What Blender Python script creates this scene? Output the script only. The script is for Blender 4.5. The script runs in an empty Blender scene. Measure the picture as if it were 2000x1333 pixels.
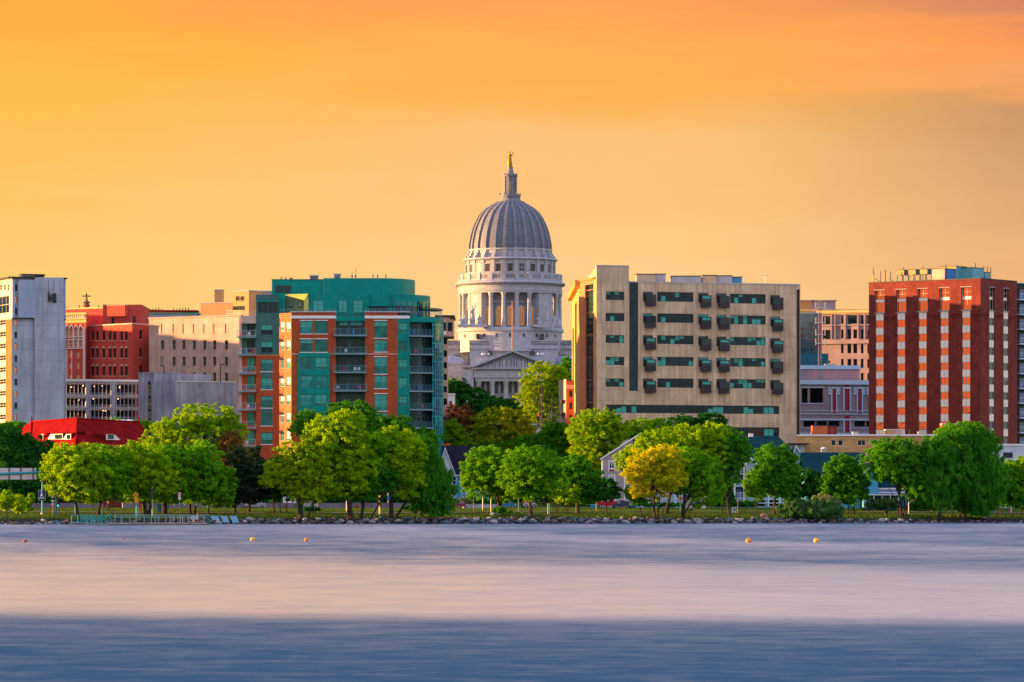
import bpy, math, random
import numpy as np
from mathutils import Vector

# ---------------------------------------------------------------- camera
scn = bpy.context.scene
FP, H0, YH = 8400.0, 2.0, 999.0          # focal length in photo pixels, eye height, horizon row
cam = bpy.data.objects.new('camera', bpy.data.cameras.new('camera'))
scn.collection.objects.link(cam); scn.camera = cam
cam.location = (0, 0, H0); cam.rotation_euler = (math.radians(90), 0, 0)
cam.data.sensor_width = 36; cam.data.lens = FP / 2000 * 36
cam.data.shift_y = (YH - 666.5) / 2000
cam.data.clip_start = 1; cam.data.clip_end = 30000
# ---------------------------------------------------------------- light and exposure
EXPO = 1.8
scn.view_settings.view_transform = 'Standard'; scn.view_settings.look = 'None'
scn.view_settings.exposure = EXPO; scn.view_settings.gamma = 1
SUN_EL, SUN_AZ = math.radians(6.0), (-0.995, 0.10)        # the sun stands low, off to the left
sd = Vector((SUN_AZ[0], SUN_AZ[1], 0)).normalized() * math.cos(SUN_EL) + Vector((0, 0, math.sin(SUN_EL)))
sl = bpy.data.lights.new('sun', 'SUN'); sl.energy = 5.0; sl.angle = math.radians(0.5); sl.color = (1.0, 0.50, 0.17)
so = bpy.data.objects.new('sun', sl); scn.collection.objects.link(so)
so.rotation_euler = sd.to_track_quat('Z', 'Y').to_euler(); so.location = (-300, 300, 200)

def lin(r, g, b):
    f = lambda c: (c / 255 / 12.92) if c / 255 <= .04045 else ((c / 255 + .055) / 1.055) ** 2.4
    return (f(r), f(g), f(b))

class NT:
    def __init__(s, nt): s.nt = nt; nt.nodes.clear()
    def n(s, t, **k):
        o = s.nt.nodes.new(t)
        for a, b in k.items(): setattr(o, a, b)
        return o
    def put(s, sock, v):
        if isinstance(v, bpy.types.NodeSocket): s.nt.links.new(v, sock)
        elif v is not None:
            if isinstance(v, tuple) and len(v) == 3 and sock.type == 'RGBA': v = v + (1,)
            sock.default_value = v
    def m(s, op, a, b=None, c=None, clamp=False):
        o = s.n('ShaderNodeMath', operation=op); o.use_clamp = clamp
        for i, v in enumerate((a, b, c)):
            if v is not None: s.put(o.inputs[i], v)
        return o.outputs[0]
    def mix(s, f, a, b, mode='MIX'):
        o = s.n('ShaderNodeMix', data_type='RGBA', blend_type=mode)
        s.put(o.inputs[0], f); s.put(o.inputs[6], a); s.put(o.inputs[7], b)
        return o.outputs[2]
    def noise(s, vec, scale, detail=3, rough=.55, dist=0):
        o = s.n('ShaderNodeTexNoise'); s.put(o.inputs['Vector'], vec)
        o.inputs['Scale'].default_value = scale; o.inputs['Detail'].default_value = detail
        o.inputs['Roughness'].default_value = rough; o.inputs['Distortion'].default_value = dist
        return o.outputs[0]
    def scale(s, vec, k):
        o = s.n('ShaderNodeVectorMath', operation='MULTIPLY'); s.put(o.inputs[0], vec); o.inputs[1].default_value = k
        return o.outputs[0]
    def ramp(s, f, stops, interp='EASE'):
        o = s.n('ShaderNodeValToRGB'); s.put(o.inputs[0], f); e = o.color_ramp; e.interpolation = interp
        while len(e.elements) < len(stops): e.elements.new(.5)
        for el, (p, c) in zip(e.elements, stops):
            el.position = p; el.color = (c[0], c[1], c[2], 1)
        return o.outputs[0]
    def range(s, v, a, b, c=0., d=1., smooth=True):
        o = s.n('ShaderNodeMapRange'); o.interpolation_type = 'SMOOTHSTEP' if smooth else 'LINEAR'
        s.put(o.inputs[0], v)
        for i, x in enumerate((a, b, c, d)): o.inputs[i + 1].default_value = x
        return o.outputs[0]

# the evening sky: warm bands over the skyline, lilac and blue away from the sunset
w = bpy.data.worlds.new('World'); scn.world = w; w.use_nodes = True
t = NT(w.node_tree)
dr = t.n('ShaderNodeTexCoord').outputs['Generated']
sp = t.n('ShaderNodeSeparateXYZ'); t.put(sp.inputs[0], dr); X, Y, Z = sp.outputs
tt = t.m('ADD', t.m('MULTIPLY', X, 1 / .238), .5, clamp=True)
ns = t.noise(t.scale(dr, (6, 3, 42)), 1.6, 4, .5, .4)
ns2 = t.noise(t.scale(dr, (14, 4, 150)), 1.3, 5, .55, .6)
e = t.m('ADD', Z, t.m('MULTIPLY', t.m('SUBTRACT', ns, .5), .030))
e = t.m('ADD', e, t.m('MULTIPLY', t.m('SUBTRACT', ns2, .5), .011))
e = t.m('ADD', e, t.m('MULTIPLY', t.m('SUBTRACT', t.m('ABSOLUTE', t.m('SUBTRACT', tt, .1)), .5), .010))
ep = t.m('MULTIPLY', e, 1.8, clamp=True)
hi = [(.34, lin(248, 182, 138)), (.50, lin(236, 200, 186)), (.70, lin(214, 206, 222)), (1, lin(178, 184, 226))]
L = t.ramp(ep, [(0, lin(255, 204, 128)), (.09, lin(255, 205, 116)), (.17, lin(255, 190, 80)), (.195, lin(255, 176, 70)), (.215, lin(255, 164, 78))] + hi)
Cc = t.ramp(ep, [(0, lin(255, 208, 148)), (.10, lin(255, 206, 138)), (.15, lin(255, 196, 124)), (.182, lin(255, 180, 84)), (.225, lin(255, 160, 86))] + hi)
R = t.ramp(ep, [(0, lin(255, 200, 142)), (.09, lin(244, 182, 122)), (.13, lin(218, 166, 116)), (.172, lin(196, 148, 108)), (.186, lin(248, 162, 104)), (.203, lin(254, 154, 88)), (.217, lin(206, 130, 104)), (.29, lin(214, 136, 104))] + hi)
warm = t.mix(t.range(tt, .0, .55), L, Cc)
warm = t.mix(t.range(tt, .62, 1.12), warm, R)
sky = t.n('ShaderNodeTexSky', sky_type='NISHITA'); sky.sun_disc = False
sky.sun_elevation = SUN_EL; sky.sun_rotation = math.atan2(SUN_AZ[0], SUN_AZ[1])
cool = t.ramp(t.m('MULTIPLY', Z, 1.6, clamp=True), [(0, lin(226, 205, 205)), (.2, lin(230, 216, 216)), (.5, lin(214, 214, 236)), (1, lin(178, 194, 238))])
cool = t.scale(cool, (1.55, 1.45, 1.35))
cool = t.mix(1.0, cool, t.scale(sky.outputs[0], (.05, .05, .05)), 'ADD')
fr = t.range(t.m('SUBTRACT', t.m('MULTIPLY', Y, .8), t.m('MULTIPLY', X, .6)), -.30, .35)
col = t.mix(fr, cool, warm)
glow = t.m('POWER', t.m('MAXIMUM', t.m('ADD', t.m('MULTIPLY', X, -.98), t.m('MULTIPLY', Y, .05)), 0), 5)
glow = t.m('MULTIPLY', glow, t.range(Z, .45, 0.0))
col = t.mix(t.m('MULTIPLY', glow, .9, clamp=True), col, (1.9, .46, .14))
below = t.range(Z, -.02, -.12)
col = t.mix(below, col, (.05, .07, .10))
bg = t.n('ShaderNodeBackground'); t.put(bg.inputs[0], col); bg.inputs[1].default_value = 1 / 2 ** EXPO
wo = t.n('ShaderNodeOutputWorld'); t.put(wo.inputs[0], bg.outputs[0])

# ---------------------------------------------------------------- materials
def M(name, col, rough=.85, var=.12, scale=.5, streak=0., metal=0., panel=None, spec=.3, fine=0., bump=0., island=0., emit=None):
    m = bpy.data.materials.new(name); m.use_nodes = True; t = NT(m.node_tree)
    b = t.n('ShaderNodeBsdfPrincipled'); o = t.n('ShaderNodeOutputMaterial'); t.put(o.inputs[0], b.outputs[0])
    g = t.n('ShaderNodeNewGeometry'); pos = g.outputs['Position']
    n = t.noise(pos, scale, 5, .6)
    c = tuple(col)
    k = t.range(n, .3, .7, 1 - var * 1.6, 1 + var * 1.6, False)
    if streak:
        n2 = t.noise(t.scale(pos, (1.6, 1.6, .12)), 1.0, 4, .6)
        k = t.m('MULTIPLY', k, t.range(n2, .35, .7, 1 - streak, 1 + streak * .5, False))
    if fine:
        n3 = t.noise(t.scale(pos, (1, 1, 2.4)), 2.6, 3, .7)
        k = t.m('MULTIPLY', k, t.range(n3, .3, .7, 1 - fine, 1 + fine, False))
    if island:
        k = t.m('MULTIPLY', k, t.range(g.outputs['Random Per Island'], 0, 1, 1 - island, 1 + island, False))
    if panel:
        uv = t.n('ShaderNodeTexCoord').outputs['UV']
        br = t.n('ShaderNodeTexBrick'); br.offset = panel[3] if len(panel) > 3 else 0; br.squash = 1
        t.put(br.inputs['Vector'], uv); br.inputs['Scale'].default_value = 1
        br.inputs['Color1'].default_value = (1, 1, 1, 1); br.inputs['Color2'].default_value = (.86, .85, .85, 1)
        mc = panel[4] if len(panel) > 4 else .5
        br.inputs['Mortar'].default_value = (mc, mc, mc, 1)
        br.inputs['Brick Width'].default_value = panel[0]; br.inputs['Row Height'].default_value = panel[1]
        br.inputs['Mortar Size'].default_value = panel[2]; br.inputs['Mortar Smooth'].default_value = .2
        base = t.mix(1.0, t.mix(1.0, c, br.outputs[0], 'MULTIPLY'), k, 'MULTIPLY')
    else:
        base = t.mix(1.0, c, k, 'MULTIPLY')
    t.put(b.inputs['Base Color'], base)
    b.inputs['Roughness'].default_value = rough; b.inputs['Metallic'].default_value = metal
    b.inputs['Specular IOR Level'].default_value = spec
    if bump:
        bp = t.n('ShaderNodeBump'); bp.inputs['Strength'].default_value = bump; bp.inputs['Distance'].default_value = .2
        t.put(bp.inputs['Height'], t.noise(pos, 2.5, 5, .65)); t.put(b.inputs['Normal'], bp.outputs[0])
    if emit: b.inputs['Emission Color'].default_value = tuple(emit[:3]) + (1,); b.inputs['Emission Strength'].default_value = emit[3]
    return m

def GL(name, tint, refl=.05, rough=.06, rc=(1, 1, 1), wob=.03):
    """window glass: a dim room behind a reflecting pane, a little different in every pane"""
    m = bpy.data.materials.new(name); m.use_nodes = True; t = NT(m.node_tree)
    g = t.n('ShaderNodeNewGeometry'); o = t.n('ShaderNodeOutputMaterial'); oi = t.n('ShaderNodeObjectInfo')
    d = t.n('ShaderNodeBsdfDiffuse'); s = t.n('ShaderNodeBsdfGlossy'); s.inputs['Roughness'].default_value = rough
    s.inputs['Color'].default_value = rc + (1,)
    n = t.noise(t.scale(g.outputs['Position'], (1, 1, .6)), .9, 3)
    k = t.m('MULTIPLY', t.range(n, .35, .7, .45, 1.7, False), t.range(oi.outputs['Random'], 0, 1, .5, 1.6, False))
    t.put(d.inputs[0], t.mix(1.0, tint, k, 'MULTIPLY'))
    bp = t.n('ShaderNodeBump'); bp.inputs['Strength'].default_value = wob; bp.inputs['Distance'].default_value = 1
    t.put(bp.inputs['Height'], t.noise(g.outputs['Position'], .55, 2)); t.put(s.inputs['Normal'], bp.outputs[0])
    fz = t.n('ShaderNodeLayerWeight'); fz.inputs[0].default_value = .35
    f = t.m('ADD', t.m('MULTIPLY', fz.outputs['Facing'], .35), refl, clamp=True)
    mx = t.n('ShaderNodeMixShader'); t.put(mx.inputs[0], f); t.put(mx.inputs[1], d.outputs[0]); t.put(mx.inputs[2], s.outputs[0])
    t.put(o.inputs[0], mx.outputs[0]); return m

def LEAF(name, c1, c2, trans=.35):
    m = bpy.data.materials.new(name); m.use_nodes = True; t = NT(m.node_tree)
    g = t.n('ShaderNodeNewGeometry'); o = t.n('ShaderNodeOutputMaterial')
    r = g.outputs['Random Per Island']
    n = t.noise(g.outputs['Position'], .35, 3)
    f = t.m('ADD', t.m('MULTIPLY', r, .55), t.range(n, .35, .65, 0, .5), clamp=True)
    c = t.mix(f, c1, c2)
    d = t.n('ShaderNodeBsdfDiffuse'); t.put(d.inputs[0], c)
    tr = t.n('ShaderNodeBsdfTranslucent'); t.put(tr.inputs[0], t.mix(1.0, c, (1.5, 1.25, .5), 'MULTIPLY'))
    mx = t.n('ShaderNodeMixShader'); mx.inputs[0].default_value = trans
    t.put(mx.inputs[1], d.outputs[0]); t.put(mx.inputs[2], tr.outputs[0]); t.put(o.inputs[0], mx.outputs[0]); return m

# ---------------------------------------------------------------- building blocks
ORG = {}
def link(o): scn.collection.objects.link(o)
def tag(o, label=None, cat=None, group=None, kind=None):
    if label: o['label'] = label
    if cat: o['category'] = cat
    if group: o['group'] = group
    if kind: o['kind'] = kind
    return o
def thing(name, loc, label, cat, group=None, rz=0):
    o = bpy.data.objects.new(name, None); link(o); o.location = loc; o.rotation_euler = (0, 0, rz)
    o.empty_display_size = .5; ORG[o.name] = Vector(loc)
    return tag(o, label, cat, group)
def copy_tree(o, loc=None, rz=None, sc=None, parent=None):
    c = o.copy(); link(c)
    if parent: c.parent = parent; c.matrix_parent_inverse.identity()
    if loc is not None: c.location = loc
    if rz is not None: c.rotation_euler = (0, 0, rz)
    if sc is not None: c.scale = sc
    for ch in list(o.children): copy_tree(ch, parent=c)
    return c

class MB:
    def __init__(s): s.v = []; s.f = []; s.mi = []; s.mats = []
    def mat(s, m):
        if m not in s.mats: s.mats.append(m)
        return s.mats.index(m)
    def poly(s, pts, m):
        k = len(s.v); s.v += [tuple(p) for p in pts]; s.f.append(tuple(range(k, k + len(pts)))); s.mi.append(s.mat(m)); return s
    def hexa(s, b, tp, m):
        """b, tp: four bottom and four top corners, counter-clockwise from above"""
        k = len(s.v); s.v += [tuple(p) for p in b] + [tuple(p) for p in tp]; q = s.mat(m)
        for f in ((3, 2, 1, 0), (4, 5, 6, 7), (0, 1, 5, 4), (1, 2, 6, 5), (2, 3, 7, 6), (3, 0, 4, 7)):
            s.f.append(tuple(k + i for i in f)); s.mi.append(q)
        return s
    def box(s, x0, x1, y0, y1, z0, z1, m):
        c = [(x0, y0), (x1, y0), (x1, y1), (x0, y1)]
        return s.hexa([(a, b, z0) for a, b in c], [(a, b, z1) for a, b in c], m)
    def fbox(s, F, s0, s1, z0, z1, v0, v1, m):
        """box on a facade: s along the wall, v outwards"""
        c = [F.at(s0, v1), F.at(s1, v1), F.at(s1, v0), F.at(s0, v0)]
        return s.hexa([(a, b, z0) for a, b in c], [(a, b, z1) for a, b in c], m)
    def prism(s, pts, z0, z1, m, top=True, bottom=False, mt=None):
        n = len(pts)
        for i in range(n):
            a, b = pts[i], pts[(i + 1) % n]
            s.poly([(a[0], a[1], z0), (b[0], b[1], z0), (b[0], b[1], z1), (a[0], a[1], z1)], m)
        if top: s.poly([(p[0], p[1], z1) for p in pts], mt or m)
        if bottom: s.poly([(p[0], p[1], z0) for p in reversed(pts)], m)
        return s
    def tube(s, pts, rad, m, n=8, cap=True):
        pts = [Vector(p) for p in pts]
        if not isinstance(rad, (list, tuple)): rad = [rad] * len(pts)
        rings = []; q = s.mat(m); up = None
        for i, p in enumerate(pts):
            d = (pts[min(i + 1, len(pts) - 1)] - pts[max(i - 1, 0)]).normalized()
            r = Vector((0, 0, 1)) if abs(d.z) < .9 else Vector((1, 0, 0))
            a = d.cross(r).normalized() if up is None else (up - d * up.dot(d)).normalized()
            up = a; b = d.cross(a); k = len(s.v)
            for j in range(n):
                an = 2 * math.pi * j / n
                s.v.append(tuple(p + (a * math.cos(an) + b * math.sin(an)) * rad[i]))
            rings.append(k)
        for i in range(len(rings) - 1):
            for j in range(n):
                s.f.append((rings[i] + j, rings[i] + (j + 1) % n, rings[i + 1] + (j + 1) % n, rings[i + 1] + j)); s.mi.append(q)
        if cap:
            s.f.append(tuple(rings[0] + j for j in reversed(range(n)))); s.mi.append(q)
            s.f.append(tuple(rings[-1] + j for j in range(n))); s.mi.append(q)
        return s
    def lathe(s, cx, cy, prof, m, n=48, a0=0., a1=2 * math.pi):
        full = abs(a1 - a0 - 2 * math.pi) < 1e-6; q = s.mat(m); k = len(s.v); c = n if full else n + 1
        for r, z in prof:
            for j in range(c):
                an = a0 + (a1 - a0) * j / n
                s.v.append((cx + r * math.cos(an), cy + r * math.sin(an), z))
        for i in range(len(prof) - 1):
            for j in range(n):
                j2 = (j + 1) % c if full else j + 1
                s.f.append((k + i * c + j, k + i * c + j2, k + (i + 1) * c + j2, k + (i + 1) * c + j)); s.mi.append(q)
        return s
    def ball(s, c, r, m, n=12, k=8, sz=(1, 1, 1)):
        prof = [(r * math.sin(math.pi * i / k), -r * math.cos(math.pi * i / k)) for i in range(k + 1)]
        a = len(s.v); s.lathe(0, 0, prof, m, n)
        for i in range(a, len(s.v)):
            p = s.v[i]; s.v[i] = (c[0] + p[0] * sz[0], c[1] + p[1] * sz[1], c[2] + p[2] * sz[2])
        return s
    def cyl(s, x, y, z0, z1, r0, m, r1=None, n=12):
        r1 = r0 if r1 is None else r1
        return s.lathe(x, y, [(0, z0), (r0, z0), (r1, z1), (0, z1)], m, n)
    def build(s, name, parent=None, org=None, smooth=False, label=None):
        if not s.f: return None
        if parent is not None: org = ORG[parent.name]
        if org is None:
            a = np.array(s.v); org = Vector((a[:, 0].mean(), a[:, 1].mean(), a[:, 2].min()))
        org = Vector(org)
        me = bpy.data.meshes.new(name)
        me.from_pydata([(a - org.x, b - org.y, c - org.z) for a, b, c in s.v], [], s.f)
        for m in s.mats: me.materials.append(m)
        me.polygons.foreach_set('material_index', s.mi)
        if smooth:
            me.polygons.foreach_set('use_smooth', [True] * len(s.f)); me.set_sharp_from_angle(angle=math.radians(38))
        uv = me.uv_layers.new(name='UVMap'); co = np.empty(len(me.loops) * 2)
        me.update()
        for p in me.polygons:
            nn = p.normal
            if abs(nn.z) > .7:
                for li in p.loop_indices:
                    v = me.vertices[me.loops[li].vertex_index].co; co[li * 2] = v.x; co[li * 2 + 1] = v.y
            else:
                l = math.hypot(nn.x, nn.y) or 1; tx, ty = -nn.y / l, nn.x / l
                for li in p.loop_indices:
                    v = me.vertices[me.loops[li].vertex_index].co; co[li * 2] = v.x * tx + v.y * ty; co[li * 2 + 1] = v.z + org.z
        uv.data.foreach_set('uv', co)
        o = bpy.data.objects.new(name, me); link(o)
        if parent is not None: o.parent = parent
        else: o.location = org
        ORG[o.name] = org
        if label: o['label'] = label
        return o

def X_(px, d): return (px - 1000) / FP * d
def Z_(py, d): return H0 + (YH - py) / FP * d
def P_(px, py, d): return (X_(px, d), d, Z_(py, d))

class Fac:
    """an upright wall plane between two plan points, each given as picture column and distance"""
    def __init__(s, pa, da, pb, db):
        s.a = Vector((X_(pa, da), da)); s.b = Vector((X_(pb, db), db)); s._set()
    def _set(s):
        s.len = (s.b - s.a).length; s.u = (s.b - s.a) / s.len; s.n = Vector((s.u.y, -s.u.x))
    @classmethod
    def pts(c, a, b):
        o = c.__new__(c); o.a = Vector(a); o.b = Vector(b); o._set(); return o
    def s(s, px):
        k = (px - 1000) / FP
        return (k * s.a.y - s.a.x) / (s.u.x - k * s.u.y)
    def y(s, px): return s.a.y + s.u.y * s.s(px)
    def z(s, px, py): return Z_(py, s.y(px))
    def at(s, q, v=0):
        p = s.a + s.u * q + s.n * v; return (p.x, p.y)
    def rect(s, x0, x1, y0, y1):
        d = s.y((x0 + x1) / 2); return (s.s(x0), s.s(x1), Z_(y1, d), Z_(y0, d))

def wall(mb, F, s0, s1, z0, z1, holes, m, dep=.3, mr=None):
    """a wall with real openings and their reveals"""
    holes = [(max(a, s0), min(b, s1), max(c, z0), min(d, z1)) for a, b, c, d in holes]
    holes = [h for h in holes if h[1] > h[0] + .01 and h[3] > h[2] + .01]
    ss = sorted({round(v, 4) for h in holes for v in h[:2]} | {s0, s1}); zs = sorted({round(v, 4) for h in holes for v in h[2:]} | {z0, z1})
    for i in range(len(ss) - 1):
        run = None
        for j in range(len(zs) - 1):
            cs, cz = (ss[i] + ss[i + 1]) / 2, (zs[j] + zs[j + 1]) / 2
            op = any(h[0] < cs < h[1] and h[2] < cz < h[3] for h in holes)
            if not op: run = run or zs[j]
            if run is not None and (op or j == len(zs) - 2):
                top = zs[j] if op else zs[j + 1]
                a, b = F.at(ss[i]), F.at(ss[i + 1]); mb.poly([(*a, run), (*b, run), (*b, top), (*a, top)], m); run = None
    mr = mr or m
    for a, b, c, d in holes:
        A, B, A2, B2 = F.at(a), F.at(b), F.at(a, -dep), F.at(b, -dep)
        mb.poly([(*A, c), (*A, d), (*A2, d), (*A2, c)], mr); mb.poly([(*B, d), (*B, c), (*B2, c), (*B2, d)], mr)
        mb.poly([(*A, d), (*B, d), (*B2, d), (*A2, d)], mr); mb.poly([(*B, c), (*A, c), (*A2, c), (*B2, c)], mr)

def window(root, F, r, glass, frame, nx=2, nz=1, dep=.3, fw=.07, blind=None, bh=.5, name='window', sill=None, kids=True):
    """pane set back in its opening, with frame and glazing bars, curtain or blind and sill"""
    a, b, c, d = r
    mb = MB(); mb.fbox(F, a, b, c, d, -dep - .05, -dep + .01, glass); w = mb.build(name, root)
    if kids and frame:
        q = MB(); v0, v1 = -dep + .012, -dep + .09
        q.fbox(F, a, a + fw, c, d, v0, v1, frame); q.fbox(F, b - fw, b, c, d, v0, v1, frame)
        q.fbox(F, a + fw, b - fw, c, c + fw, v0, v1, frame); q.fbox(F, a + fw, b - fw, d - fw, d, v0, v1, frame)
        for i in range(1, nx):
            x = a + (b - a) * i / nx; q.fbox(F, x - fw * .4, x + fw * .4, c + fw, d - fw, v0, v1 - .01, frame)
        for i in range(1, nz):
            z = c + (d - c) * i / nz; q.fbox(F, a + fw, b - fw, z - fw * .4, z + fw * .4, v0, v1 - .02, frame)
        q.build('frame', w)
    if blind:
        q = MB(); q.fbox(F, a + fw, b - fw, d - (d - c) * bh, d - fw, -dep + .011, -dep + .025, blind); q.build('blind', w)
    if sill:
        q = MB(); q.fbox(F, a - .1, b + .1, c - .14, c, .004, .10, sill); q.build('sill', w)
    return w

def body(root, segs, z0, z1, m, roofm, cop=None, ch=.35, co=.12, dep=.3, name='wall', para=.7):
    """segs: list of (Fac, holes) going round the outline, left to right as seen from outside"""
    mb = MB()
    for F, holes in segs: wall(mb, F, 0, F.len, z0, z1, holes, m, dep)
    w = mb.build(name, root); foot = [F.at(0) for F, _ in segs]
    r = MB(); r.poly([(x, y, z1 - para) for x, y in foot], roofm)
    r.build('roof', root)
    if cop:
        q = MB()
        for F, _ in segs: q.fbox(F, -co, F.len + co, z1, z1 + ch, -.3, co, cop)
        q.build('parapet', root)
    return w

def closed(*ps):
    """plan points to a ring of facades (counter-clockwise seen from above, front edge first)"""
    return [Fac.pts(ps[i], ps[(i + 1) % len(ps)]) for i in range(len(ps))]
# ---------------------------------------------------------------- shared materials
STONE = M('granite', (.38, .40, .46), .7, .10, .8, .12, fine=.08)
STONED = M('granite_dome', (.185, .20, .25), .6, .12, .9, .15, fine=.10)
TEAL = M('teal_metal', (.0, .27, .235), .5, .06, .3, .08, panel=(1.6, .9, .03, 0, .8), spec=.12)
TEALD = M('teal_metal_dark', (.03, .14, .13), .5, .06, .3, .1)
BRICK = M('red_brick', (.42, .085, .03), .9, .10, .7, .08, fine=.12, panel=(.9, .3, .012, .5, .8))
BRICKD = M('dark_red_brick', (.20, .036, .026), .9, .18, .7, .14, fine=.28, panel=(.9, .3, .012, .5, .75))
BRICKO = M('orange_brick', (.52, .14, .05), .9, .08, .7, .06, fine=.1)
WHITE = M('white_trim', (.78, .78, .80), .6, .04, .5)
WHITEB = M('white_blue_trim', (.52, .72, .95), .6, .04, .5)
CREAM = M('cream_panel', (.74, .68, .56), .7, .05, .5, .05)
BEIGE = M('beige_panel', (.67, .50, .33), .75, .09, .3, .28, panel=(1.18, 2.17, .035, 0, .62))
BEIGED = M('beige_panel_plain', (.58, .44, .30), .75, .09, .3, .26)
GREYC = M('grey_render', (.37, .44, .55), .8, .10, .2, .22, panel=(30, 2.45, .05, 0, .72))
CONC = M('concrete', (.45, .45, .53), .9, .18, .22, .28, panel=(3.2, 2.6, .03, .5, .75))
CONC2 = M('pale_concrete', (.46, .45, .47), .9, .08, .3, .12)
TAN = M('tan_render', (.56, .44, .40), .85, .06, .3, .08, fine=.04, panel=(1.4, .7, .02, .5, .88))
DARK = M('dark_metal', (.03, .032, .04), .5, .1, .5)
CHAR = M('charcoal_panel', (.03, .025, .03), .5, .1, .5)
SLATE = M('slate_shingle', (.018, .022, .034), .95, .15, .8, fine=.25, spec=.04, panel=(.6, .28, .02, .5, .6))
TEALROOF = M('teal_shingle', (.008, .05, .07), .95, .12, .8, fine=.2, spec=.04, panel=(.6, .28, .02, .5, .7))
REDROOF = M('red_tile', (.28, .010, .012), .9, .2, .6, .2, spec=.02, panel=(.5, .45, .05, 0, .6))
TANBRICK = M('tan_brick', (.56, .34, .14), .9, .10, .7, .08, fine=.14, panel=(.9, .3, .012, .5, .8))
BLUEW = M('blue_clapboard', (.07, .36, .56), .8, .06, .4, panel=(40, .25, .03, 0, .72))
GREYW = M('pale_blue_grey_clapboard', (.36, .46, .60), .8, .06, .4, panel=(40, .25, .03, 0, .75))
ROOFG = M('roof_gravel', (.25, .23, .22), .95, .15, .6)
TEALP = M('teal_paint', (.02, .30, .42), .45, .08, .6, .1)
BLUEP = M('bright_blue_paint', (.02, .22, .55), .5, .1, .5, .15)
YEL = M('yellow_sign', (.80, .42, .01), .5, .05, .8)
RED = M('red_paint', (.62, .02, .02), .5, .08, .5)
WOOD = M('weathered_wood', (.35, .27, .22), .9, .2, .8, .1)
BARK = M('bark', (.042, .032, .032), .95, .3, 1.2, .3, bump=.4)
GALV = M('galvanised_steel', (.42, .46, .5), .45, .1, .8, metal=.6)
ORANGEP = M('orange_metal', (.62, .30, .06), .5, .08, .6, .12)
G_TEAL = GL('glass_teal', (.003, .15, .135), .05, rc=(.3, .9, .85))
G_DARK = GL('glass_dark', (.006, .014, .02), .03, rc=(.5, .75, .9))
G_DTEAL = GL('glass_dark_teal', (.006, .016, .022), .015, rc=(.45, .7, .85))
G_MIR = GL('glass_sunset', (.05, .015, .015), .46, .10, rc=(1, .42, .26), wob=.05)  # sunset red put into the reflection colour
G_CUR = GL('glass_curtain_wall', (.002, .05, .07), .2, .05, rc=(.35, .85, .95), wob=.15)
G_BLUE = GL('glass_blue', (.01, .03, .06), .05, rc=(.5, .7, 1))
BL_TEAL = M('blind_teal', (.008, .36, .30), .4, .06, .5, spec=.6)
BL_GREEN = M('blind_grey', (.22, .25, .22), .4, .06, .5, spec=.6)

# ---------------------------------------------------------------- ground and water
def shore(x): return 690 + .6 * max(-110, min(110, x))
_T = [(-60, -3), (-3, -.35), (0, -.05), (2.2, .45), (5, .95), (9, 1.25), (22, 1.95), (42, 2.45), (52, 2.52), (90, 2.65), (120, 3.4), (180, 6.5), (250, 12.5), (320, 20), (450, 25), (620, 27), (1000, 24), (6000, -5)]
def ground_z(x, y):
    t_ = y - shore(x)
    for (a, p), (b, q) in zip(_T, _T[1:]):
        if t_ <= b:
            k = (t_ - a) / (b - a); k = max(k, 0); return p + (q - p) * k
    return -5
def gz(x, y, o=0): return ground_z(x, y) + o

xs = [-3500, -1500, -700, -350, -200] + list(np.arange(-120, 121, 3.0)) + [200, 350, 700, 1500, 3500]
ts = sorted(set([-60, -30, -10, -3, -1, 0, 1, 2.2, 3.5, 5, 7, 9, 12, 16, 22, 28, 34, 42, 47, 52, 60, 80, 100, 120, 150, 180, 215, 250, 285, 320, 380, 450, 620, 1000, 2000, 4000, 6000]))
rg = random.Random(5); vv = []; ff = []
for tq in ts:
    for x in xs:
        wob = (rg.random() - .5) * .16 if 0 < tq < 40 and abs(x) < 121 else 0
        vv.append((x, shore(x) + tq, gz(x, shore(x) + tq) + wob))
nx = len(xs)
for j in range(len(ts) - 1):
    for i in range(nx - 1): ff.append((j * nx + i, j * nx + i + 1, (j + 1) * nx + i + 1, (j + 1) * nx + i))
GROUND = bpy.data.materials.new('lawn_and_bank'); GROUND.use_nodes = True
t = NT(GROUND.node_tree); b = t.n('ShaderNodeBsdfPrincipled'); o = t.n('ShaderNodeOutputMaterial'); t.put(o.inputs[0], b.outputs[0])
pos = t.n('ShaderNodeNewGeometry').outputs['Position']; sp = t.n('ShaderNodeSeparateXYZ'); t.put(sp.inputs[0], pos)
g1 = t.mix(t.range(t.noise(pos, .25, 5, .65), .35, .65), (.014, .055, .004), (.08, .15, .008))
g1 = t.mix(t.range(t.noise(pos, 2.2, 3, .7), .5, .75, 0, .6), g1, (.20, .17, .05))
g1 = t.mix(t.range(t.m('ADD', sp.outputs[2], t.m('MULTIPLY', t.noise(pos, .6, 3), .8)), .9, 1.6), (.035, .032, .028), g1)
t.put(b.inputs['Base Color'], g1); b.inputs['Roughness'].default_value = 1; b.inputs['Specular IOR Level'].default_value = .1
bp = t.n('ShaderNodeBump'); bp.inputs['Strength'].default_value = .6; bp.inputs['Distance'].default_value = .3
t.put(bp.inputs['Height'], t.noise(pos, 3, 4, .7)); t.put(b.inputs['Normal'], bp.outputs[0])
me = bpy.data.meshes.new('ground'); me.from_pydata(vv, [], ff); me.materials.append(GROUND)
me.polygons.foreach_set('use_smooth', [True] * len(ff))
gr = bpy.data.objects.new('ground', me); link(gr); tag(gr, kind='structure')

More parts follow.
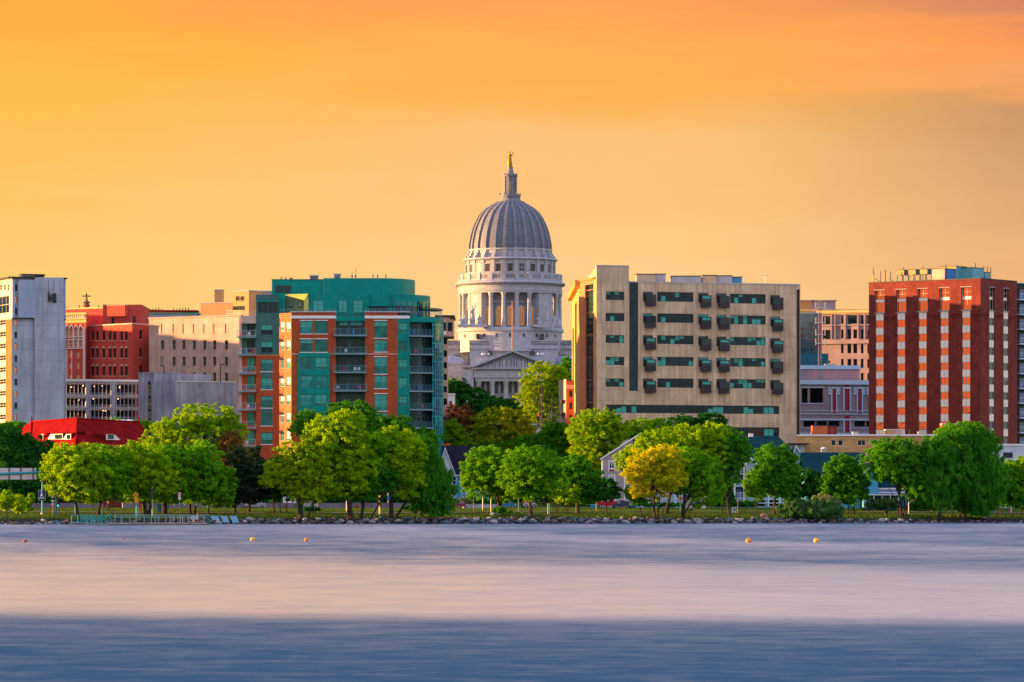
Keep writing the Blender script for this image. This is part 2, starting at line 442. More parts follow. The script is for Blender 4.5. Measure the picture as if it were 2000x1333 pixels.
# the lake: wind-ruffled and calmer bands, sky reflection tones put into their colour
WATER = bpy.data.materials.new('lake_water'); WATER.use_nodes = True
t = NT(WATER.node_tree); o = t.n('ShaderNodeOutputMaterial')
pos = t.n('ShaderNodeNewGeometry').outputs['Position']; sp = t.n('ShaderNodeSeparateXYZ'); t.put(sp.inputs[0], pos)
Yw = sp.outputs[1]
inv = t.m('DIVIDE', 1000., Yw)                                 # wind bands get narrower towards the viewer
wig = t.noise(t.scale(pos, (.02, .05, 0)), 1., 4, .6)
iv = t.m('ADD', inv, t.m('MULTIPLY', t.m('SUBTRACT', wig, .5), 1.2))
iv = t.m('ADD', iv, t.m('MULTIPLY', sp.outputs[0], -.06))
ruf = t.ramp(t.m('DIVIDE', iv, 22.), [(0, (.66,) * 3), (.10, (.74,) * 3), (.13, (.44,) * 3), (.17, (.66,) * 3), (.235, (.74,) * 3), (.30, (.26,) * 3), (.45, (.10,) * 3), (.53, (.14,) * 3), (.60, (.84,) * 3), (.75, (.95,) * 3), (1, (1.,) * 3)], 'LINEAR')
cv = t.n('ShaderNodeCombineXYZ'); t.put(cv.inputs[0], t.m('DIVIDE', t.m('MULTIPLY', sp.outputs[0], 46.), Yw)); t.put(cv.inputs[1], t.m('MULTIPLY', inv, 2.2))
stk = t.noise(cv.outputs[0], 1.0, 5, .6)
cv2 = t.n('ShaderNodeCombineXYZ'); t.put(cv2.inputs[0], t.m('DIVIDE', t.m('MULTIPLY', sp.outputs[0], 190.), Yw)); t.put(cv2.inputs[1], t.m('MULTIPLY', inv, 5.5))
stk2 = t.noise(cv2.outputs[0], 1.0, 5, .65)
amp = t.range(inv, 4.5, 8, .95, .46)
r = t.m('ADD', ruf, t.m('MULTIPLY', t.m('MULTIPLY', t.m('SUBTRACT', stk, .5), 1.0), amp))
r = t.m('ADD', r, t.m('MULTIPLY', t.m('MULTIPLY', t.m('SUBTRACT', stk2, .5), .35), amp), clamp=True)
gl = t.n('ShaderNodeBsdfGlossy'); t.put(gl.inputs['Roughness'], t.range(r, 0, 1, .34, .62, False))
t.put(gl.inputs['Color'], t.mix(r, t.mix(t.range(inv, 1.2, 5.5), (.64, .76, 1.0), t.mix(t.range(t.m('ADD', t.m('MULTIPLY', stk, .45), t.m('MULTIPLY', t.m('DIVIDE', sp.outputs[0], Yw), 3.2)), .0, .55), (.92, .88, .74), (.76, .84, .92))), (.07, .19, .39)))  # far blue and left-hand peach stand in for the reflected sky
df = t.n('ShaderNodeBsdfDiffuse'); t.put(df.inputs[0], (.004, .035, .085))
bp = t.n('ShaderNodeBump'); bp.inputs['Strength'].default_value = .5; bp.inputs['Distance'].default_value = .1
t.put(bp.inputs['Height'], t.noise(t.scale(pos, (.25, 1, 1)), 1.0, 4, .6)); t.put(gl.inputs['Normal'], bp.outputs[0])
mx = t.n('ShaderNodeMixShader'); t.put(mx.inputs[0], t.range(r, 0, 1, .86, .50, False)); t.put(mx.inputs[1], df.outputs[0]); t.put(mx.inputs[2], gl.outputs[0])
t.put(o.inputs[0], mx.outputs[0])
me = bpy.data.meshes.new('water'); ws = [-3500, -110, 110, 3500]
me.from_pydata([(x, -300, 0) for x in ws] + [(x, shore(x) + 6, 0) for x in ws], [], [(i, i + 1, i + 5, i + 4) for i in range(3)]); me.materials.append(WATER)
wt = bpy.data.objects.new('water', me); link(wt); tag(wt, kind='structure')

def strip(name, t0, t1, m, up=.02, x0=-125, x1=125, fn=None):
    mb = MB(); st = np.arange(x0, x1 + .1, 3.0)
    f = fn or (lambda x: 0)
    sub = [t0 + (t1 - t0) * i / 2 for i in range(3)]
    for a, b_ in zip(st, st[1:]):
        for q0, q1 in zip(sub, sub[1:]):
            y = [shore(a) + q0 + f(a), shore(b_) + q0 + f(b_), shore(b_) + q1 + f(b_), shore(a) + q1 + f(a)]
            xx = [a, b_, b_, a]
            mb.poly([(xx[i], y[i], gz(xx[i], y[i]) + up) for i in range(4)], m)
    o = mb.build(name); tag(o, kind='structure'); return o
PATHM = M('path_gravel', (.22, .19, .13), .95, .1, .8); ROADM = M('asphalt', (.05, .05, .055), .9, .15, .6)
strip('path', 20, 21.8, PATHM, .05, fn=lambda x: 3.5 * math.sin(x * .045))
#strip('path', 34, 35.4, PATHM, .05, -21, 60, fn=lambda x: 2 * math.sin(x * .08))
strip('road', 60, 82, ROADM, .06)
KERB = M('kerb_stone', (.40, .38, .37), .9, .1, .8)
strip('kerb', 59.6, 59.99, KERB, .12)
# ---------------------------------------------------------------- the domed capitol
DC = 1340.; KC = FP / DC                       # distance, pixels per metre there
cx0 = X_(996.5, DC); DY = DC
def zc(py): return H0 + (YH - py) / KC         # heights read off at the capitol
def rc(px): return px / KC
GOLD = M('gilded_bronze', (.42, .17, .02), .5, .1, 1, metal=.8)
WARMG = M('lit_window', (.30, .14, .06), .4, .1, 1.5, emit=(.9, .35, .10, .10))
GW = M('dark_window', (.05, .05, .06), .3, .2, 1)
cap = thing('capitol', (cx0, DY, gz(cx0, DY)), 'pale granite capitol with a tall ribbed dome, lantern and golden statue on top', 'capitol building')
def C_az(px, r): return math.asin(max(-1, min(1, px / r)))
def L(prof, m, name, parent=cap, n=96, smooth=True):
    mb = MB(); mb.lathe(cx0, DY, [(rc(r), zc(p)) for r, p in prof], m, n); return mb.build(name, parent, smooth=smooth)
# dome shell and ribs
prof_d = [(78, 489), (78.5, 482), (76.5, 470), (74, 458), (70.5, 447), (66.5, 437), (60.5, 425.5), (53, 415), (43.5, 406.5), (33, 400.5), (27, 397), (23, 394)]
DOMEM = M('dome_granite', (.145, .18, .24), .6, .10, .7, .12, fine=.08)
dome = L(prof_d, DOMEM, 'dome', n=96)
def radial(mb, az, r0, r1, hw, z0, z1, m):
    """a block standing radially: az 0 faces the viewer"""
    u = Vector((math.sin(az), -math.cos(az))); q = Vector((math.cos(az), math.sin(az))); c = Vector((cx0, DY))
    p = [c + u * r1 - q * hw, c + u * r1 + q * hw, c + u * r0 + q * hw, c + u * r0 - q * hw]
    mb.hexa([(a.x, a.y, z0) for a in p], [(a.x, a.y, z1) for a in p], m)
AZ = [math.radians(15 * i) for i in range(24)]
for i in range(24):
    az = AZ[i] + math.radians(7.5); mb = MB()
    for off in (0,):
        for (ra, pa), (rb, pb) in zip(prof_d, prof_d[1:]):
            ha, hb = .014 * ra / KC + .28, .014 * rb / KC + .28
            u = Vector((math.sin(az), -math.cos(az))); q = Vector((math.cos(az), math.sin(az))); c = Vector((cx0, DY))
            A = [c + u * (rc(ra) + .55) - q * ha, c + u * (rc(ra) + .55) + q * ha, c + u * rc(ra) + q * ha * 1.25, c + u * rc(ra) - q * ha * 1.25]
            B = [c + u * (rc(rb) + .55) - q * hb, c + u * (rc(rb) + .55) + q * hb, c + u * rc(rb) + q * hb * 1.25, c + u * rc(rb) - q * hb * 1.25]
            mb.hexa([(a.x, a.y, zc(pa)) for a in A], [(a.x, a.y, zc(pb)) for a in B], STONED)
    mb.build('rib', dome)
mb = MB()                                       # courses between the ribs
for k in range(13):
    f = k / 12; j = min(int(f * 9), 8)
    pz = 486 - f * 78
    for (ra, pa), (rb, pb) in zip(prof_d, prof_d[1:]):
        if pb <= pz <= pa: rr = ra + (rb - ra) * (pa - pz) / (pa - pb); break
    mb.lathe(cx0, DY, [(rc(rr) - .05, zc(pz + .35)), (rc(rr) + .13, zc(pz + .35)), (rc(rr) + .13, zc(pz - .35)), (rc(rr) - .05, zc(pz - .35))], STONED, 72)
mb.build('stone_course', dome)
# base of the dome with scroll brackets
L([(78, 489), (82, 489), (82, 492), (79, 493), (79, 505), (84, 506.5), (92, 507.5), (93, 510), (89.5, 512)], STONE, 'dome_base')
for i in range(24):
    az = AZ[i] + math.radians(7.5); mb = MB()
    radial(mb, az, rc(78), rc(82), .55, zc(497), zc(488), STONE); radial(mb, az, rc(78), rc(85), .55, zc(502), zc(497), STONE)
    radial(mb, az, rc(78), rc(88.5), .55, zc(507), zc(502), STONE); mb.build('scroll_bracket', cap)
# attic drum with square windows
L([(88.5, 511), (87, 513), (87, 537), (90, 538), (90, 541)], STONE, 'attic_drum')
for i in range(24):
    mb = MB(); radial(mb, AZ[i], rc(86), rc(87) + .02, .78, zc(534.5), zc(520), GW)
    if i % 5 == 1: radial(mb, AZ[i], rc(87) + .02, rc(87) + .08, .78, zc(527.5), zc(526.5), STONE); radial(mb, AZ[i], rc(87) + .02, rc(87) + .08, .08, zc(534), zc(521), STONE)
    w = mb.build('window', cap)
    mb = MB(); radial(mb, AZ[i], rc(87), rc(88.4), 1.05, zc(519.6), zc(518), STONE); radial(mb, AZ[i], rc(87), rc(88.4), 1.05, zc(537), zc(535), STONE)
    for s_ in (-1, 1):
        a2 = AZ[i] + s_ * 1.0 / rc(87); radial(mb, a2, rc(87), rc(88.2), .14, zc(535), zc(519.6), STONE)
    mb.build('frame', w)
    mb = MB(); radial(mb, AZ[i] + math.radians(7.5), rc(86.5), rc(89), .55, zc(538), zc(512), STONE); mb.build('pilaster', cap)
# balustrade
mb = MB(); mb.lathe(cx0, DY, [(rc(98), zc(541.3)), (rc(101), zc(541.3)), (rc(101), zc(539)), (rc(98), zc(539)), (rc(98), zc(541.3))], STONE, 96)
mb.lathe(cx0, DY, [(rc(101), zc(553)), (rc(101), zc(549)), (rc(98), zc(549))], STONE, 96)
for i in range(24):
    radial(mb, AZ[i] + math.radians(7.5), rc(97.5), rc(102), .7, zc(552), zc(537.5), STONE)
    for k in range(1, 9): radial(mb, AZ[i] + math.radians(7.5 + 15 * k / 9), rc(98.8), rc(100.2), .13, zc(549), zc(541.3), STONE)
mb.build('balustrade', cap)
# entablature over the columns
L([(89, 548), (98, 551), (107.5, 554.5), (108, 557), (104, 558.5), (103.5, 560.5), (101, 561), (101, 568), (102, 568.6), (102, 572), (101, 572.6), (101, 576), (80, 576)], STONE, 'entablature')
mb = MB()
for i in range(144): radial(mb, math.radians(2.5 * i), rc(102.5), rc(106.5), .22, zc(560), zc(557.8), STONED)
mb.build('dentil', cap)
# inner drum wall with tall round-headed windows
L([(83, 576), (83, 648)], STONED, 'inner_drum')
L([(83.2, 594), (84.2, 594), (84.2, 592), (83.2, 592)], STONE, 'string_course')
for i in range(24):
    mb = MB(); u = Vector((math.sin(AZ[i]), -math.cos(AZ[i]))); q = Vector((math.cos(AZ[i]), math.sin(AZ[i]))); c = Vector((cx0, DY)) + u * (rc(83.2) + .05)
    def arch(hw, z0, z1, off, m):
        pts = [(-hw, z0), (hw, z0)] + [(hw * math.cos(a), z1 + hw * math.sin(a)) for a in np.linspace(0, math.pi, 9)]
        mb.poly([(*(c + q * a + u * off), z) for a, z in pts], m)
    arch(1.15, zc(640), zc(607.5), .0, STONE); arch(.80, zc(639.5), zc(607.5), .08, WARMG if i in (0, 1, 23, 22, 2) else GW)
    w = mb.build('arched_window', cap)
    mb = MB()
    for k in (-.27, .27): p = c + q * k; radial(mb, AZ[i] + k / rc(83.3), rc(83.3), rc(83.3) + .17, .03, zc(639), zc(606), DARK)
    for k in range(6): radial(mb, AZ[i], rc(83.3), rc(83.3) + .17, .78, zc(637 - k * 5), zc(636.7 - k * 5), DARK)
    mb.build('glazing_bar', w)
    if i % 6 != 3:
        mb = MB(); az = AZ[i] + math.radians(7.5)
# columns between diagonal piers
for i in range(24):
    az = AZ[i] + math.radians(7.5); dg = math.degrees(az) % 90
    if abs(dg - 45) < 9: continue
    mb = MB(); x, y = cx0 + math.sin(az) * rc(97), DY - math.cos(az) * rc(97)
    mb.lathe(x, y, [(.95, zc(643)), (.95, zc(641.5)), (.75, zc(640.5)), (.70, zc(620)), (.60, zc(583)), (.66, zc(582)), (.95, zc(577)), (.95, zc(576))], STONE, 14)
    mb.build('column', cap, smooth=True)
for k in range(4):
    az = math.radians(45 + 90 * k); mb = MB()
    radial(mb, az, rc(80), rc(97.5), 2.9, zc(648), zc(576), STONE)
    for s_ in (-1, 1): radial(mb, az + s_ * 2.45 / rc(98), rc(96), rc(99), .5, zc(643), zc(577), STONE)
    mb.build('pier', cap)
# rings under the columns
L([(80, 643), (102, 643), (104.5, 645), (104.5, 650), (101.5, 651.5), (101, 664), (101, 690)], STONE, 'podium_drum')
for i in range(-4, 5):
    mb = MB(); radial(mb, math.radians(15 * i), rc(100), rc(101) + .2, .28, zc(662), zc(655.5), GW); mb.build('window', cap)
# lantern
L([(27, 397), (27, 394), (22, 393.5), (20, 390), (19, 388), (20, 386), (20, 381), (17, 380.5), (17, 385), (10, 385)], STONED, 'lantern_base', n=32)
mb = MB()
for i in range(8):
    az = math.radians(45 * i + 22.5)
    radial(mb, az, rc(9), rc(13), .55, zc(386), zc(343), STONED)
    radial(mb, az, rc(11), rc(14), .45, zc(344), zc(340), STONED)
    radial(mb, az + .39, rc(9), rc(11.5), .95, zc(353), zc(346), STONED)
    radial(mb, az + .39, rc(9), rc(11.5), .95, zc(386), zc(373), STONED)
mb.build('lantern', cap)
mb = MB()
for i in range(8):
    az = math.radians(45 * i); radial(mb, az, rc(18), rc(20.5), .35, zc(384), zc(378), STONED)
mb.build('finial', cap)
L([(13.5, 346), (14.5, 344.6), (14.5, 343), (12, 342), (8, 340), (6, 334), (5, 330), (5.5, 327.5), (5.5, 326), (0.1, 326)], STONED, 'lantern_cap', n=32)
# statue: one continuous gilded figure, right arm raised
mb = MB(); sx = cx0 - rc(1); z0 = zc(326)
mb.lathe(sx, DY, [(.1, z0), (.80, z0), (.78, z0 + 1.0), (.62, z0 + 2.0), (.50, z0 + 2.9), (.56, z0 + 3.5), (.50, z0 + 3.85), (.16, z0 + 4.0), (.15, z0 + 4.15), (.25, z0 + 4.35), (.24, z0 + 4.6), (.10, z0 + 4.78), (.02, z0 + 4.85)], GOLD, 14)
mb.tube([(sx + .40, DY, z0 + 3.7), (sx + .75, DY - .2, z0 + 3.5), (sx + 1.0, DY - .3, z0 + 4.0)], [.17, .14, .1], GOLD)
mb.ball((sx + 1.05, DY - .3, z0 + 4.35), .26, GOLD)
mb.tube([(sx - .40, DY, z0 + 3.7), (sx - .62, DY - .1, z0 + 3.0), (sx - .5, DY - .3, z0 + 2.5)], [.18, .15, .12], GOLD)
mb.build('statue', cap, smooth=True)
# square attic block, cornices and entrance wing; the front is seen almost straight on
FX = lambda px: X_(px, DC)
def blk(name, x0, x1, y0, y1, p0, p1, m=STONE, parent=cap):
    mb = MB(); mb.box(X_(x0, y0), X_(x1, y0), y0, y1, Z_(p0, y0), Z_(p1, y0), m); return mb.build(name, parent)
yF = DY - rc(104)                                # front of the square base
blk('attic_block', 917, 1090, yF + 2, DY + 16, 700, 667)
blk('side_block', 868, 1126, yF + 13, DY + 14, 720, 667.3)
zc_drum = zc
mb = MB()
for x0, x1, y in ((917, 1090, yF + 2), (868, 916.6, yF + 13), (1090.4, 1126, yF + 13)):
    FX = lambda px: X_(px, y); zc = lambda p: Z_(p, y)
    mb.box(FX(x0) - .1, FX(x1) + .1, y - .25, y + .2, zc(671), zc(669.5), STONE); mb.box(FX(x0) - .35, FX(x1) + .35, y - .55, y + .3, zc(682), zc(680.3), STONE)
    mb.box(FX(x0) - .12, FX(x1) + .12, y - .35, y + .5, zc(667), zc(665), STONE)
    mb.box(FX(x0) - .12, FX(x1) + .12, y - .30, y + .3, zc(673), zc(671.3), STONED)
mb.build('cornice', cap)
mb = MB()
for x0, x1 in ((940, 960), (1035, 1053), (875, 895), (898, 915), (1100, 1118)):
    yy = yF + 2 if 917 < x0 < 1090 else yF + 13
    n_ = int((x1 - x0) / 2.2); FX = lambda px: X_(px, yy); zc = lambda p: Z_(p, yy)
    for k in range(n_): mb.box(FX(x0 + k * 2.2), FX(x0 + k * 2.2 + 1), yy - .12, yy + .02, zc(671.2), zc(667.2), GW)
mb.build('parapet_opening', cap)
for px in (933, 1060): blk('window', px - 3, px + 3, DY - rc(94), DY - rc(80), 663, 652.5, GW)
for px in (888, 892.5, 897, 1097, 1102, 1107): blk('window', px - 1.1, px + 1.1, yF + 12.9, yF + 13.2, 699, 692.5, GW)
FX = lambda px: X_(px, yF); zc = lambda p: Z_(p, yF)
for k, px in enumerate((957, 1040)):              # dormers and flood lamps above the pediment
    mb = MB(); a, b_ = FX(px - 5), FX(px + 5); y = yF + .4
    mb.poly([(a, y, zc(694)), (b_, y, zc(694)), (b_, y, zc(689)), ((a + b_) / 2, y, zc(684.5)), (a, y, zc(689))], GW)
    mb.poly([(a - .2, y - .1, zc(689)), ((a + b_) / 2, y - .1, zc(684)), ((a + b_) / 2, y + 2, zc(684)), (a - .2, y + 2, zc(689))], DARK)
    mb.poly([((a + b_) / 2, y - .1, zc(684)), (b_ + .2, y - .1, zc(689)), (b_ + .2, y + 2, zc(689)), ((a + b_) / 2, y + 2, zc(684))], DARK)
    mb.build('dormer', cap)
mb = MB()
for px in (942, 946, 954, 1051, 1057, 1061): mb.ball((FX(px), yF - .3, zc(692)), .36, WHITE, 16, 10)
mb.build('globe_lamp', cap)
# entrance wing: roof block, pediment, architrave, columns, wall behind
yW = yF - 22                                      # portico front
PK = FP / yW
zp = lambda py: H0 + (YH - py) / PK
XP = lambda px: X_(px, yW)
mb = MB(); mb.box(XP(918), XP(1086), yW + 4, yF + 1.95, gz(cx0, yW), zp(697), STONE); mb.build('wing_wall', cap)
mb = MB()
mb.box(XP(926), XP(1076), yW + .6, yW + 4, zp(738), zp(722), STONE); mb.box(XP(928), XP(1074), yW + 1.0, yW + 4, zp(745), zp(738.2), STONE)
mb.build('architrave', cap)
mb = MB(); a, b_, ap = XP(923), XP(1079), XP(1001)
mb.hexa([(a, yW, zp(721)), (b_, yW, zp(721)), (b_, yW + 5, zp(721)), (a, yW + 5, zp(721))], [(a, yW, zp(718.5)), (b_, yW, zp(718.5)), (b_, yW + 5, zp(718.5)), (a, yW + 5, zp(718.5))], STONE)
mb.poly([(a + 1.2, yW + .9, zp(718.4)), (b_ - 1.2, yW + .9, zp(718.4)), (ap, yW + .9, zp(689))], STONED)
for s_, e_ in ((a, 1), (b_, -1)):
    mb.hexa(*[[(x, y, z + dz) for x, y, z in ((s_, yW - .2, zp(718.4)), (ap, yW - .2, zp(687.5)), (ap, yF, zp(687.5)), (s_, yF, zp(718.4)))][::e_] for dz in (0, .55)], STONE)
for k in range(26):
    x = a + (b_ - a) * (k + .5) / 26; h = 718.4 - 30.9 * (1 - abs(2 * (k + .5) / 26 - 1))
    mb.box(x - .22, x + .22, yW + .02, yW + .8, zp(h) - .5, zp(h) - .02, STONED); mb.box(x - .22, x + .22, yW + .1, yW + 1, zp(722) - .3, zp(722) + .02, STONED)
ped = mb.build('pediment', cap)
rr_ = random.Random(3); mb = MB()                 # carved figures in the gable
for k in range(27):
    f = (k + .5) / 27; x = a + 2.5 + (b_ - a - 5) * f; hh = (1 - abs(2 * f - 1)) * 4.0 + .35
    h = min(hh, 3.2) * rr_.uniform(.75, .98)
    mb.lathe(x + rr_.uniform(-.2, .2), yW + .85, [(.02, zp(718.3)), (.34, zp(718.3)), (.26, zp(718.3) + h * .6), (.30, zp(718.3) + h * .75), (.1, zp(718.3) + h * .82), (.17, zp(718.3) + h * .92), (.02, zp(718.3) + h)], STONE, 8)
mb.build('relief_figures', ped)
for px in (935, 961.5, 988.5, 1015.5, 1042, 1068):
    mb = MB(); x = XP(px); y = yW + 2
    mb.lathe(x, y, [(1.0, gz(x, y)), (1.0, zp(812)), (.82, zp(810)), (.66, zp(752)), (.72, zp(751)), (1.0, zp(746)), (1.0, zp(745))], STONE, 16); mb.build('column', cap, smooth=True)
for k, px in enumerate((948, 975, 1002, 1029, 1055)):
    mb = MB(); x = XP(px); y = yW + 3.95
    mb.box(x - 1.25, x + 1.25, y - .05, y + .1, zp(768), zp(744), GW); mb.box(x - 1.5, x + 1.5, y - .3, y - .06, zp(770), zp(768), STONE)
    mb.box(x - .4, x + .4, y - .12, y - .06, zp(768), zp(746), STONE)
    pts = [(-1.0, zp(800)), (1.0, zp(800))] + [(1.0 * math.cos(q), zp(782) + 1.0 * math.sin(q)) for q in np.linspace(0, math.pi, 8)]
    mb.poly([(x + p, y - .06, z) for p, z in pts], GW); mb.build('window', cap)
mb = MB(); mb.box(XP(904), XP(925), yW + 1, yW + 12, gz(cx0, yW), zp(722), STONE); mb.box(XP(901), XP(928), yW + .7, yW + 12.3, zp(716.9), zp(713), STONE); mb.build('corner_block', cap)
zc = zc_drum
# low quarter domes at the sides
for k, (px, dx) in enumerate(((880, 1), (1108, 1))):
    mb = MB(); y = yF + 2; x = X_(px, y); r0 = rc(30); zc = lambda p: Z_(p, yF)
    mb.lathe(x, y, [(r0, zc(712)), (r0, zc(711)), (r0 * .97, zc(707)), (r0 * .86, zc(702.5)), (r0 * .62, zc(698)), (r0 * .3, zc(695.8)), (.2, zc(695.5))], M('side_dome_stone', (.28, .32, .44), .6, .06) if k == 0 else bpy.data.materials['side_dome_stone'], 40)
    mb.lathe(x, y, [(r0 * 1.0, gz(x, y)), (r0, zc(712.5)), (r0 + .5, zc(712.4)), (r0 + .5, zc(711.5)), (r0, zc(711.3))], STONE, 40)
    mb.build('side_dome', cap, smooth=True)
mb = MB()
for px, q0, q1 in ((800, 740, 722), (1088, 740, 722)):
    x0, x1 = FX(px), FX(px + 112)
    mb.box(x0, x1, yF - 6, yF - 2, gz(cx0, yF), zc(735), STONE); mb.box(x0, x1, yF - 6.2, yF - 5.6, zc(727), zc(724.5), STONE); mb.box(x0, x1, yF - 6.5, yF - 5.6, zc(737), zc(735.1), STONE)
    n_ = 34
    if px == 800: pass
    for k in range(n_): mb.box(x0 + (x1 - x0) * k / n_, x0 + (x1 - x0) * (k + (.3 if k % 6 else .8)) / n_, yF - 6.05, yF - 5.8, zc(735), zc(727), STONE)
    mb.build('side_wing_wall', cap); mb = MB()

zc = zc_drum
# statue groups on the diagonal corners, flagpole on the gable
def figure_group(px, label, mir):
    x = X_(px, DC); y = DY - rc(78) - 3; z = zc(643.5)
    g = thing('statue_group', (x, y, z), label, 'statue', 'stone statue groups at the foot of the drum')
    mb = MB(); mb.box(x - 4.5, x + 4.5, y - 1.2, y + 1.2, z, z + .8, STONE); mb.build('plinth', g)
    for dx, h, lean in ((0, 4.6, 0), (-2.3 * mir, 2.8, .3), (2.2 * mir, 3.0, -.3), (-3.6 * mir, 2.3, .4)):
        mb = MB(); b0 = z + .8 + (1.2 if dx == 0 else 0)
        pr = [(.02, b0), (.80, b0), (.62, b0 + h * .4), (.50, b0 + h * .62), (.52, b0 + h * .75), (.16, b0 + h * .82), (.16, b0 + h * .85), (.28, b0 + h * .9), (.24, b0 + h * .97), (.03, b0 + h)]
        mb.lathe(x + dx, y - .2, pr, STONE, 10)
        mb.tube([(x + dx + .3 * mir, y - .3, b0 + h * .72), (x + dx + .95 * mir, y - .6, b0 + h * (.95 if dx == 0 else .6)), (x + dx + 1.2 * mir, y - .6, b0 + h * (1.2 if dx == 0 else .5))], [.22, .17, .12], STONE, 6)
        mb.tube([(x + dx - .3, y - .3, b0 + h * .72), (x + dx - .7, y - .7, b0 + h * .5)], [.22, .16], STONE, 6)
        mb.build('figure', g, smooth=True)
    if mir == 1 or True:
        mb = MB(); mb.box(x - .8, x + .8, y - .6, y + .6, z + .8, z + 2.0, STONE); mb.build('pedestal', g)
figure_group(924, 'pale stone statue group at the foot of the drum, on its sunlit side', 1)
figure_group(1068, 'pale stone statue group at the foot of the drum, on its shaded side', -1)
fx = X_(1001, yW + 1); f0 = zp(688.5)
fp_ = thing('flagpole', (fx, yW + 1, f0), 'tall bare flagpole standing on the peak of the capitol gable', 'flagpole')
mb = MB(); mb.cyl(fx, yW + 1, f0, zp(592), .24, M('pole_bronze', (.34, .20, .14), .5), .15, 10); mb.build('pole', fp_)
mb = MB(); mb.ball((fx, yW + 1, zp(591)), .3, GOLD, 8, 6); mb.build('ball_finial', fp_)
# ---------------------------------------------------------------- teal and brick apartment block
cd = thing('apartment_block', (X_(680, 860), 860, gz(-32, 860)), 'teal metal and red brick apartment block with a rounded glass corner and balconies', 'apartment block')
zB = gz(-32, 860) - 1
D0 = 850.
def plain(F, x0, x1, p0, p1, m, name='wall', v=0., th=.3, holes=()):
    """a slab of facade between pixel columns / rows, with openings"""
    r = F.rect(x0, x1, p0, p1); mb = MB(); s0, s1, z0, z1 = r
    FF = Fac.pts(F.at(0, v), F.at(F.len, v))
    wall(mb, FF, s0, s1, z0, z1, list(holes), m)
    for s_ in (s0, s1):
        a, b = FF.at(s_), FF.at(s_, -th); mb.poly([(*a, z0), (*b, z0), (*b, z1), (*a, z1)] if s_ == s0 else [(*b, z0), (*a, z0), (*a, z1), (*b, z1)], m)
    for z in (z0, z1):
        mb.poly([(*FF.at(s0), z), (*FF.at(s1), z), (*FF.at(s1, -th), z), (*FF.at(s0, -th), z)], m)
    return mb.build(name, root_), FF
root_ = cd
FB = 900                                          # picture row below anything seen
def winrow(F, FF, cols, rows, glass, frame, nx=2, nz=1, dep=.25, blind=None, fw=.08, bh=.55, rnd=None, name='window', sill=None):
    for (a, b) in cols:
        for (p, q) in rows:
            bl = blind; h = bh
            if rnd: 
                if rnd.random() < .15: bl = None
                h = rnd.choice((.3, .5, .62, .62, .75))
            window(root_, FF, F.rect(a, b, p, q), glass, frame, nx, nz, dep, fw, bl, h, name, sill)
R7 = random.Random(7)
fr_ = M('window_frame_green', (.03, .16, .15), .5)
F0 = Fac(569, D0, 800, D0 + .3)
# brick front, left of the balconies
cols = [(586, 611), (615, 640)]; rows = [(627, 652), (663, 688)]
hs = [F0.rect(a, b, p, q) for a, b in cols for p, q in rows]
hs2 = [F0.rect(583.2, 642.8, 691, 840)]
w_, FF = plain(F0, 569, 656, 609.5, FB, BRICK, holes=hs + hs2)
winrow(F0, FF, cols, rows, G_TEAL, fr_, 2, 1, blind=BL_TEAL, rnd=R7, sill=WHITE)
# teal bay
baycols = [(586.5, 610.5), (615.5, 639.5)]; bayrows = [(698, 722), (734, 758), (770, 794), (806, 830)]
w_, FF = plain(F0, 582, 644, 690, 842, TEAL, 'bay', .45, 1.0, [F0.rect(a, b, p, q) for a, b in baycols for p, q in bayrows])
winrow(F0, FF, baycols, bayrows, G_TEAL, fr_, 2, 2, blind=BL_TEAL, rnd=R7)
# brick to the right of the balconies with its window column, then the teal strip
wc = [(731, 756)]; wr = [(627, 660.5), (664, 687.5), (698, 731), (734, 759), (770, 803), (806, 831), (842, 870)]
w_, FF = plain(F0, 713, 776.5, 609.5, FB, BRICK, holes=[F0.rect(731, 756, p, q) for p, q in wr])
winrow(F0, FF, wc, wr, G_TEAL, fr_, 2, 3, blind=BL_TEAL, rnd=R7, sill=WHITE)
tc = [(778.5, 795.5)]; tr = [(631, 651), (667, 687), (702, 722), (738, 758), (774, 794), (809, 830)]
w_, FF = plain(F0, 776.5, 800.5, 622, FB, TEAL, 'wall', .12, .5, [F0.rect(778.5, 795.5, p, q) for p, q in tr])
winrow(F0, FF, tc, tr, G_TEAL, fr_, 2, 3, blind=BL_TEAL, rnd=R7)
# white bands, copings, stone string course and lintels
mb = MB()
for x0, x1 in ((568, 656.5), (712.5, 800.5)):
    mb = MB(); r = F0.rect(x0, x1, 617, 622.5); mb.fbox(F0, r[0], r[1], r[2], r[3], .003, .22, WHITE); mb.build('cornice', cd); mb = MB()
    r = F0.rect(x0, x1, 608.6, 610.4); mb.fbox(F0, r[0] - .1, r[1] + .1, r[2], r[3], -.4, .25, GALV); mb.build('coping', cd)
mb = MB()
for x0, x1 in ((568.5, 582), (644, 656), (713, 776)):
    r = F0.rect(x0, x1, 691, 693); mb.fbox(F0, *r, .003, .10, TAN)
for (a, b) in cols:
    for p, q in rows: r = F0.rect(a - .8, b + .8, p - 1.6, p); mb.fbox(F0, *r, .003, .08, WHITE)
for p in (627, 698, 770): r = F0.rect(730.2, 756.8, p - 1.6, p); mb.fbox(F0, *r, .003, .08, WHITE)
mb.build('lintel', cd)
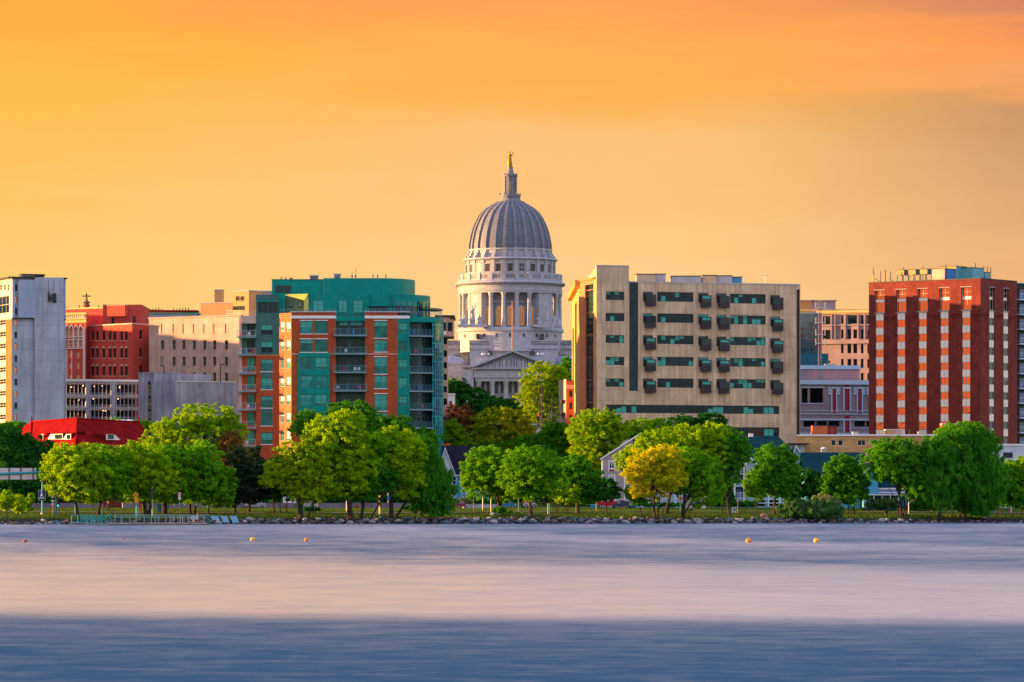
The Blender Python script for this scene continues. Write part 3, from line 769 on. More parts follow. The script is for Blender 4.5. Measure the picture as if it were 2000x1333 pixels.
# recessed balconies
rec = 2.2
FR = Fac.pts(F0.at(0, -rec), F0.at(F0.len, -rec))
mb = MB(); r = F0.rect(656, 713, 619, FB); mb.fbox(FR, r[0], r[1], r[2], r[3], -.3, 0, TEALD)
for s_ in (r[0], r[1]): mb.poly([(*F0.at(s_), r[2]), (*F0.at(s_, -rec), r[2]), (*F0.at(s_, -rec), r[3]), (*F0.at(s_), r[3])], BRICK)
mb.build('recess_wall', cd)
plain(F0, 656, 713, 618, 627, TEAL, 'fascia', -.05, .5)
CHAIR = [M('chair_blue', (.05, .16, .5)), M('chair_red', (.5, .03, .03)), M('chair_white', (.5, .55, .6))]
def balcony(F, x0, x1, pslab, hrail, v0, v1, slabm, railm, seed=0, ends=True, back=None):
    """slab, posts, rails, and the things people keep there"""
    r = F.rect(x0, x1, pslab - 1.2, pslab + 1.4); mb = MB(); mb.fbox(F, r[0], r[1], r[2], r[3], v0, v1, slabm); b = mb.build('balcony', root_)
    q = MB(); z0 = r[3] + .01; z1 = z0 + hrail; n_ = max(2, int((r[1] - r[0]) / 1.25)); v1_ = v1 - .05
    for i in range(n_ + 1):
        s_ = r[0] + .05 + (r[1] - r[0] - .1) * i / n_; q.fbox(F, s_ - .035, s_ + .035, z0, z1, v1_ - .05, v1_, railm)
    for z in (z1, z0 + .12): q.fbox(F, r[0], r[1], z, z + .06, v1_ - .06, v1_, railm)
    for k in range(1, 5): q.fbox(F, r[0], r[1], z0 + .12 + k * hrail * .17, z0 + .135 + k * hrail * .17, v1_ - .04, v1_ - .02, railm)
    if ends:
        for s_ in (r[0], r[1] - .06):
            for z in (z1, z0 + .12, z0 + hrail * .4, z0 + hrail * .65): q.fbox(F, s_, s_ + .06, z, z + .05, v0, v1_, railm)
    q.build('railing', b)
    rr = random.Random(seed)
    for k in range(rr.randint(1, 3)):
        s_ = rr.uniform(r[0] + .5, r[1] - .8); q = MB(); m = rr.choice(CHAIR); v = (v0 + v1) / 2
        q.fbox(F, s_, s_ + .5, z0 + .38, z0 + .45, v - .25, v + .25, m); q.fbox(F, s_, s_ + .5, z0 + .45, z0 + .95, v - .25, v - .2, m)
        for a in (0, .44):
            for c in (-.25, .2): q.fbox(F, s_ + a, s_ + a + .05, z0 + .002, z0 + .38, v + c, v + c + .05, m)
        q.build('chair', b)
    return b
RAILM = M('balcony_rail', (.10, .30, .38), .4, .05, 1, metal=.3)
SLABM = M('balcony_slab', (.18, .30, .36), .6, .06)
for k, p in enumerate((656, 692, 728, 764, 800, 836)):
    w_r = [(p - 29, p - 3)]
    winrow(F0, FR, [(661, 679), (683, 708)], w_r, G_DARK, TEALD, 2, 1, dep=-.06, fw=.1, blind=BL_TEAL if k == 0 else None, bh=.3)
    balcony(F0, 652, 717, p, 1.15, -rec + .02, 1.0, SLABM, RAILM, seed=k + 3)
# angled brick face painted in sunlit orange and the left wing
F1 = Fac(545, D0 + 2.7, 569, D0)
oc = [(547.3, 555.5), (559, 567.2)]; orr = [(630, 648.5), (665.5, 684.5), (701, 720), (736.5, 755.5), (772, 790.5), (807, 826), (843, 861)]
BRF = M('angled_face_brick', (.60, .19, .08), .9, .06, .7, .05, fine=.1, panel=(.9, .3, .012, .5, .85))  # brick lightened to orange: evening sun put into this face's colour
w_, FF = plain(F1, 545, 569, 612, FB, BRF, holes=[F1.rect(a, b, p, q) for a, b in oc for p, q in orr])
winrow(F1, FF, oc, orr, G_TEAL, TAN, 1, 2, dep=.12, blind=BL_GREEN, rnd=R7, fw=.06)
F2 = Fac(467, D0 + 3.4, 545, D0 + 2.7)
gc = [(509.5, 532.5)]
w_, FF = plain(F2, 500, 545, 576, 696.5, TEALD, holes=[F2.rect(509.5, 532.5, p, q) for p, q in ((634, 655), (667, 690))] + [F2.rect(503, 543, 590, 612)])
winrow(F2, FF, gc, [(634, 655), (667, 690)], G_DTEAL, fr_, 2, 2, blind=BL_TEAL, bh=.5)
winrow(F2, FF, [(503, 543)], [(590, 612)], G_DARK, fr_, 4, 1)
lr = [(702, 726), (738, 761), (774, 797), (808, 832), (845, 868)]
w_, FF = plain(F2, 500, 545, 696.5, FB, BRICK, holes=[F2.rect(509.5, 532.5, p, q) for p, q in lr])
winrow(F2, FF, gc, lr, G_TEAL, fr_, 2, 2, blind=BL_TEAL, rnd=R7, sill=WHITE)
mb = MB(); r = F2.rect(500, 545, 693.6, 696.4); mb.fbox(F2, *r, .003, .15, BRF); mb.build('string_course', cd)
for p, q in ((726, 738), (797, 808)): mb = MB(); r = F2.rect(510, 532, p, q); mb.fbox(F2, r[0], r[1], r[2], r[3], .005, .03, TEALD); mb.build('spandrel', cd)
F3 = Fac(470, D0 + 5.4, 500.5, D0 + 5.0)           # recessed end bay behind the balconies
w_, FF = plain(F3, 470, 500.5, 617, 696, TEALD, 'wall'); w_, FF = plain(F3, 470, 500.5, 696, FB, BRICK, 'wall')
for k, p in enumerate((654, 689, 725, 760, 796, 832, 867)):
    winrow(F3, F3, [(482, 497)], [(p - 26, p - 1)], G_DTEAL if k < 2 else G_TEAL, fr_, 2, 1, dep=-.06, fw=.08)
    balcony(F2, 464.5, 501, p + 5, 1.15, -1.9, .8, SLABM, ORANGEP if False else GALV, seed=40 + k)
mb = MB(); r = F3.rect(466.5, 471.5, 620, FB); mb.fbox(F2, F2.s(466.5), F2.s(471), r[2], r[3], -1.0, -.5, TAN); mb.build('corner_post', cd)
mb = MB(); r = F2.rect(472, 500, 617, 632); mb.fbox(F2, *r, -2, .1, TAN); mb.build('fascia', cd)
# body of the block behind all these faces
fp = [F3.at(0, -.3), F3.at(F3.len, -.3), F2.at(F2.s(500.5), -.35), F2.at(F2.len, -.35), F1.at(F1.len, -.8), F0.at(F0.s(655.9), -.35), F0.at(F0.s(655.9), -rec - .35), F0.at(F0.s(713.1), -rec - .35), F0.at(F0.s(713.1), -.35), F0.at(F0.s(799.8), -.35), (X_(799.8, 852), D0 + 16), (X_(470, 860), D0 + 16)]
mb = MB(); mb.prism(fp, zB, Z_(612, D0) - .3, TEALD, mt=ROOFG); mb.build('core', cd)
# rounded corner at the right: balconies, then a curtain wall
RC = 6.6; ccx, ccy = X_(800, D0 + RC), D0 + .6 + RC
def arcp(r, a): return (ccx + r * math.sin(a), ccy - r * math.cos(a))     # a: 0 faces the viewer, 90 deg to the right
mb = MB()
inn = [arcp(RC - 2.0, a) for a in np.linspace(0, .78, 7)] + [arcp(RC, .78)]
def arcwall(mb, pts, z0, z1, m):
    for a, b in zip(pts, pts[1:]): mb.poly([(*a, z0), (*b, z0), (*b, z1), (*a, z1)], m)
zt, zb = Z_(629, D0), zB
arcwall(mb, inn, zb, zt, G_DARK); mb.build('recess_glazing', cd)
mb = MB()
for k in range(5):
    a = .78 * k / 5 + .06; x, y = arcp(RC - 1.97, a); mb.cyl(x, y, zb, zt, .07, TEALD, n=6)
for p in (656, 692, 728, 764, 800, 836): arcwall(mb, [arcp(RC - 1.95, a) for a in np.linspace(0, .76, 7)], Z_(p - 24, D0), Z_(p - 27, D0), TEALD)
mb.build('mullion', cd)
mb = MB(); arcwall(mb, [arcp(RC, a) for a in np.linspace(.78, 1.75, 12)], zb, zt, G_CUR)
arcwall(mb, [arcp(RC, 1.75), (ccx + RC, D0 + 16)], zb, zt, TEALD); cw = mb.build('curtain_wall', cd)
mb = MB()
MULL = M('curtain_mullion', (.03, .40, .50), .35, .05, 1, metal=.4)
for a in np.linspace(.78, 1.7, 9): x, y = arcp(RC + .04, a); mb.cyl(x, y, zb, zt, .06, MULL, n=6)
for p in range(632, 880, 9):
    pts = [arcp(RC + .06, a) for a in np.linspace(.78, 1.7, 10)]; th_ = .10 if (p - 632) % 36 else .3
    arcwall(mb, pts, Z_(p, D0) - th_, Z_(p, D0), MULL)
mb.build('mullion', cw)
BL = M('spandrel_teal', (.01, .32, .36), .3, .05, 1, spec=.6)
mb = MB(); rr = random.Random(12)
for p in range(632, 870, 36):
    for i in range(8):
        if rr.random() < .45:
            a0, a1 = .80 + i * .115, .80 + (i + 1) * .115 - .02; h = rr.choice((9, 18))
            mb = MB(); arcwall(mb, [arcp(RC + .02, a0), arcp(RC + .02, a1)], Z_(p + h, D0), Z_(p + 1, D0), BL); mb.build('blind', cw)
def arcslab(name, r0, r1, a0, a1, z0, z1, m, par=None, n=10):
    mb = MB(); A = [arcp(r1, a) for a in np.linspace(a0, a1, n)]; B = [arcp(r0, a) for a in np.linspace(a0, a1, n)]
    arcwall(mb, A, z0, z1, m); arcwall(mb, B[::-1], z0, z1, m)
    for z in (z0, z1):
        for i in range(n - 1): mb.poly([(*A[i], z), (*A[i + 1], z), (*B[i + 1], z), (*B[i], z)], m)
    mb.poly([(*B[0], z0), (*A[0], z0), (*A[0], z1), (*B[0], z1)], m); mb.poly([(*A[-1], z0), (*B[-1], z0), (*B[-1], z1), (*A[-1], z1)], m)
    return mb.build(name, par or cd)
for k, p in enumerate((656, 692, 728, 764, 800, 836)):
    z = Z_(p + 2, D0); b = arcslab('balcony', RC - 1.99, RC + .9, .02, .72, z, z + .28, SLABM)
    q = MB()
    for a in np.linspace(.03, .71, 7): x, y = arcp(RC + .82, a); q.cyl(x, y, z + .29, z + 1.4, .035, RAILM, n=5)
    for h in (.42, .62, .82, 1.02, 1.36):
        A = [(*arcp(RC + .82, a), z + h) for a in np.linspace(.02, .72, 10)]; q.tube(A, .03 if h > 1.3 else .014, RAILM, 5)
    q.build('railing', b)
    if k in (0, 1, 3, 4):
        q = MB(); a = .15 + .08 * k; x, y = arcp(RC - .6, a); q.box(x - .25, x + .25, y - .25, y + .2, z + .7, z + .78, CHAIR[k % 3]); q.box(x - .25, x + .25, y + .15, y + .2, z + .78, z + 1.2, CHAIR[k % 3])
        for dx in (-.23, .18): q.box(x + dx, x + dx + .05, y - .2, y - .15, z + .29, z + .7, CHAIR[k % 3]); q.box(x + dx, x + dx + .05, y + .1, y + .14, z + .29, z + .7, CHAIR[k % 3])
        q.build('chair', b)
arcslab('fascia', RC - 2.2, RC + .25, 0, 1.7, zt, Z_(618, D0), TEAL)
mb = MB(); mb.prism([F0.at(F0.s(799), -.36), *[arcp(RC - 2.1, a) for a in np.linspace(0, .8, 6)], *[arcp(RC - .1, a) for a in np.linspace(.8, 1.7, 6)], (ccx + RC - .1, D0 + 15), (X_(799, 852) + .1, D0 + 15)], zB, Z_(619, D0), TEALD, mt=ROOFG); mb.build('core', cd)
# upper storeys, set back
def block(pts, p0, p1, m, name, d=D0, mt=None):
    mb = MB(); mb.prism(pts, Z_(p0, d), Z_(p1, d), m, mt=mt or m); return mb.build(name, cd)
def xy(px, d): return (X_(px, d), d)
S1 = D0 + 3.2
block([xy(602, S1), xy(721, S1), xy(721, S1 + 11), xy(602, S1 + 11)], 616, 573.5, TEAL, 'penthouse_wall', S1)
FU = Fac(602, S1 - .02, 840, S1 - .02)
winrow(FU, FU, [(611, 632), (661, 678), (690, 709)], [(587, 612)], G_TEAL, fr_, 2, 3, dep=-.05, blind=BL_TEAL, bh=.9)
block([xy(721, S1 + .8), xy(770, S1 + .8), xy(770, S1 + 11), xy(721, S1 + 11)], 616, 575.5, TEAL, 'penthouse_wall', S1)
FU2 = Fac(721, S1 + .78, 770, S1 + .78)
winrow(FU2, FU2, [(722, 758)], [(600, 616)], G_DARK, fr_, 4, 1, dep=-.05)
mb = MB(); r = FU2.rect(719, 760, 596, 599); mb.fbox(FU2, *r, .0, 1.4, TEAL); mb.build('canopy', cd)
mb = MB(); px_, py_, RU = X_(772, S1 + 7), S1 + 7.3, 6.9
cyl = [(px_ + RU * math.sin(a), py_ - RU * math.cos(a)) for a in np.linspace(-.05, 1.57, 14)]
arcwall(mb, cyl, Z_(588, S1), Z_(575.5, S1), TEAL)
arcwall(mb, cyl, Z_(597, S1), Z_(588, S1), G_TEAL); arcwall(mb, cyl, Z_(619, S1), Z_(597, S1), G_DARK)
mb.poly([(x, y, Z_(575.5, S1)) for x, y in cyl] + [(px_ + RU, S1 + 12, Z_(575.5, S1)), (px_, S1 + 12, Z_(575.5, S1))], TEAL)
arcwall(mb, [cyl[-1], (px_ + RU, S1 + 12)], Z_(619, S1), Z_(575.5, S1), TEAL)
mb.build('rotunda', cd)
mb = MB()
for a in np.linspace(0, 1.5, 9): mb.cyl(px_ + (RU + .04) * math.sin(a), py_ - (RU + .04) * math.cos(a), Z_(618, S1), Z_(589, S1), .07, TEAL, n=6)
mb.build('mullion', cd)
can = [(px_ + (RU + .05) * math.sin(a), py_ - (RU + .05) * math.cos(a)) for a in np.linspace(1.0, 1.9, 6)]; can2 = [(px_ + (RU + 2.6) * math.sin(a), py_ - (RU + 2.6) * math.cos(a)) for a in np.linspace(1.0, 1.9, 6)]
mb = MB(); z = Z_(601, S1); mb.prism(can2 + can[::-1], z - .35, z, TEALD, bottom=True); mb.build('canopy', cd)
q = MB()
for a in np.linspace(.1, 1.6, 12):
    x, y = arcp(RC - .2, a); q.cyl(x, y, Z_(617.9, D0), Z_(608, D0), .04, RAILM, n=5)
for h in (608, 611, 614): q.tube([(*arcp(RC - .2, a), Z_(h, D0)) for a in np.linspace(.02, 1.65, 12)], .04, RAILM, 5)
q.build('terrace_railing', cd)
# slanted gable piece and wall on the left, sunlit green put into their colours
mb = MB(); a = xy(557, D0 + 6); b = xy(601.8, S1 - .5); z1 = Z_(574.5, S1)
mb.prism([a, b, xy(601.8, S1 + 11), xy(557, S1 + 11)], Z_(618, S1), z1, M('sage_panel', (.16, .25, .10), .6)); mb.build('penthouse_wall', cd)
LIME = M('lime_panel', (.50, .52, .10), .6, .05)  # low sun on the panel put into its colour as lime
mb = MB(); mb.poly([(X_(593.5, S1 - .7), S1 - .7, Z_(611, S1)), (X_(601.5, S1 - .7), S1 - .7, Z_(611, S1)), (X_(601.5, S1 - .7), S1 - .7, z1), (X_(562, S1 - .1), S1 + .8, z1), (X_(562, S1 - .1), S1 + .8, z1 - .35), (X_(594, S1 - .7), S1 - .7, z1 - 1.3)], LIME); mb.build('gable_panel', cd)
FL = Fac(557, D0 + 6 - .02, 602, S1 - .55)
winrow(FL, FL, [(566, 573), (583, 591)], [(590, 601)], G_DTEAL, fr_, 1, 1, dep=-.05, blind=BL_GREEN, bh=.8)
block([xy(500, D0 + 4.2), xy(557, D0 + 4.2), xy(557, S1 + 11), xy(500, S1 + 11)], 616, 576.5, TEAL, 'penthouse_wall', D0 + 4)
FU3 = Fac(500, D0 + 4.15, 557, D0 + 4.15); winrow(FU3, FU3, [(509, 545)], [(591, 612)], G_DTEAL, fr_, 3, 2, dep=-.05)
q = MB(); r = FU3.rect(504, 546, 588.5, 591); q.fbox(FU3, *r, .0, 1.6, TEAL); q.build('canopy', cd)
# top tier
S2 = S1 + 7
zt_ = lambda p: Z_(p, S2)
TT = [xy(632, S2 - .6)] + [xy(p, S2 - .6) for p in (735,)]
cyl2 = []
for i, a in enumerate(np.linspace(0, 1.57, 14)): cyl2.append((X_(735, S2) + 7.55 * math.sin(a), S2 - .6 + 9 - 9 * math.cos(a)))
mb = MB(); mb.prism([xy(632, S2 - .6)] + cyl2 + [(cyl2[-1][0], S2 + 9), (X_(632, S2), S2 + 9)], zt_(580), zt_(544), TEAL, mt=ROOFG); mb.build('mechanical_penthouse', cd)
mb = MB(); mb.prism([xy(531, S2), xy(631.9, S2), xy(631.9, S2 + 8), xy(531, S2 + 8)], zt_(580), zt_(547), TEAL, mt=ROOFG); mb.build('mechanical_penthouse', cd)
mb = MB()
mb.box(X_(530, S2), X_(632, S2), S2 - .12, S2 + .2, zt_(547), zt_(545.8), TEALD); mb.build('coping', cd)
FM = Fac(531, S2 - .01, 632, S2 - .01); mb = MB(); r = FM.rect(538, 568, 557.5, 572); mb.fbox(FM, *r, .0, .06, DARK)
for k in range(9): z = r[2] + (r[3] - r[2]) * (k + .5) / 9; mb.fbox(FM, r[0], r[1], z, z + .05, .062, .12, TEALD)
mb.build('louvre', cd)
for x0, x1, p1, nm in ((603.5, 619.5, 537.5, 'a'), (651, 663, 534.5, 'b')):
    mb = MB(); mb.box(X_(x0, S2), X_(x1, S2), S2 + 3, S2 + 6, zt_(548), zt_(p1), M('unit_grey_' + nm, (.22, .27, .33), .6)); mb.box(X_(x0, S2) - .1, X_(x1, S2) + .1, S2 + 2.9, S2 + 6.1, zt_(p1) + .003, zt_(p1) + .15, GALV)
    for k in range(5): z = zt_(546) + k * .2; mb.box(X_(x0, S2) + .2, X_(x1, S2) - .2, S2 + 2.92, S2 + 2.998, z, z + .06, DARK)
    mb.build('vent_unit', cd)
for k, (px, p) in enumerate(((548, 543), (557, 543.5), (566, 543.5), (569, 544), (687, 531), (694, 524), (728, 538), (737, 538), (753, 538))):
    mb = MB(); x = X_(px, S2); mb.cyl(x, S2 + 2, zt_(548), zt_(p), .05 if p < 532 else .09, DARK, n=6)
    if p > 535: mb.cyl(x, S2 + 2, zt_(p) , zt_(p) + .2, .16, DARK, n=6)
    else: mb.box(x - .15, x + .15, S2 + 1.9, S2 + 2.1, zt_(541), zt_(537), DARK)
    mb.build('antenna' if p < 535 else 'vent_pipe', cd)
# terrace railings along the brick parapet
q = MB()
for x0, x1 in ((548, 568), (595, 655), (715, 800)):
    n_ = int((x1 - x0) / 6)
    for i in range(n_ + 1):
        px = x0 + (x1 - x0) * i / n_; a = F0.at(F0.s(px), -.5); q.cyl(a[0], a[1], Z_(609, D0), Z_(603.5, D0), .035, RAILM, n=5)
    a, b = F0.at(F0.s(x0), -.5), F0.at(F0.s(x1), -.5)
    for h in (603.5, 606.5): q.tube([(*a, Z_(h, D0)), (*b, Z_(h, D0))], .035, RAILM, 5)
q.build('terrace_railing', cd)
# ---------------------------------------------------------------- beige office block
def bld(name, px, d, label, cat='building'):
    global root_
    x = X_(px, d); root_ = thing(name, (x, d, gz(x, d)), label, cat); return root_
of = bld('office_block', 1360, 858, 'beige panelled office block with rows of dark ribbon windows and jutting bay windows')
FJ = Fac(1165, 848, 1563, 861.5); zb = gz(30, 860) - 1
FBr = 930
rowsJ = [(570, 586.5), (612, 628), (655, 670.5), (697.5, 713.5), (740, 756)]
dpx = lambda px: (px - 1183) / (1500 - 1183)
def slope(p, px): return p + (10 if p < 620 else 9 if p < 665 else 7 if p < 705 else 5.5 if p < 760 else 4) * dpx(px)
holes = []; wins = []
for p, q in rowsJ:
    for a, b in ((1183, 1219.5), (1283.5, 1354.5), (1426, 1495.5)):
        pp, qq = slope(p, a), slope(q, a)
        if a == 1283.5: pp, qq = pp - 2, qq - 0
        if a == 1426: pp -= 3; qq -= 1
        r = FJ.rect(a, b, pp, qq); holes.append(r); wins.append((r, a))
lng = FJ.rect(1184, 1522, 792, 808); holes.append(lng); lng2 = FJ.rect(1415, 1522, 835, 852); holes.append(lng2)
vert = FJ.rect(1229, 1246.5, 551, 764); holes.append(vert); slit = FJ.rect(1556, 1562.3, 566, FBr - 70); holes.append(slit)
zt = FJ.z(1240, 552); ztw = FJ.z(1170, 520)
mb = MB(); wall(mb, FJ, 0, FJ.len, zb, zt, holes, BEIGE, .35)
A = [FJ.at(0), FJ.at(FJ.len), FJ.at(FJ.len, -45), (X_(1117, 915) + 1, 915)]
for i in (1, 2, 3): a, b = A[i], A[(i + 1) % 4]; mb.poly([(*a, zb), (*b, zb), (*b, zt), (*a, zt)], BEIGED)
mb.build('wall', of)
mb = MB(); mb.poly([(*a, zt - .6) for a in A], ROOFG); mb.build('roof', of)
mb = MB(); sA, sB = FJ.s(1229), FJ.len
mb.fbox(FJ, sA, sB + .05, zt, zt + .25, -.4, .08, CONC2); mb.build('parapet', of)
rr = random.Random(21)
MULJ = M('office_mullion', (.02, .06, .06), .4)
for r, a in wins:
    n_ = 4 if a < 1200 else 8; w_ = window(of, FJ, r, G_DTEAL, MULJ, n_, 1, .35, .06)
    mb = MB(); mb.fbox(FJ, r[0] + .06, r[1] - .06, r[2] + (r[3] - r[2]) * .66, r[2] + (r[3] - r[2]) * .70, -.338, -.27, MULJ); mb.build('glazing_bar', w_)
    q = MB(); cw_ = (r[1] - r[0]) / n_
    for i in range(n_):
        if rr.random() < .42:
            h = rr.choice((.35, .5, 1, .3)); lo = r[2] + .1; hi_ = r[3] - .1; z0 = lo if h == 1 else hi_ - (hi_ - lo) * h
            if rr.random() < .4: z0, hi_ = lo, lo + (hi_ - lo) * .6
            q = MB(); q.fbox(FJ, r[0] + cw_ * i + .05, r[0] + cw_ * (i + 1) - .05, z0, hi_, -.339, -.33, BL_TEAL); q.build('blind', w_)
for r, n_ in ((lng, 34), (lng2, 11)):
    w_ = window(of, FJ, r, G_DTEAL, MULJ, n_, 1, .35, .06); q = MB(); cw_ = (r[1] - r[0]) / n_
    for i in range(n_):
        if rr.random() < .4: q = MB(); q.fbox(FJ, r[0] + cw_ * i + .04, r[0] + cw_ * (i + 1) - .04, r[2] + .1, r[2] + (r[3] - r[2]) * rr.choice((.6, .8)), -.339, -.33, BL_TEAL); q.build('blind', w_)
window(of, FJ, vert, G_DTEAL, MULJ, 2, 22, .35, .06, name='stair_window'); window(of, FJ, slit, CHAR, None, 1, 1, .35, kids=False, name='recess')
for px in (1256, 1364, 1399.5, 1504.5):          # jutting bay windows
    for k, (p, q) in enumerate(rowsJ):
        pp = slope(p, px) - (1.5 if px < 1300 else 3); a, b, c, d = FJ.rect(px, px + 18, pp, pp + 28)
        mb = MB(); mb.fbox(FJ, a, b, c + 1.0, d, .003, .28, CHAR); bw = mb.build('bay_window', of)
        mb = MB(); mb.fbox(FJ, a + .3, b + .45, c, d - .5, .282, 1.0, CHAR); mb.build('bay_frame', bw)
        mb = MB(); mb.fbox(FJ, a + .38, b + .37, c + 1.05, d - .6, 1.002, 1.02, G_DARK if (k + px) % 3 else G_DTEAL); mb.fbox(FJ, a + .06, b - .15, d - .58, d - .1, .282, .30, G_TEAL if k % 2 else G_DARK); mb.build('pane', bw)
        if rr.random() < .5:
            mb = MB(); mb.fbox(FJ, a + .5, b + .2, d - 1.15, d - .7, 1.022, 1.03, BL_TEAL); mb.build('blind', bw)
# stair tower at the left, taller than the rest
sT = FJ.s(1228); mb = MB(); FT = FJ
T = [FJ.at(0, .04), FJ.at(sT, .04), FJ.at(sT, -10), (X_(1145, 900), 900)]
for i in range(4): a, b = T[i], T[(i + 1) % 4]; mb.poly([(*a, zt + .002), (*b, zt + .002), (*b, ztw), (*a, ztw)], BEIGED)
mb.poly([(*a, ztw) for a in T], ROOFG); mb.build('stair_tower', of)
mb = MB(); mb.fbox(FJ, -.1, sT + .1, ztw + .002, ztw + .22, -.5, .14, CONC2); mb.build('coping', of)
# corner volume with green glass; evening sun put into its stone colours
OS = M('orange_stone', (.60, .22, .09), .8, .06, .4, .06, panel=(2.5, 2.17, .04, 0, .7)); YS = M('yellow_stone', (.62, .36, .12), .8, .05, .4, .06, panel=(2.5, 2.17, .04, 0, .75))
FO = Fac(1131.5, 861, 1160, 850.5); zo = FO.z(1145, 548.5)
gh = FO.rect(1142.5, 1159, 556, 812); mb = MB(); wall(mb, FO, 0, FO.len, zb, zo, [gh], OS, .4)
FS = Fac(1117, 916, 1131.5, 861); h1 = FS.rect(1123, 1126.5, 592, 768)
wall(mb, FS, 0, FS.len, zb, zo, [h1], YS, .5)
mb.poly([(*FO.at(FO.len), zb), (*FJ.at(.02, .02), zb), (*FJ.at(.02, .02), zo), (*FO.at(FO.len), zo)], YS)
mb.poly([(*FS.at(0), zo), (*FS.at(FS.len), zo), (*FO.at(FO.len), zo), (X_(1150, 905), 905, zo)], ROOFG)
mb.poly([(*FS.at(0), zb), (X_(1150, 916), 916, zb), (X_(1150, 916), 916, zo), (*FS.at(0), zo)], BEIGED)
mb.build('corner_volume', of)
w_ = window(of, FO, gh, G_DTEAL, MULJ, 1, 1, .4, .08, name='corner_glazing'); q = MB()
for p in range(566, 812, 11): r = FO.rect(1142.5, 1159, p, p + 1); q.fbox(FO, gh[0] + .05, gh[1] - .05, r[2], r[3], -.385, -.30, OS if (p - 566) % 44 == 0 else MULJ)
q.build('glazing_bar', w_); window(of, FS, h1, G_DARK, None, kids=False, dep=.5, name='stair_window')
mb = MB(); mb.fbox(FS, -1.6, FS.len + .4, zo - 1.0, zo + .35, -.5, .9, ORANGEP); mb.fbox(FO, -.3, FO.len, zo + .01, zo + .4, -.4, .25, OS); mb.build('cornice', of)
# low annexe on the far left foot, roof plant
for x0, x1, p1, c, dd in ((1243, 1281, 536.5, M('plant_beige', (.60, .45, .30), .7), 885), (1281.4, 1300, 536.2, CONC2, 886), (1312, 1370, 540.2, CONC2, 888), (1372, 1399, 538.8, M('plant_peach', (.66, .46, .26), .7), 890), (1399.3, 1430, 539.5, CONC2, 891), (1430.3, 1449, 542.2, BLUEW, 892)):
    mb = MB(); mb.box(X_(x0, dd), X_(x1, dd), dd, dd + 8, zt - .5, Z_(p1, dd), c); mb.box(X_(x0, dd) - .1, X_(x1, dd) + .1, dd - .1, dd + 8, Z_(p1, dd) + .003, Z_(p1, dd) + .15, CHAR); mb.build('roof_plant', of)
mb = MB(); x = X_(1495, 875); mb.cyl(x, 875, zt - .5, Z_(535, 875), .07, GALV, n=6); mb.box(x - .5, x + .5, 874.95, 875.05, Z_(539, 875), Z_(538, 875), GALV); mb.box(x - .7, x + .7, 874.4, 875.6, zt - .6, zt + .5, CONC2); mb.build('antenna', of)
mb = MB(); x = X_(1370, 885); mb.cyl(x, 885, zt - .5, zt + 1.4, .5, WHITE, n=12); mb.cyl(x + 1.2, 885, zt - .5, zt + 1.1, .35, GALV, n=12); mb.build('roof_fan', of)

# ---------------------------------------------------------------- dark red brick tower at the right
tw = bld('brick_tower', 1880, 862, 'tall dark red brick tower with white and glass window strips and plant on its roof', 'apartment tower')
zb = gz(90, 860) - 1
FM1 = Fac(1697, 866, 1915, 850); FM2 = Fac.pts(FM1.at(FM1.len), FM1.at(FM1.len + 0, -16.5)); 
FM2 = Fac.pts(tuple(FM1.b), (FM1.b.x - FM1.n.x * 13.9, FM1.b.y - FM1.n.y * 13.9))
zt = FM1.z(1915, 545)
def zz(p): return Z_(p, 850)                       # heights read at the near corner
CW = 1.85
SPM = M('spandrel_cream', (.90, .86, .76), .6, .04, .6)
def strips(F, cols, glass, nm, wtop):
    hs = []; hz0, hz1 = zz(605), zz(560)
    lo = zb + 5
    for s_ in cols: hs.append((s_ - wtop / 2, s_ + wtop / 2, hz0, hz1)); hs.append((s_ - CW / 2, s_ + CW / 2, lo, hz0 - .001))
    return hs
c1 = [FM1.s(px) for px in (1718, 1760, 1802, 1844.5, 1887)]
c2 = [FM2.len * f for f in (.31, .70)]
h1 = strips(FM1, c1, None, 0, 2.35); h2 = strips(FM2, c2, None, 0, 2.0)
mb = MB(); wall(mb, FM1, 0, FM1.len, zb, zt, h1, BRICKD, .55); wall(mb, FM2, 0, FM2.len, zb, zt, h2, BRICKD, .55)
a, b = FM1.at(0), FM2.at(FM2.len); c_ = (a[0] - FM1.n.x * 13.9, a[1] - FM1.n.y * 13.9)
mb.poly([(*b, zb), (*c_, zb), (*c_, zt), (*b, zt)], BRICKD); mb.poly([(*c_, zb), (*a, zb), (*a, zt), (*c_, zt)], BRICKD)
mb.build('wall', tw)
mb = MB(); mb.poly([(*p, zt - .8) for p in (a, tuple(FM1.b), b, c_)], ROOFG); mb.build('roof', tw)
mb = MB()                                          # upper part stands proud on corbel courses
for F in (FM1, FM2):
    cols = c1 if F is FM1 else c2; ed = [0] + cols + [F.len]
    for i in range(len(ed) - 1):
        s0 = ed[i] + (CW / 2 + .25 if i else .0); s1 = ed[i + 1] - (CW / 2 + .25 if i < len(ed) - 2 else .0)
        for k in range(4): mb.fbox(F, s0, s1, zz(621 - k * 2.6), zz(619.6 - k * 2.6), .003, .08 + .05 * k, BRICKD)
        sm = .8
        mb.fbox(F, s0, s0 + (sm if i else .5), zz(690), zz(621.2), .003, .07, BRICKD); mb.fbox(F, s1 - (sm if i < len(ed) - 2 else .5), s1, zz(690), zz(621.2), .003, .07, BRICKD)
mb.build('corbel_course', tw)
mb = MB(); mb.fbox(FM1, -.05, FM1.len + .05, zt + .002, zt + .18, -.4, .06, CHAR); mb.fbox(FM2, .07, FM2.len + .05, zt + .002, zt + .18, -.4, .06, CHAR); mb.build('coping', tw)
rr = random.Random(8); FRM = M('tower_window_frame', (.50, .45, .36), .5)
SKY_R = [(.86, .12, .04), (.72, .10, .05), (.90, .22, .06)]
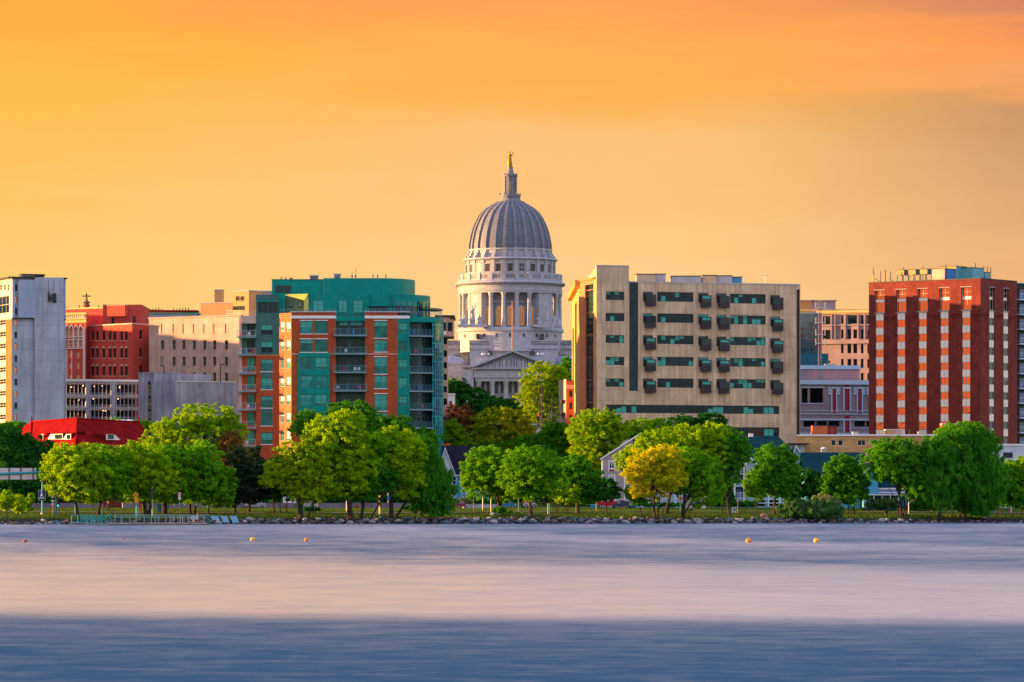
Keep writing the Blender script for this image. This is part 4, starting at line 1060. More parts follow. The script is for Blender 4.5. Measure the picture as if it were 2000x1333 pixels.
for F, cols, gl_, gl2, wt_ in ((FM1, c1, G_MIR, G_MIR, 2.35), (FM2, c2, G_DARK, G_DARK, 2.0)):
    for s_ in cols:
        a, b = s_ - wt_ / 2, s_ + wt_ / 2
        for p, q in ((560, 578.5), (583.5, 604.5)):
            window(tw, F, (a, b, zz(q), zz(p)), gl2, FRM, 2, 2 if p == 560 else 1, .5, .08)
        mb = MB(); mb.fbox(F, a, b, zz(583.4), zz(578.6), -.6, -.45, SPM); mb.build('spandrel', tw)
        mb = MB(); mb.fbox(F, a - .1, b + .1, zz(560), zz(559), .003, .1, CONC2); mb.fbox(F, a - .1, b + .1, zz(606), zz(605), .003, .12, CONC2); mb.build('sill', tw)
        a, b = s_ - CW / 2, s_ + CW / 2
        for k in range(9):
            p0 = 606.2 + 28.9 * k
            mb = MB(); mb.fbox(F, a, b, zz(p0 + 13.6), zz(p0), -.6, -.12, SPM); mb.fbox(F, s_ - .03, s_ + .03, zz(p0 + 13.6), zz(p0), -.118, -.08, FRM); mb.build('spandrel', tw)
            if p0 + 28 < 880: window(tw, F, (a, b, zz(p0 + 28.8), zz(p0 + 13.7)), gl_ if k < 8 else G_DARK, FRM, 2, 1, .22, .05, BL_GREEN if rr.random() < .08 and F is FM2 else None, .4)
# roof plant
YP = M('plant_yellow', (.52, .30, .08), .5); BP = M('plant_blue', (.03, .20, .50), .5); TP = M('plant_teal', (.12, .38, .42), .6, .1, .5, .1)
PC = M('plant_cream', (.50, .36, .27), .6)
def rbox(s0, s1, v0, v1, p0, p1, ml, mf, name='roof_plant', lid=True):
    """box on the tower roof, turned with the building"""
    mb = MB(); yq = FM1.at(s0, v1)[1] * .5 + FM1.at(s1, v1)[1] * .5; z0, z1 = (zt - .75 if p0 > 540 else Z_(p0, yq)), Z_(p1, yq); A_, B_, C_, D_ = FM1.at(s0, v1), FM1.at(s1, v1), FM1.at(s1, v0), FM1.at(s0, v0)
    mb.poly([(*A_, z0), (*B_, z0), (*B_, z1), (*A_, z1)], ml); mb.poly([(*B_, z0), (*C_, z0), (*C_, z1), (*B_, z1)], mf)
    mb.poly([(*C_, z0), (*D_, z0), (*D_, z1), (*C_, z1)], ml); mb.poly([(*D_, z0), (*A_, z0), (*A_, z1), (*D_, z1)], mf); mb.poly([(*p, z1) for p in (A_, B_, C_, D_)], mf)
    if lid: mb.fbox(FM1, s0 - .08, s1 + .08, z1 + .002, z1 + .12, v0 - .08, v1 + .08, CHAR)
    return mb.build(name, tw)
for k in range(3):
    s0 = 4.6 + k * 2.75; rbox(s0, s0 + 1.7, -5.2, -3.2, 537.5 - k, 528.5 - k, YP, (bpy.data.materials.get('unit_slate') or M('unit_slate', (.06, .10, .18), .5)))
    mb = MB()
    for ds, dv in ((.1, -3.3), (1.5, -3.3), (.1, -5.1), (1.5, -5.1)): x, y = FM1.at(s0 + ds, dv); mb.cyl(x, y, zt - .75, Z_(537.5 - k, y), .07, CHAR, n=5)
    mb.fbox(FM1, s0 - .3, s0 + 2.1, zt + .1, zt + .25, -5.4, -3.0, RED if False else ORANGEP); mb.build('plant_stand', tw)
rbox(13.0, 17.2, -9.4, -5.4, 546, 521.5, YP, TP); rbox(14.0, 17.0, -5.3, -1.4, 546, 525.5, PC, BP)
rbox(16.6, 20.0, -11.5, -7.4, 546, 524, TP, TP); rbox(17.5, 20.2, -13.5, -11.6, 546, 533, TP, TP)
mb = MB()
for s_, v, p in ((.6, -.8, 525), (3.4, -.8, 527), (3.9, -2, 530), (2.2, -1, 530), (5.0, -5, 522), (9.0, -6, 520), (19.5, -9, 514), (17.0, -2, 517), (20, -12.8, 521), (19.0, -13, 520), (20.4, -13.4, 522)):
    x, y = FM1.at(s_, v); mb.cyl(x, y, zt - .7, Z_(p, y), .07, CHAR, n=5)
mb.build('roof_mast', tw)
mb = MB()
for s_, p in ((.35, 528.5), (3.0, 529)): mb.fbox(FM1, s_, s_ + .3, zt + .3, zz(p), -.9, -.7, YP)
for s_ in (1, 4.2): a = FM1.at(s_, -.8); b = FM1.at(s_ + 1.5, -.8); mb.tube([(*a, zz(536)), (*b, zt)], .05, CHAR, 5)
mb.build('panel_antenna', tw)
x, y = FM1.at(15.2, -6); mb = MB(); mb.tube([(x, y, zz(519)), (x - 1.5, y, zz(519)), (x - 2, y, zz(521))], .18, CHAR, 6); mb.tube([(x, y, zz(520)), (x + .1, y, zz(516.5))], .16, CHAR, 6); mb.build('roof_pipe', tw)
# balcony flats behind the tower, right edge
bf = bld('balcony_flats', 2010, 873, 'dark balcony flats with pale blue railings just beside the brick tower', 'apartment block')
FN = Fac(1980, 869, 2060, 875); mb = MB(); mb.fbox(FN, 0, FN.len, zb, FN.z(1990, 555), -12, 0, CHAR); mb.build('wall', bf)
mb = MB(); mb.fbox(FN, 0, FN.len, FN.z(1990, 555) + .003, FN.z(1990, 553), -12, .5, BLUEW); mb.build('roof', bf)
for k in range(11):
    p = 586 + 28.8 * k; r = FN.rect(1984, 2055, p, p + 2.2); mb = MB(); mb.fbox(FN, *r, .003, 1.3, WHITEB); b = mb.build('balcony', bf)
    q = MB(); q.fbox(FN, r[0], r[1], r[3] + 1.0, r[3] + 1.08, 1.2, 1.28, WHITEB)
    for i in range(24): s_ = r[0] + (r[1] - r[0]) * i / 24; q.fbox(FN, s_, s_ + .05, r[3], r[3] + 1.0, 1.22, 1.26, WHITEB)
    q.build('railing', b); window(bf, FN, FN.rect(1990, 2050, p - 20, p - 2), G_BLUE, CHAR, 5, 1, -.06)

# ---------------------------------------------------------------- left: grey tower
ta = bld('grey_tower', 60, 868, 'tall blue grey rendered tower with a curved shaft and a brick side in the sun', 'apartment tower')
zb = gz(-95, 868) - 1
FA0 = Fac(-40, 884, 23, 862); FA1 = Fac(23, 862, 128, 866.0)
zt = FA1.z(30, 544)
GB = M('blue_render', (.30, .40, .56), .8, .05, .2, .05); CRM = M('cream_render', (.80, .70, .48), .8, .05, .3)
rowsA = [556, 579.5, 602, 625.5, 648.5, 671.5, 694.5, 717.5, 740.5, 763.5, 786.5, 809.5]
hA = [FA1.rect(28, 34, p, p + 12.5) for p in rowsA] + [FA1.rect(121, 124.5, p + 1.5, p + 14) for p in rowsA]
mb = MB(); wall(mb, FA1, 0, FA1.len, zb, zt, hA, GREYC, .25)
zc_ = FA0.z(10, 622)
hB = [FA0.rect(-20, 11, p, p + 11) for p in (626, 649, 672, 695, 718, 741, 764, 787, 810)] + [FA0.rect(-20, 18, 580, 614)] + [FA0.rect(px, px + 4, 556, 568) for px in (0, 7.5, 14.5)]
wall(mb, FA0, 0, FA0.len, zb, zt, hB, CRM, .25)
e = FA1.at(FA1.len); g_ = FA1.at(FA1.len, -20); h_ = (-116, 902)
for a, b in ((e, g_), (g_, h_), (h_, FA0.at(0))): mb.poly([(*a, zb), (*b, zb), (*b, zt), (*a, zt)], GREYC)
mb.build('wall', ta)
mb = MB(); mb.poly([(*p, zt - .4) for p in (FA0.at(0), FA0.at(FA0.len), e, g_, h_)], ROOFG); mb.build('roof', ta)
mb = MB(); r = FA0.rect(11.5, 22.8, 624, FB); mb.fbox(FA0, r[0], r[1], r[2], r[3], .003, .08, BRICKO); mb.build('brick_panel', ta)
mb = MB(); r = FA1.rect(23, 66, 547, 621); mb.fbox(FA1, FA1.s(34.5), r[1], r[2], r[3], .003, .5, GB); mb.build('upper_panel', ta); mb = MB()
mb.fbox(FA1, FA1.s(23), FA1.s(27.7), r[2], r[3], .003, .5, GB); mb.build('upper_panel', ta)
mb = MB(); r = FA1.rect(119.5, 128, 547, 624); mb.fbox(FA1, FA1.s(125), r[1], r[2], r[3], .003, .1, GB); mb.build('upper_panel', ta)
mb = MB()
for F, s0, s1 in ((FA0, 0, FA0.len + .2), (FA1, -.2, FA1.s(66)), (FA1, FA1.s(119), FA1.len + .2)): mb.fbox(F, s0, s1, zt + .002, zt + .3, -.6, .75, CHAR)
mb.fbox(FA1, FA1.s(23), FA1.s(66), FA1.z(40, 623), FA1.z(40, 621.3), .003, .62, CHAR); mb.build('cornice', ta); mb = MB(); mb.fbox(FA1, FA1.s(120), FA1.s(128.3), FA1.z(125, 625.5), FA1.z(125, 624.1), .003, .3, CHAR)
mb.build('cornice', ta)
rowf = [FA1.z(60, 540 + 23 * k) for k in range(15)]
mb = MB(); pts = []                               # curved shaft
for i in range(13):
    f = i / 12; s_ = FA1.s(66) + (FA1.s(119.5) - FA1.s(66)) * f; v = .5 + 1.6 * (1 - math.exp(-((f) / .28) ** 2)) if f < 1 else 2.1
    pts.append(FA1.at(s_, v))
pts = pts + [FA1.at(FA1.s(119.5), .01), FA1.at(FA1.s(66), .01)]; zs_ = FA1.z(90, 543)
for a, b in zip(pts, pts[1:]): mb.poly([(*a, zb), (*b, zb), (*b, zs_), (*a, zs_)], GREYC)
mb.poly([(*p, zs_) for p in pts], ROOFG); mb.build('curved_shaft', ta, smooth=True)
mb = MB(); mb.fbox(FA1, FA1.s(46), FA1.s(92), zs_ + .5, zs_ + .8, -4, -1.5, CHAR); mb.fbox(FA1, FA1.s(48), FA1.s(91), zt - .3, zs_ + .49, -3.8, -1.8, CHAR); mb.build('roof_plant', ta)
mb = MB()
for z in rowf: mb.fbox(FA1, FA1.s(35), FA1.s(66), z, z + .07, .003, .02 if z < FA1.z(40, 624) else .52, CONC2)
mb.build('floor_joint', ta)
FSH = Fac.pts(FA1.at(0, 2.12), FA1.at(FA1.len, 2.12)); mb = MB()
for a, b, p, q in ((88, 90, 571, 591), (91, 92.5, 576, 590), (96, 98.5, 575, 590), (99, 103, 574, 579), (101, 104, 578, 592), (97, 104, 588, 592.5), (93, 101, 582, 585)):
    r = FA1.rect(a, b, p, q); mb.fbox(FSH, *r, .05, .35, DARK)
for px in (89, 99.5): r = FA1.rect(px, px + .5, 546, 575); mb.fbox(FSH, *r, .0, .08, DARK)
mb.build('antenna_array', ta)
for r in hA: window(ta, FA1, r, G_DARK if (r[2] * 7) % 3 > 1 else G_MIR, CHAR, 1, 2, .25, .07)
for r in hB: window(ta, FA0, r, G_DTEAL, CRM, 5 if r[1] - r[0] > 2 else 1, 2, .25, .08)
# ---------------------------------------------------------------- red brick hall with gothic front
rb = bld('gothic_hall', 215, 950, 'red brick building with paired arched windows and a gothic stone-trimmed front', 'brick building')
zb = gz(-90, 950) - 1
FGt = Fac(118, 955, 168, 952); FG = Fac(170, 956, 258, 944); FG2 = Fac(258, 944, 291.5, 950)
zt = FG.z(258, 633.5)
cols = (178.5, 187.5, 200, 212.5, 221.5, 235, 244); rws = ((647.5, 665, 0), (680.5, 699.5, 1), (715.5, 734.5, 1), (750, 770, 1))
hs = [FG.rect(c, c + 5.2, p, q) for c in cols for p, q, _ in rws]
hs2 = [FG2.rect(272.5, 278, p, q) for p, q in ((645, 663), (680, 698), (714, 730))]
RB = M('hall_brick', (.50, .07, .05), .9, .08, .6, .06, fine=.08)
mb = MB(); wall(mb, FG, 0, FG.len, zb, zt, hs, RB, .3); wall(mb, FG2, 0, FG2.len, zb, zt, hs2, RB, .3)
a, b = FG.at(0), FG2.at(FG2.len); c_, d_ = (b[0], b[1] + 18), (a[0], a[1] + 12)
for p, q in ((b, c_), (c_, d_), (d_, a)): mb.poly([(*p, zb), (*q, zb), (*q, zt), (*p, zt)], RB)
mb.build('wall', rb); mb = MB(); mb.poly([(*p, zt - .4) for p in (a, tuple(FG.b), b, c_, d_)], ROOFG); mb.build('roof', rb)
mb = MB(); mb.fbox(FG, -.1, FG.len + .1, zt + .002, zt + .25, -.4, .12, M('pink_stone', (.60, .42, .36), .7)); mb.fbox(FG2, .15, FG2.len, zt + .002, zt + .25, -.4, .12, bpy.data.materials['pink_stone']); mb.build('parapet', rb)
for r in hs: window(rb, FG, r, G_DARK, CHAR, 1, 2, .3, .08, sill=bpy.data.materials['pink_stone'])
for r in hs2: window(rb, FG2, r, G_DARK, CHAR, 1, 2, .3, .08, sill=bpy.data.materials['pink_stone'])
mb = MB()
for c in cols:
    for p, q, k in rws:
        if not k: continue
        mb = MB(); r = FG.rect(c, c + 5.2, p, q); A_ = (r[0] + r[1]) / 2; x0, x1, xm = FG.at(r[0], .02), FG.at(r[1], .02), FG.at(A_, .02); mb.fbox(FG, r[0] - .1, r[1] + .1, r[3], r[3] + .18, .003, .1, bpy.data.materials['pink_stone']); mb.fbox(FG, A_ - .15, A_ + .15, r[3] + .18, r[3] + .45, .003, .1, bpy.data.materials['pink_stone']); mb.build('window_hood', rb)
# upper red boxes
for x0, x1, y0, p0, p1 in ((205, 243, 962, 640, 597.5), (168, 205, 966, 640, 616)):
    mb = MB(); x0_, x1_ = X_(x0, y0), X_(x1 if x0 != 205 else 281, y0); mb.box(x0_, x1_, y0 - (5 if x0 == 205 else 0), y0 + 14, zt - .5, Z_(p1, y0), RB); mb.build('penthouse', rb)
FPH = Fac(205, 957.2, 243.6, 954.5); mb = MB(); r = FPH.rect(205, 243.6, 617.5, 597.7); mb.fbox(FPH, 0, FPH.len, Z_(618, 956), Z_(597, 956), -1, .003, RB); mb.fbox(FPH, -.1, FPH.len + .1, Z_(597, 956) + .002, Z_(596.2, 956), -1, .1, bpy.data.materials['pink_stone']); mb.build('penthouse', rb)
FQ = Fac(205, 956.98, 281, 956.98)
for px, p in ((218, 621), (260, 618)): window(rb, FQ, FQ.rect(px, px + 5, p, p + 12), G_DARK, CHAR, 1, 2, -.04)
# gothic bay
mb = MB(); zg = FGt.z(150, 613); hg = [FGt.rect(c, c + 6, p, q) for c in (129, 137, 146, 155.5) for p, q in ((643, 657), (664.5, 678))] + [FGt.rect(149, 155, p, p + 12) for p in (687, 708, 732)] + [FGt.rect(134.5, 139.5, p, p + 12) for p in (687, 708, 731)]
YT = M('yellow_terracotta', (.70, .48, .18), .8, .06, .5); WT = M('white_terracotta', (.70, .60, .55), .7, .05, .5)
wall(mb, FGt, 0, FGt.len, zb, zg, hg, RB, .3); a, b = FGt.at(0), FGt.at(FGt.len); mb.poly([(*b, zb), (b[0], b[1] + 12, zb), (b[0], b[1] + 12, zg), (*b, zg)], RB); mb.poly([(*a, zg), (*b, zg), (b[0], b[1] + 12, zg), (a[0], a[1] + 12, zg)], ROOFG)
mb.build('gothic_bay', rb)
for r in hg: window(rb, FGt, r, GL('glass_red', (.30, .02, .04), .12) if r is hg[0] else bpy.data.materials['glass_red'], WT, 1, 2, .3, .09)
mb = MB(); r = FGt.rect(120, 168.3, 613, 631); mb.fbox(FGt, r[0], r[1] + .1, r[2], r[3], .003, .18, YT); mb.fbox(FGt, r[0], r[1] + .3, r[3] - .3, r[3] + .2, .18, .6, YT); mb.fbox(FGt, r[0], r[1] + .2, r[2] + .7, r[2] + 1.0, .182, .5, YT)
for i in range(12): s_ = r[0] + (r[1] - r[0]) * i / 12; mb.fbox(FGt, s_, s_ + .22, r[2] + 1.0, r[3] - .4, .182, .34, WT)
mb.build('cornice', rb)
mb = MB()
for c in (132, 140, 149, 158.5):
    s_ = FGt.s(c); z = FGt.z(c, 643)
    for a_, b_ in ((-.62, -.45), (.45, .62)): mb.fbox(FGt, s_ + a_, s_ + b_, z - 4.2, z, .003, .16, WT)
    mb.tube([(*FGt.at(s_ - .55, .1), z), (*FGt.at(s_ - .3, .1), z + .55), (*FGt.at(s_, .1), z + .95), (*FGt.at(s_ + .3, .1), z + .55), (*FGt.at(s_ + .55, .1), z)], .11, WT, 6)
for p in (658, 663, 680): r = FGt.rect(120, 166, p, p + 1.6); mb.fbox(FGt, *r, .003, .2, WT)
r = FGt.rect(163.2, 166.6, 640, 775); mb.fbox(FGt, *r, .003, .25, WT)
for x in (128, 131, 140.2): r = FGt.rect(x, x + 1.1, 684, 775); mb.fbox(FGt, *r, .003, .2, WT)
for p in range(687, 772, 6): r = FGt.rect(128, 132, p, p + 1.2); mb.fbox(FGt, *r, .003, .18, WT)
mb.build('tracery', rb)
# church spire with cross behind; red roofs far behind
ch = bld('church_spire', 169, 1010, 'dark church spire tip topped with a cross above the red roof', 'spire')
x = X_(169, 1010); mb = MB(); zq = lambda p: Z_(p, 1010)
mb.lathe(x, 1010, [(1.2, gz(x, 1010)), (.7, zq(612)), (.55, zq(600)), (.9, zq(597)), (.55, zq(594)), (.9, zq(591)), (.35, zq(588)), (.15, zq(580))], M('old_copper', (.20, .09, .08), .7), 8); mb.build('spire', ch)
mb = MB(); mb.box(x - .16, x + .16, 1009.9, 1010.1, zq(581), zq(573.5), CHAR); mb.box(x - 1.0, x + 1.0, 1009.88, 1010.12, zq(579.8), zq(577.8), CHAR); mb.build('cross', ch)
RR = M('far_red_brick', (.50, .06, .05), .9, .08)
def simple(name, px, d, label, x0, x1, p1, m, cat='building', side=None, wincols=(), winrows=(), wm=None, cop=None, dd=0, deep=15, ww=5, gls=None):
    b = bld(name, px, d, label, cat); F = Fac(x0, d, x1, d + dd); z0 = gz(F.a.x, d) - 1; zt = F.z((x0 + x1) / 2, p1)
    hs = [F.rect(c, c + ww, p, q) for c in wincols for p, q in winrows]
    mb = MB(); wall(mb, F, 0, F.len, z0, zt, hs, m, .3); A = [F.at(0), F.at(F.len), F.at(F.len, -deep), F.at(0, -deep)]
    for i, mm in ((1, m), (2, m), (3, side or m)): p, q = A[i], A[(i + 1) % 4]; mb.poly([(*p, z0), (*q, z0), (*q, zt), (*p, zt)], mm)
    mb.build('wall', b); mb = MB(); mb.poly([(*p, zt - .3) for p in A], ROOFG); mb.build('roof', b)
    if cop: mb = MB(); mb.fbox(F, -.15, F.len + .15, zt + .002, zt + .35, -.4, .2, cop); mb.build('parapet', b)
    for r in hs: window(b, F, r, gls or G_DARK, wm or CHAR, 1, 2, .3, .08)
    return b, F
b_, F_ = simple('red_parapet_building', 160, 1000, 'red brick building with a flat roof peeping over the gothic front', 100, 204, 604.5, RR, cop=YT, dd=-8)
q = MB()
for px, h in ((129, 600), (133, 600), (137, 601), (155, 597), (192, 598), (193.5, 598), (150, 602)): x = X_(px, 1003); q.cyl(x, 1003, Z_(606, 1003), Z_(h, 1003), .12, CHAR, n=5)
q.build('chimney_pipe', b_)
b_, F_ = simple('red_roof_terrace', 340, 1120, 'long low red brick building with many roof pipes far behind', 283, 388, 609, RR, cop=REDROOF, dd=6)
q = MB(); rr = random.Random(4)
for k in range(17): px = 287 + k * 5.8; x = X_(px, 1125); q.cyl(x, 1125, Z_(611, 1125), Z_(rr.uniform(601, 607), 1125), .12, CHAR, n=5)
q.box(X_(330, 1125), X_(386, 1125), 1124, 1130, Z_(610, 1125), Z_(606.5, 1125), REDROOF); q.build('chimney_pipe', b_)
b_, F_ = simple('green_topped_building', 290, 1060, 'low grey building with a green metal roof edge between red brick buildings', 268, 400, 614, M('grey_blue_wall', (.30, .34, .42), .8), cop=M('copper_green', (.05, .30, .22), .6))
# tower added unseen, left of the frame, to shade the hall and pale building
nb_ = bld('neighbour_tower', -760, 935, 'plain grey tower outside the left edge of the view', 'apartment tower'); mb = MB(); mb.box(-172, -150, 938, 1000, gz(-160, 935) - 1, 48, GREYC); mb.box(-172, -164, 950, 965, 48, 50, GREYC); mb.build('wall', nb_)
# ---------------------------------------------------------------- pale stone building
pb = bld('pale_stone_building', 380, 935, 'pale pinkish stone building with small punched windows and a rooftop penthouse', 'building')
zb = gz(-70, 930) - 1; FD = Fac(291, 945, 472, 930); zt = FD.z(472, 617.5)
PS = M('pink_stone_wall', (.54, .39, .32), .85, .08, .3, .2, panel=(2.2, 1.1, .02, .5, .85))
c5 = (315, 337.5, 357, 377, 397.5, 417, 440); hs = []
for c in c5: hs.append(FD.rect(c - .6, c + 1.8, 633, 651))
for c in c5: hs.append(FD.rect(c - 1, c + 5.5, 665, 683))
for c in c5: hs.append(FD.rect(c - 1, c + 5.5, 697, 715))
for c in c5: hs.append(FD.rect(c - 1, c + 5.5, 728, 745)); 
mb = MB(); wall(mb, FD, 0, FD.len, zb, zt, hs, PS, .35); A = [FD.at(0), FD.at(FD.len), FD.at(FD.len, -30), FD.at(0, -30)]
for i in (1, 2, 3): p, q = A[i], A[(i + 1) % 4]; mb.poly([(*p, zb), (*q, zb), (*q, zt), (*p, zt)], PS)
mb.build('wall', pb); mb = MB(); mb.poly([(*p, zt - .5) for p in A], ROOFG); mb.build('roof', pb); mb = MB(); mb.fbox(FD, -.1, FD.len, zt + .002, zt + .3, -.5, .15, PS); mb.build('parapet', pb)
GRW = M('green_grey_frame', (.16, .20, .17), .6)
for i, r in enumerate(hs): window(pb, FD, r, M('stone_panel', (.45, .38, .25), .8) if i == 14 else G_DTEAL, GRW, 1, 2, .35, .08, sill=PS)
mb = MB()
PO = M('penthouse_tan', (.50, .28, .12), .85, .05, .4)
for x0, x1, d, p1 in ((392, 455, 950, 593.5), (455, 486, 945, 570), (486.4, 532, 945.5, 570), (419, 436, 956, 567.5)):
    mb = MB(); dd = 8 if x0 != 419 else 2
    FF = Fac(x0, d, x1, d - (3 if x0 in (392, 455) else 0)); mb.fbox(FF, 0, FF.len, zt - .5, Z_(p1, d), -dd, 0, PO if x0 != 486.4 else M('penthouse_grey', (.30, .30, .33), .8)); mb.fbox(FF, -.1, FF.len + .1, Z_(p1, d) + .002, Z_(p1, d) + .2, -dd, .1, CONC2); mb.build('penthouse', pb)
    if x0 == 455:
        for px in (461, 470): window(pb, FF, FF.rect(px, px + 6, 579, 588), G_DARK, CHAR, 2, 1, -.05)
        window(pb, FF, FF.rect(455, 477, 598, 607), G_DARK, CHAR, 5, 1, -.05)
q = MB()
for i in range(14): px = 440 + i * 4.5; a = FD.at(FD.s(min(px, 470)), -.4) if px <= 470 else (X_(px, 932), 932); q.cyl(a[0], a[1], zt - .3, zt + 1.3, .05, CREAM, n=5)
for h in (.6, 1.25): a = FD.at(FD.s(440), -.4); b = FD.at(FD.s(470), -.4); q.tube([(*a, zt + h), (*b, zt + h)], .05, CREAM, 5)
q.build('railing', pb)
# ---------------------------------------------------------------- parking garage and concrete hall
pk = bld('parking_garage', 200, 905, 'open concrete parking garage with a grid of thin white mullions in front', 'parking garage')
zb = gz(-85, 905) - 1; FC = Fac(100, 900, 276, 905); GRM = M('garage_mullion', (.45, .52, .60), .5)
zt = FC.z(200, 741); mb = MB()
mb.fbox(FC, 0, FC.len, zb, zt - 1, -12, -8, CHAR); mb.build('back_wall', pk)
for p in (746, 771, 794.5, 818, 842): r = FC.rect(100, 276, p, p + 6.5 if p > 750 else p + 4); mb = MB(); mb.fbox(FC, r[0], r[1], r[2], r[3], -8, .0, CONC2 if p > 750 else CONC2); mb.build('floor_slab', pk)
mb = MB()
for x0, x1 in ((167, 175), (216.5, 225)): r = FC.rect(x0, x1, 743, FB); mb.fbox(FC, *r, -.5, .35, TAN if False else CONC); 
r = FC.rect(100, 275, 741.5, 745.5); mb.fbox(FC, *r, -.5, .5, WHITE); mb.build('pillar', pk)
mb = MB()
for x0 in (128.5, 176, 226):
    for k in range(6):
        px = x0 + k * 7.7; r = FC.rect(px, px + 1, 745, FB); mb.fbox(FC, *r, .36, .5, GRM)
    for p in (768, 772, 791.5, 795.5, 815, 819): r = FC.rect(x0, x0 + 39.5, p, p + .8); mb.fbox(FC, *r, .30, .35, GRM)
mb.build('mullion_grid', pk)
rr = random.Random(6); mb = MB(); LAMPW = M('garage_lamp', (.9, .5, .2), .5, emit=(1, .5, .2, 2.5))
for k in range(12): px = rr.uniform(130, 265); p = rr.choice((752, 776, 800)) + rr.uniform(0, 5); r = FC.rect(px, px + 1.2, p, p + 1.2); mb.fbox(FC, *r, -2.5, -2.3, LAMPW)
mb.build('lamp', pk)
x = X_(165, 904)
hb = bld('concrete_hall', 360, 880, 'windowless grey concrete hall with weathered blank walls beside the parking garage', 'concrete building')
zb = gz(-70, 880) - 1
F1_ = Fac(270, 898, 301, 893); F2_ = Fac(301, 889, 346.5, 887); F3_ = Fac(345, 892, 464, 882); F3_ = Fac(345, 884, 461.5, 890)
def slab(F, p1, m, nm='wall', deep=14, cop=None):
    zt = F.z((X_(0, 1) and 300), p1) if False else Z_(p1, (F.a.y + F.b.y) / 2); mb = MB(); mb.fbox(F, 0, F.len, zb, zt, -deep, 0, m); mb.build(nm, root_)
    if cop: mb = MB(); mb.fbox(F, -.05, F.len + .05, zt + .002, zt + .2, -.6, .1, cop); mb.build('parapet', root_)
slab(F1_, 729.5, CONC, cop=CONC2); slab(F2_, 729, CONC, cop=CONC2); slab(F3_, 747, CONC, cop=WHITE)
mb = MB(); r = F1_.rect(289, 295.5, 745, FB); mb.fbox(F1_, *r, .003, .05, G_DTEAL)
for k in range(16): z = r[3] - k * .95; mb.fbox(F1_, r[0], r[1], z, z + .1, .051, .12, GALV)
mb.build('stair_window', hb)
for px, p in ((320.5, 716), (430.5, 713)):
    d = 887; x = X_(px, d); l = thing('roof_lamp', (x, d, Z_(747 if px > 400 else 729, d)), 'lamp post on the concrete hall roof, the %s one' % ('taller' if px > 400 else 'shorter'), 'lamp post', 'lamp posts on the concrete hall')
    mb = MB(); mb.cyl(x, d, Z_(747 if px > 400 else 729, d), Z_(p, d), .10, CHAR, n=6); mb.build('pole', l); s_ = 1 if px > 400 else -1
    mb = MB(); mb.box(min(x, x + .75 * s_), max(x, x + .75 * s_), d - .2, d + .2, Z_(p, d), Z_(p, d) + .18, CHAR); mb.build('lamp_head', l)
# ---------------------------------------------------------------- red-roofed hall
st = bld('red_roof_hall', 150, 800, 'long low hall under a bright red tiled hip roof with slanted dormers', 'station')
D = 800; zb = gz(-80, D) - 1
ea = Z_(871, D); rg_ = Z_(823.5, D)
x0, xc, x1, x2 = X_(20, D), X_(149, D - 6), X_(292, D), X_(297, D)
FE1 = Fac(60, 810, 148, 794); FE2 = Fac(148, 794, 300, 806)
mb = MB(); P1, P2, P3 = FE1.at(0), tuple(FE1.b), FE2.at(FE2.len); R1 = (X_(55, 812), 812 + 6); R2 = (X_(151, 805), 805); R3 = (X_(271, 818), 818)
e1 = Z_(869, 810); e2 = Z_(870, 794); e3 = Z_(868, 806)
mb.poly([(*P1, e1), (*P2, e2), (*R2, rg_ + .6), (*R1, Z_(823.5, 815))], REDROOF); mb.poly([(*P2, e2), (*P3, e3), (*R3, Z_(825, 818)), (*R2, rg_ + .6)], REDROOF)
PL = (X_(19, 830), 830, Z_(848, 830)); mb.poly([(*P1, e1), (*R1, Z_(823.5, 815)), PL], REDROOF); mb.poly([(*P3, e3), (X_(297, 835), 835, e3), (*R3, Z_(825, 818))], REDROOF)
mb.poly([(*R1, Z_(823.5, 815)), (*R2, rg_ + .6), (*R3, Z_(825, 818)), (X_(297, 835), 835, e3), PL], REDROOF)
rf = mb.build('roof', st)
mb = MB()
for a, b in (((*P2, e2), (*R2, rg_ + .6)), ((*R1, Z_(823.5, 815)), (*R2, rg_ + .6)), ((*P1, e1), (*R1, Z_(823.5, 815))), ((*R2, rg_ + .6), (*R3, Z_(825, 818))), ((*P3, e3), (*R3, Z_(825, 818)))): mb.tube([a, b], .22, REDROOF, 6)
for p in ((*R1, Z_(823, 815)), (*R2, rg_ + .6), (*R3, Z_(825, 818))): mb.tube([p, (p[0], p[1], p[2] + 1.1)], [.3, .05], REDROOF, 6)
mb.build('ridge_tile', rf)
mb = MB()
for F, za, zb2 in ((FE1, 0, 0), (FE2, 0, 0)): mb.fbox(F, 1.0, F.len - 1.0, gz(-80, D) - 1, Z_(869, 800), -12, -1.2, BRICKO); 
mb.build('wall', st)
for F, cols in ((FE1, (66, 78, 90, 102, 116, 130)), (FE2, (165, 185, 205, 225))):
    F_ = Fac.pts(F.at(0, -1.2), F.at(F.len, -1.2))
    for c in cols: window(st, F_, F_.rect(c, c + 7, 876, 890), G_DARK, WHITE, 2, 1, -.05)
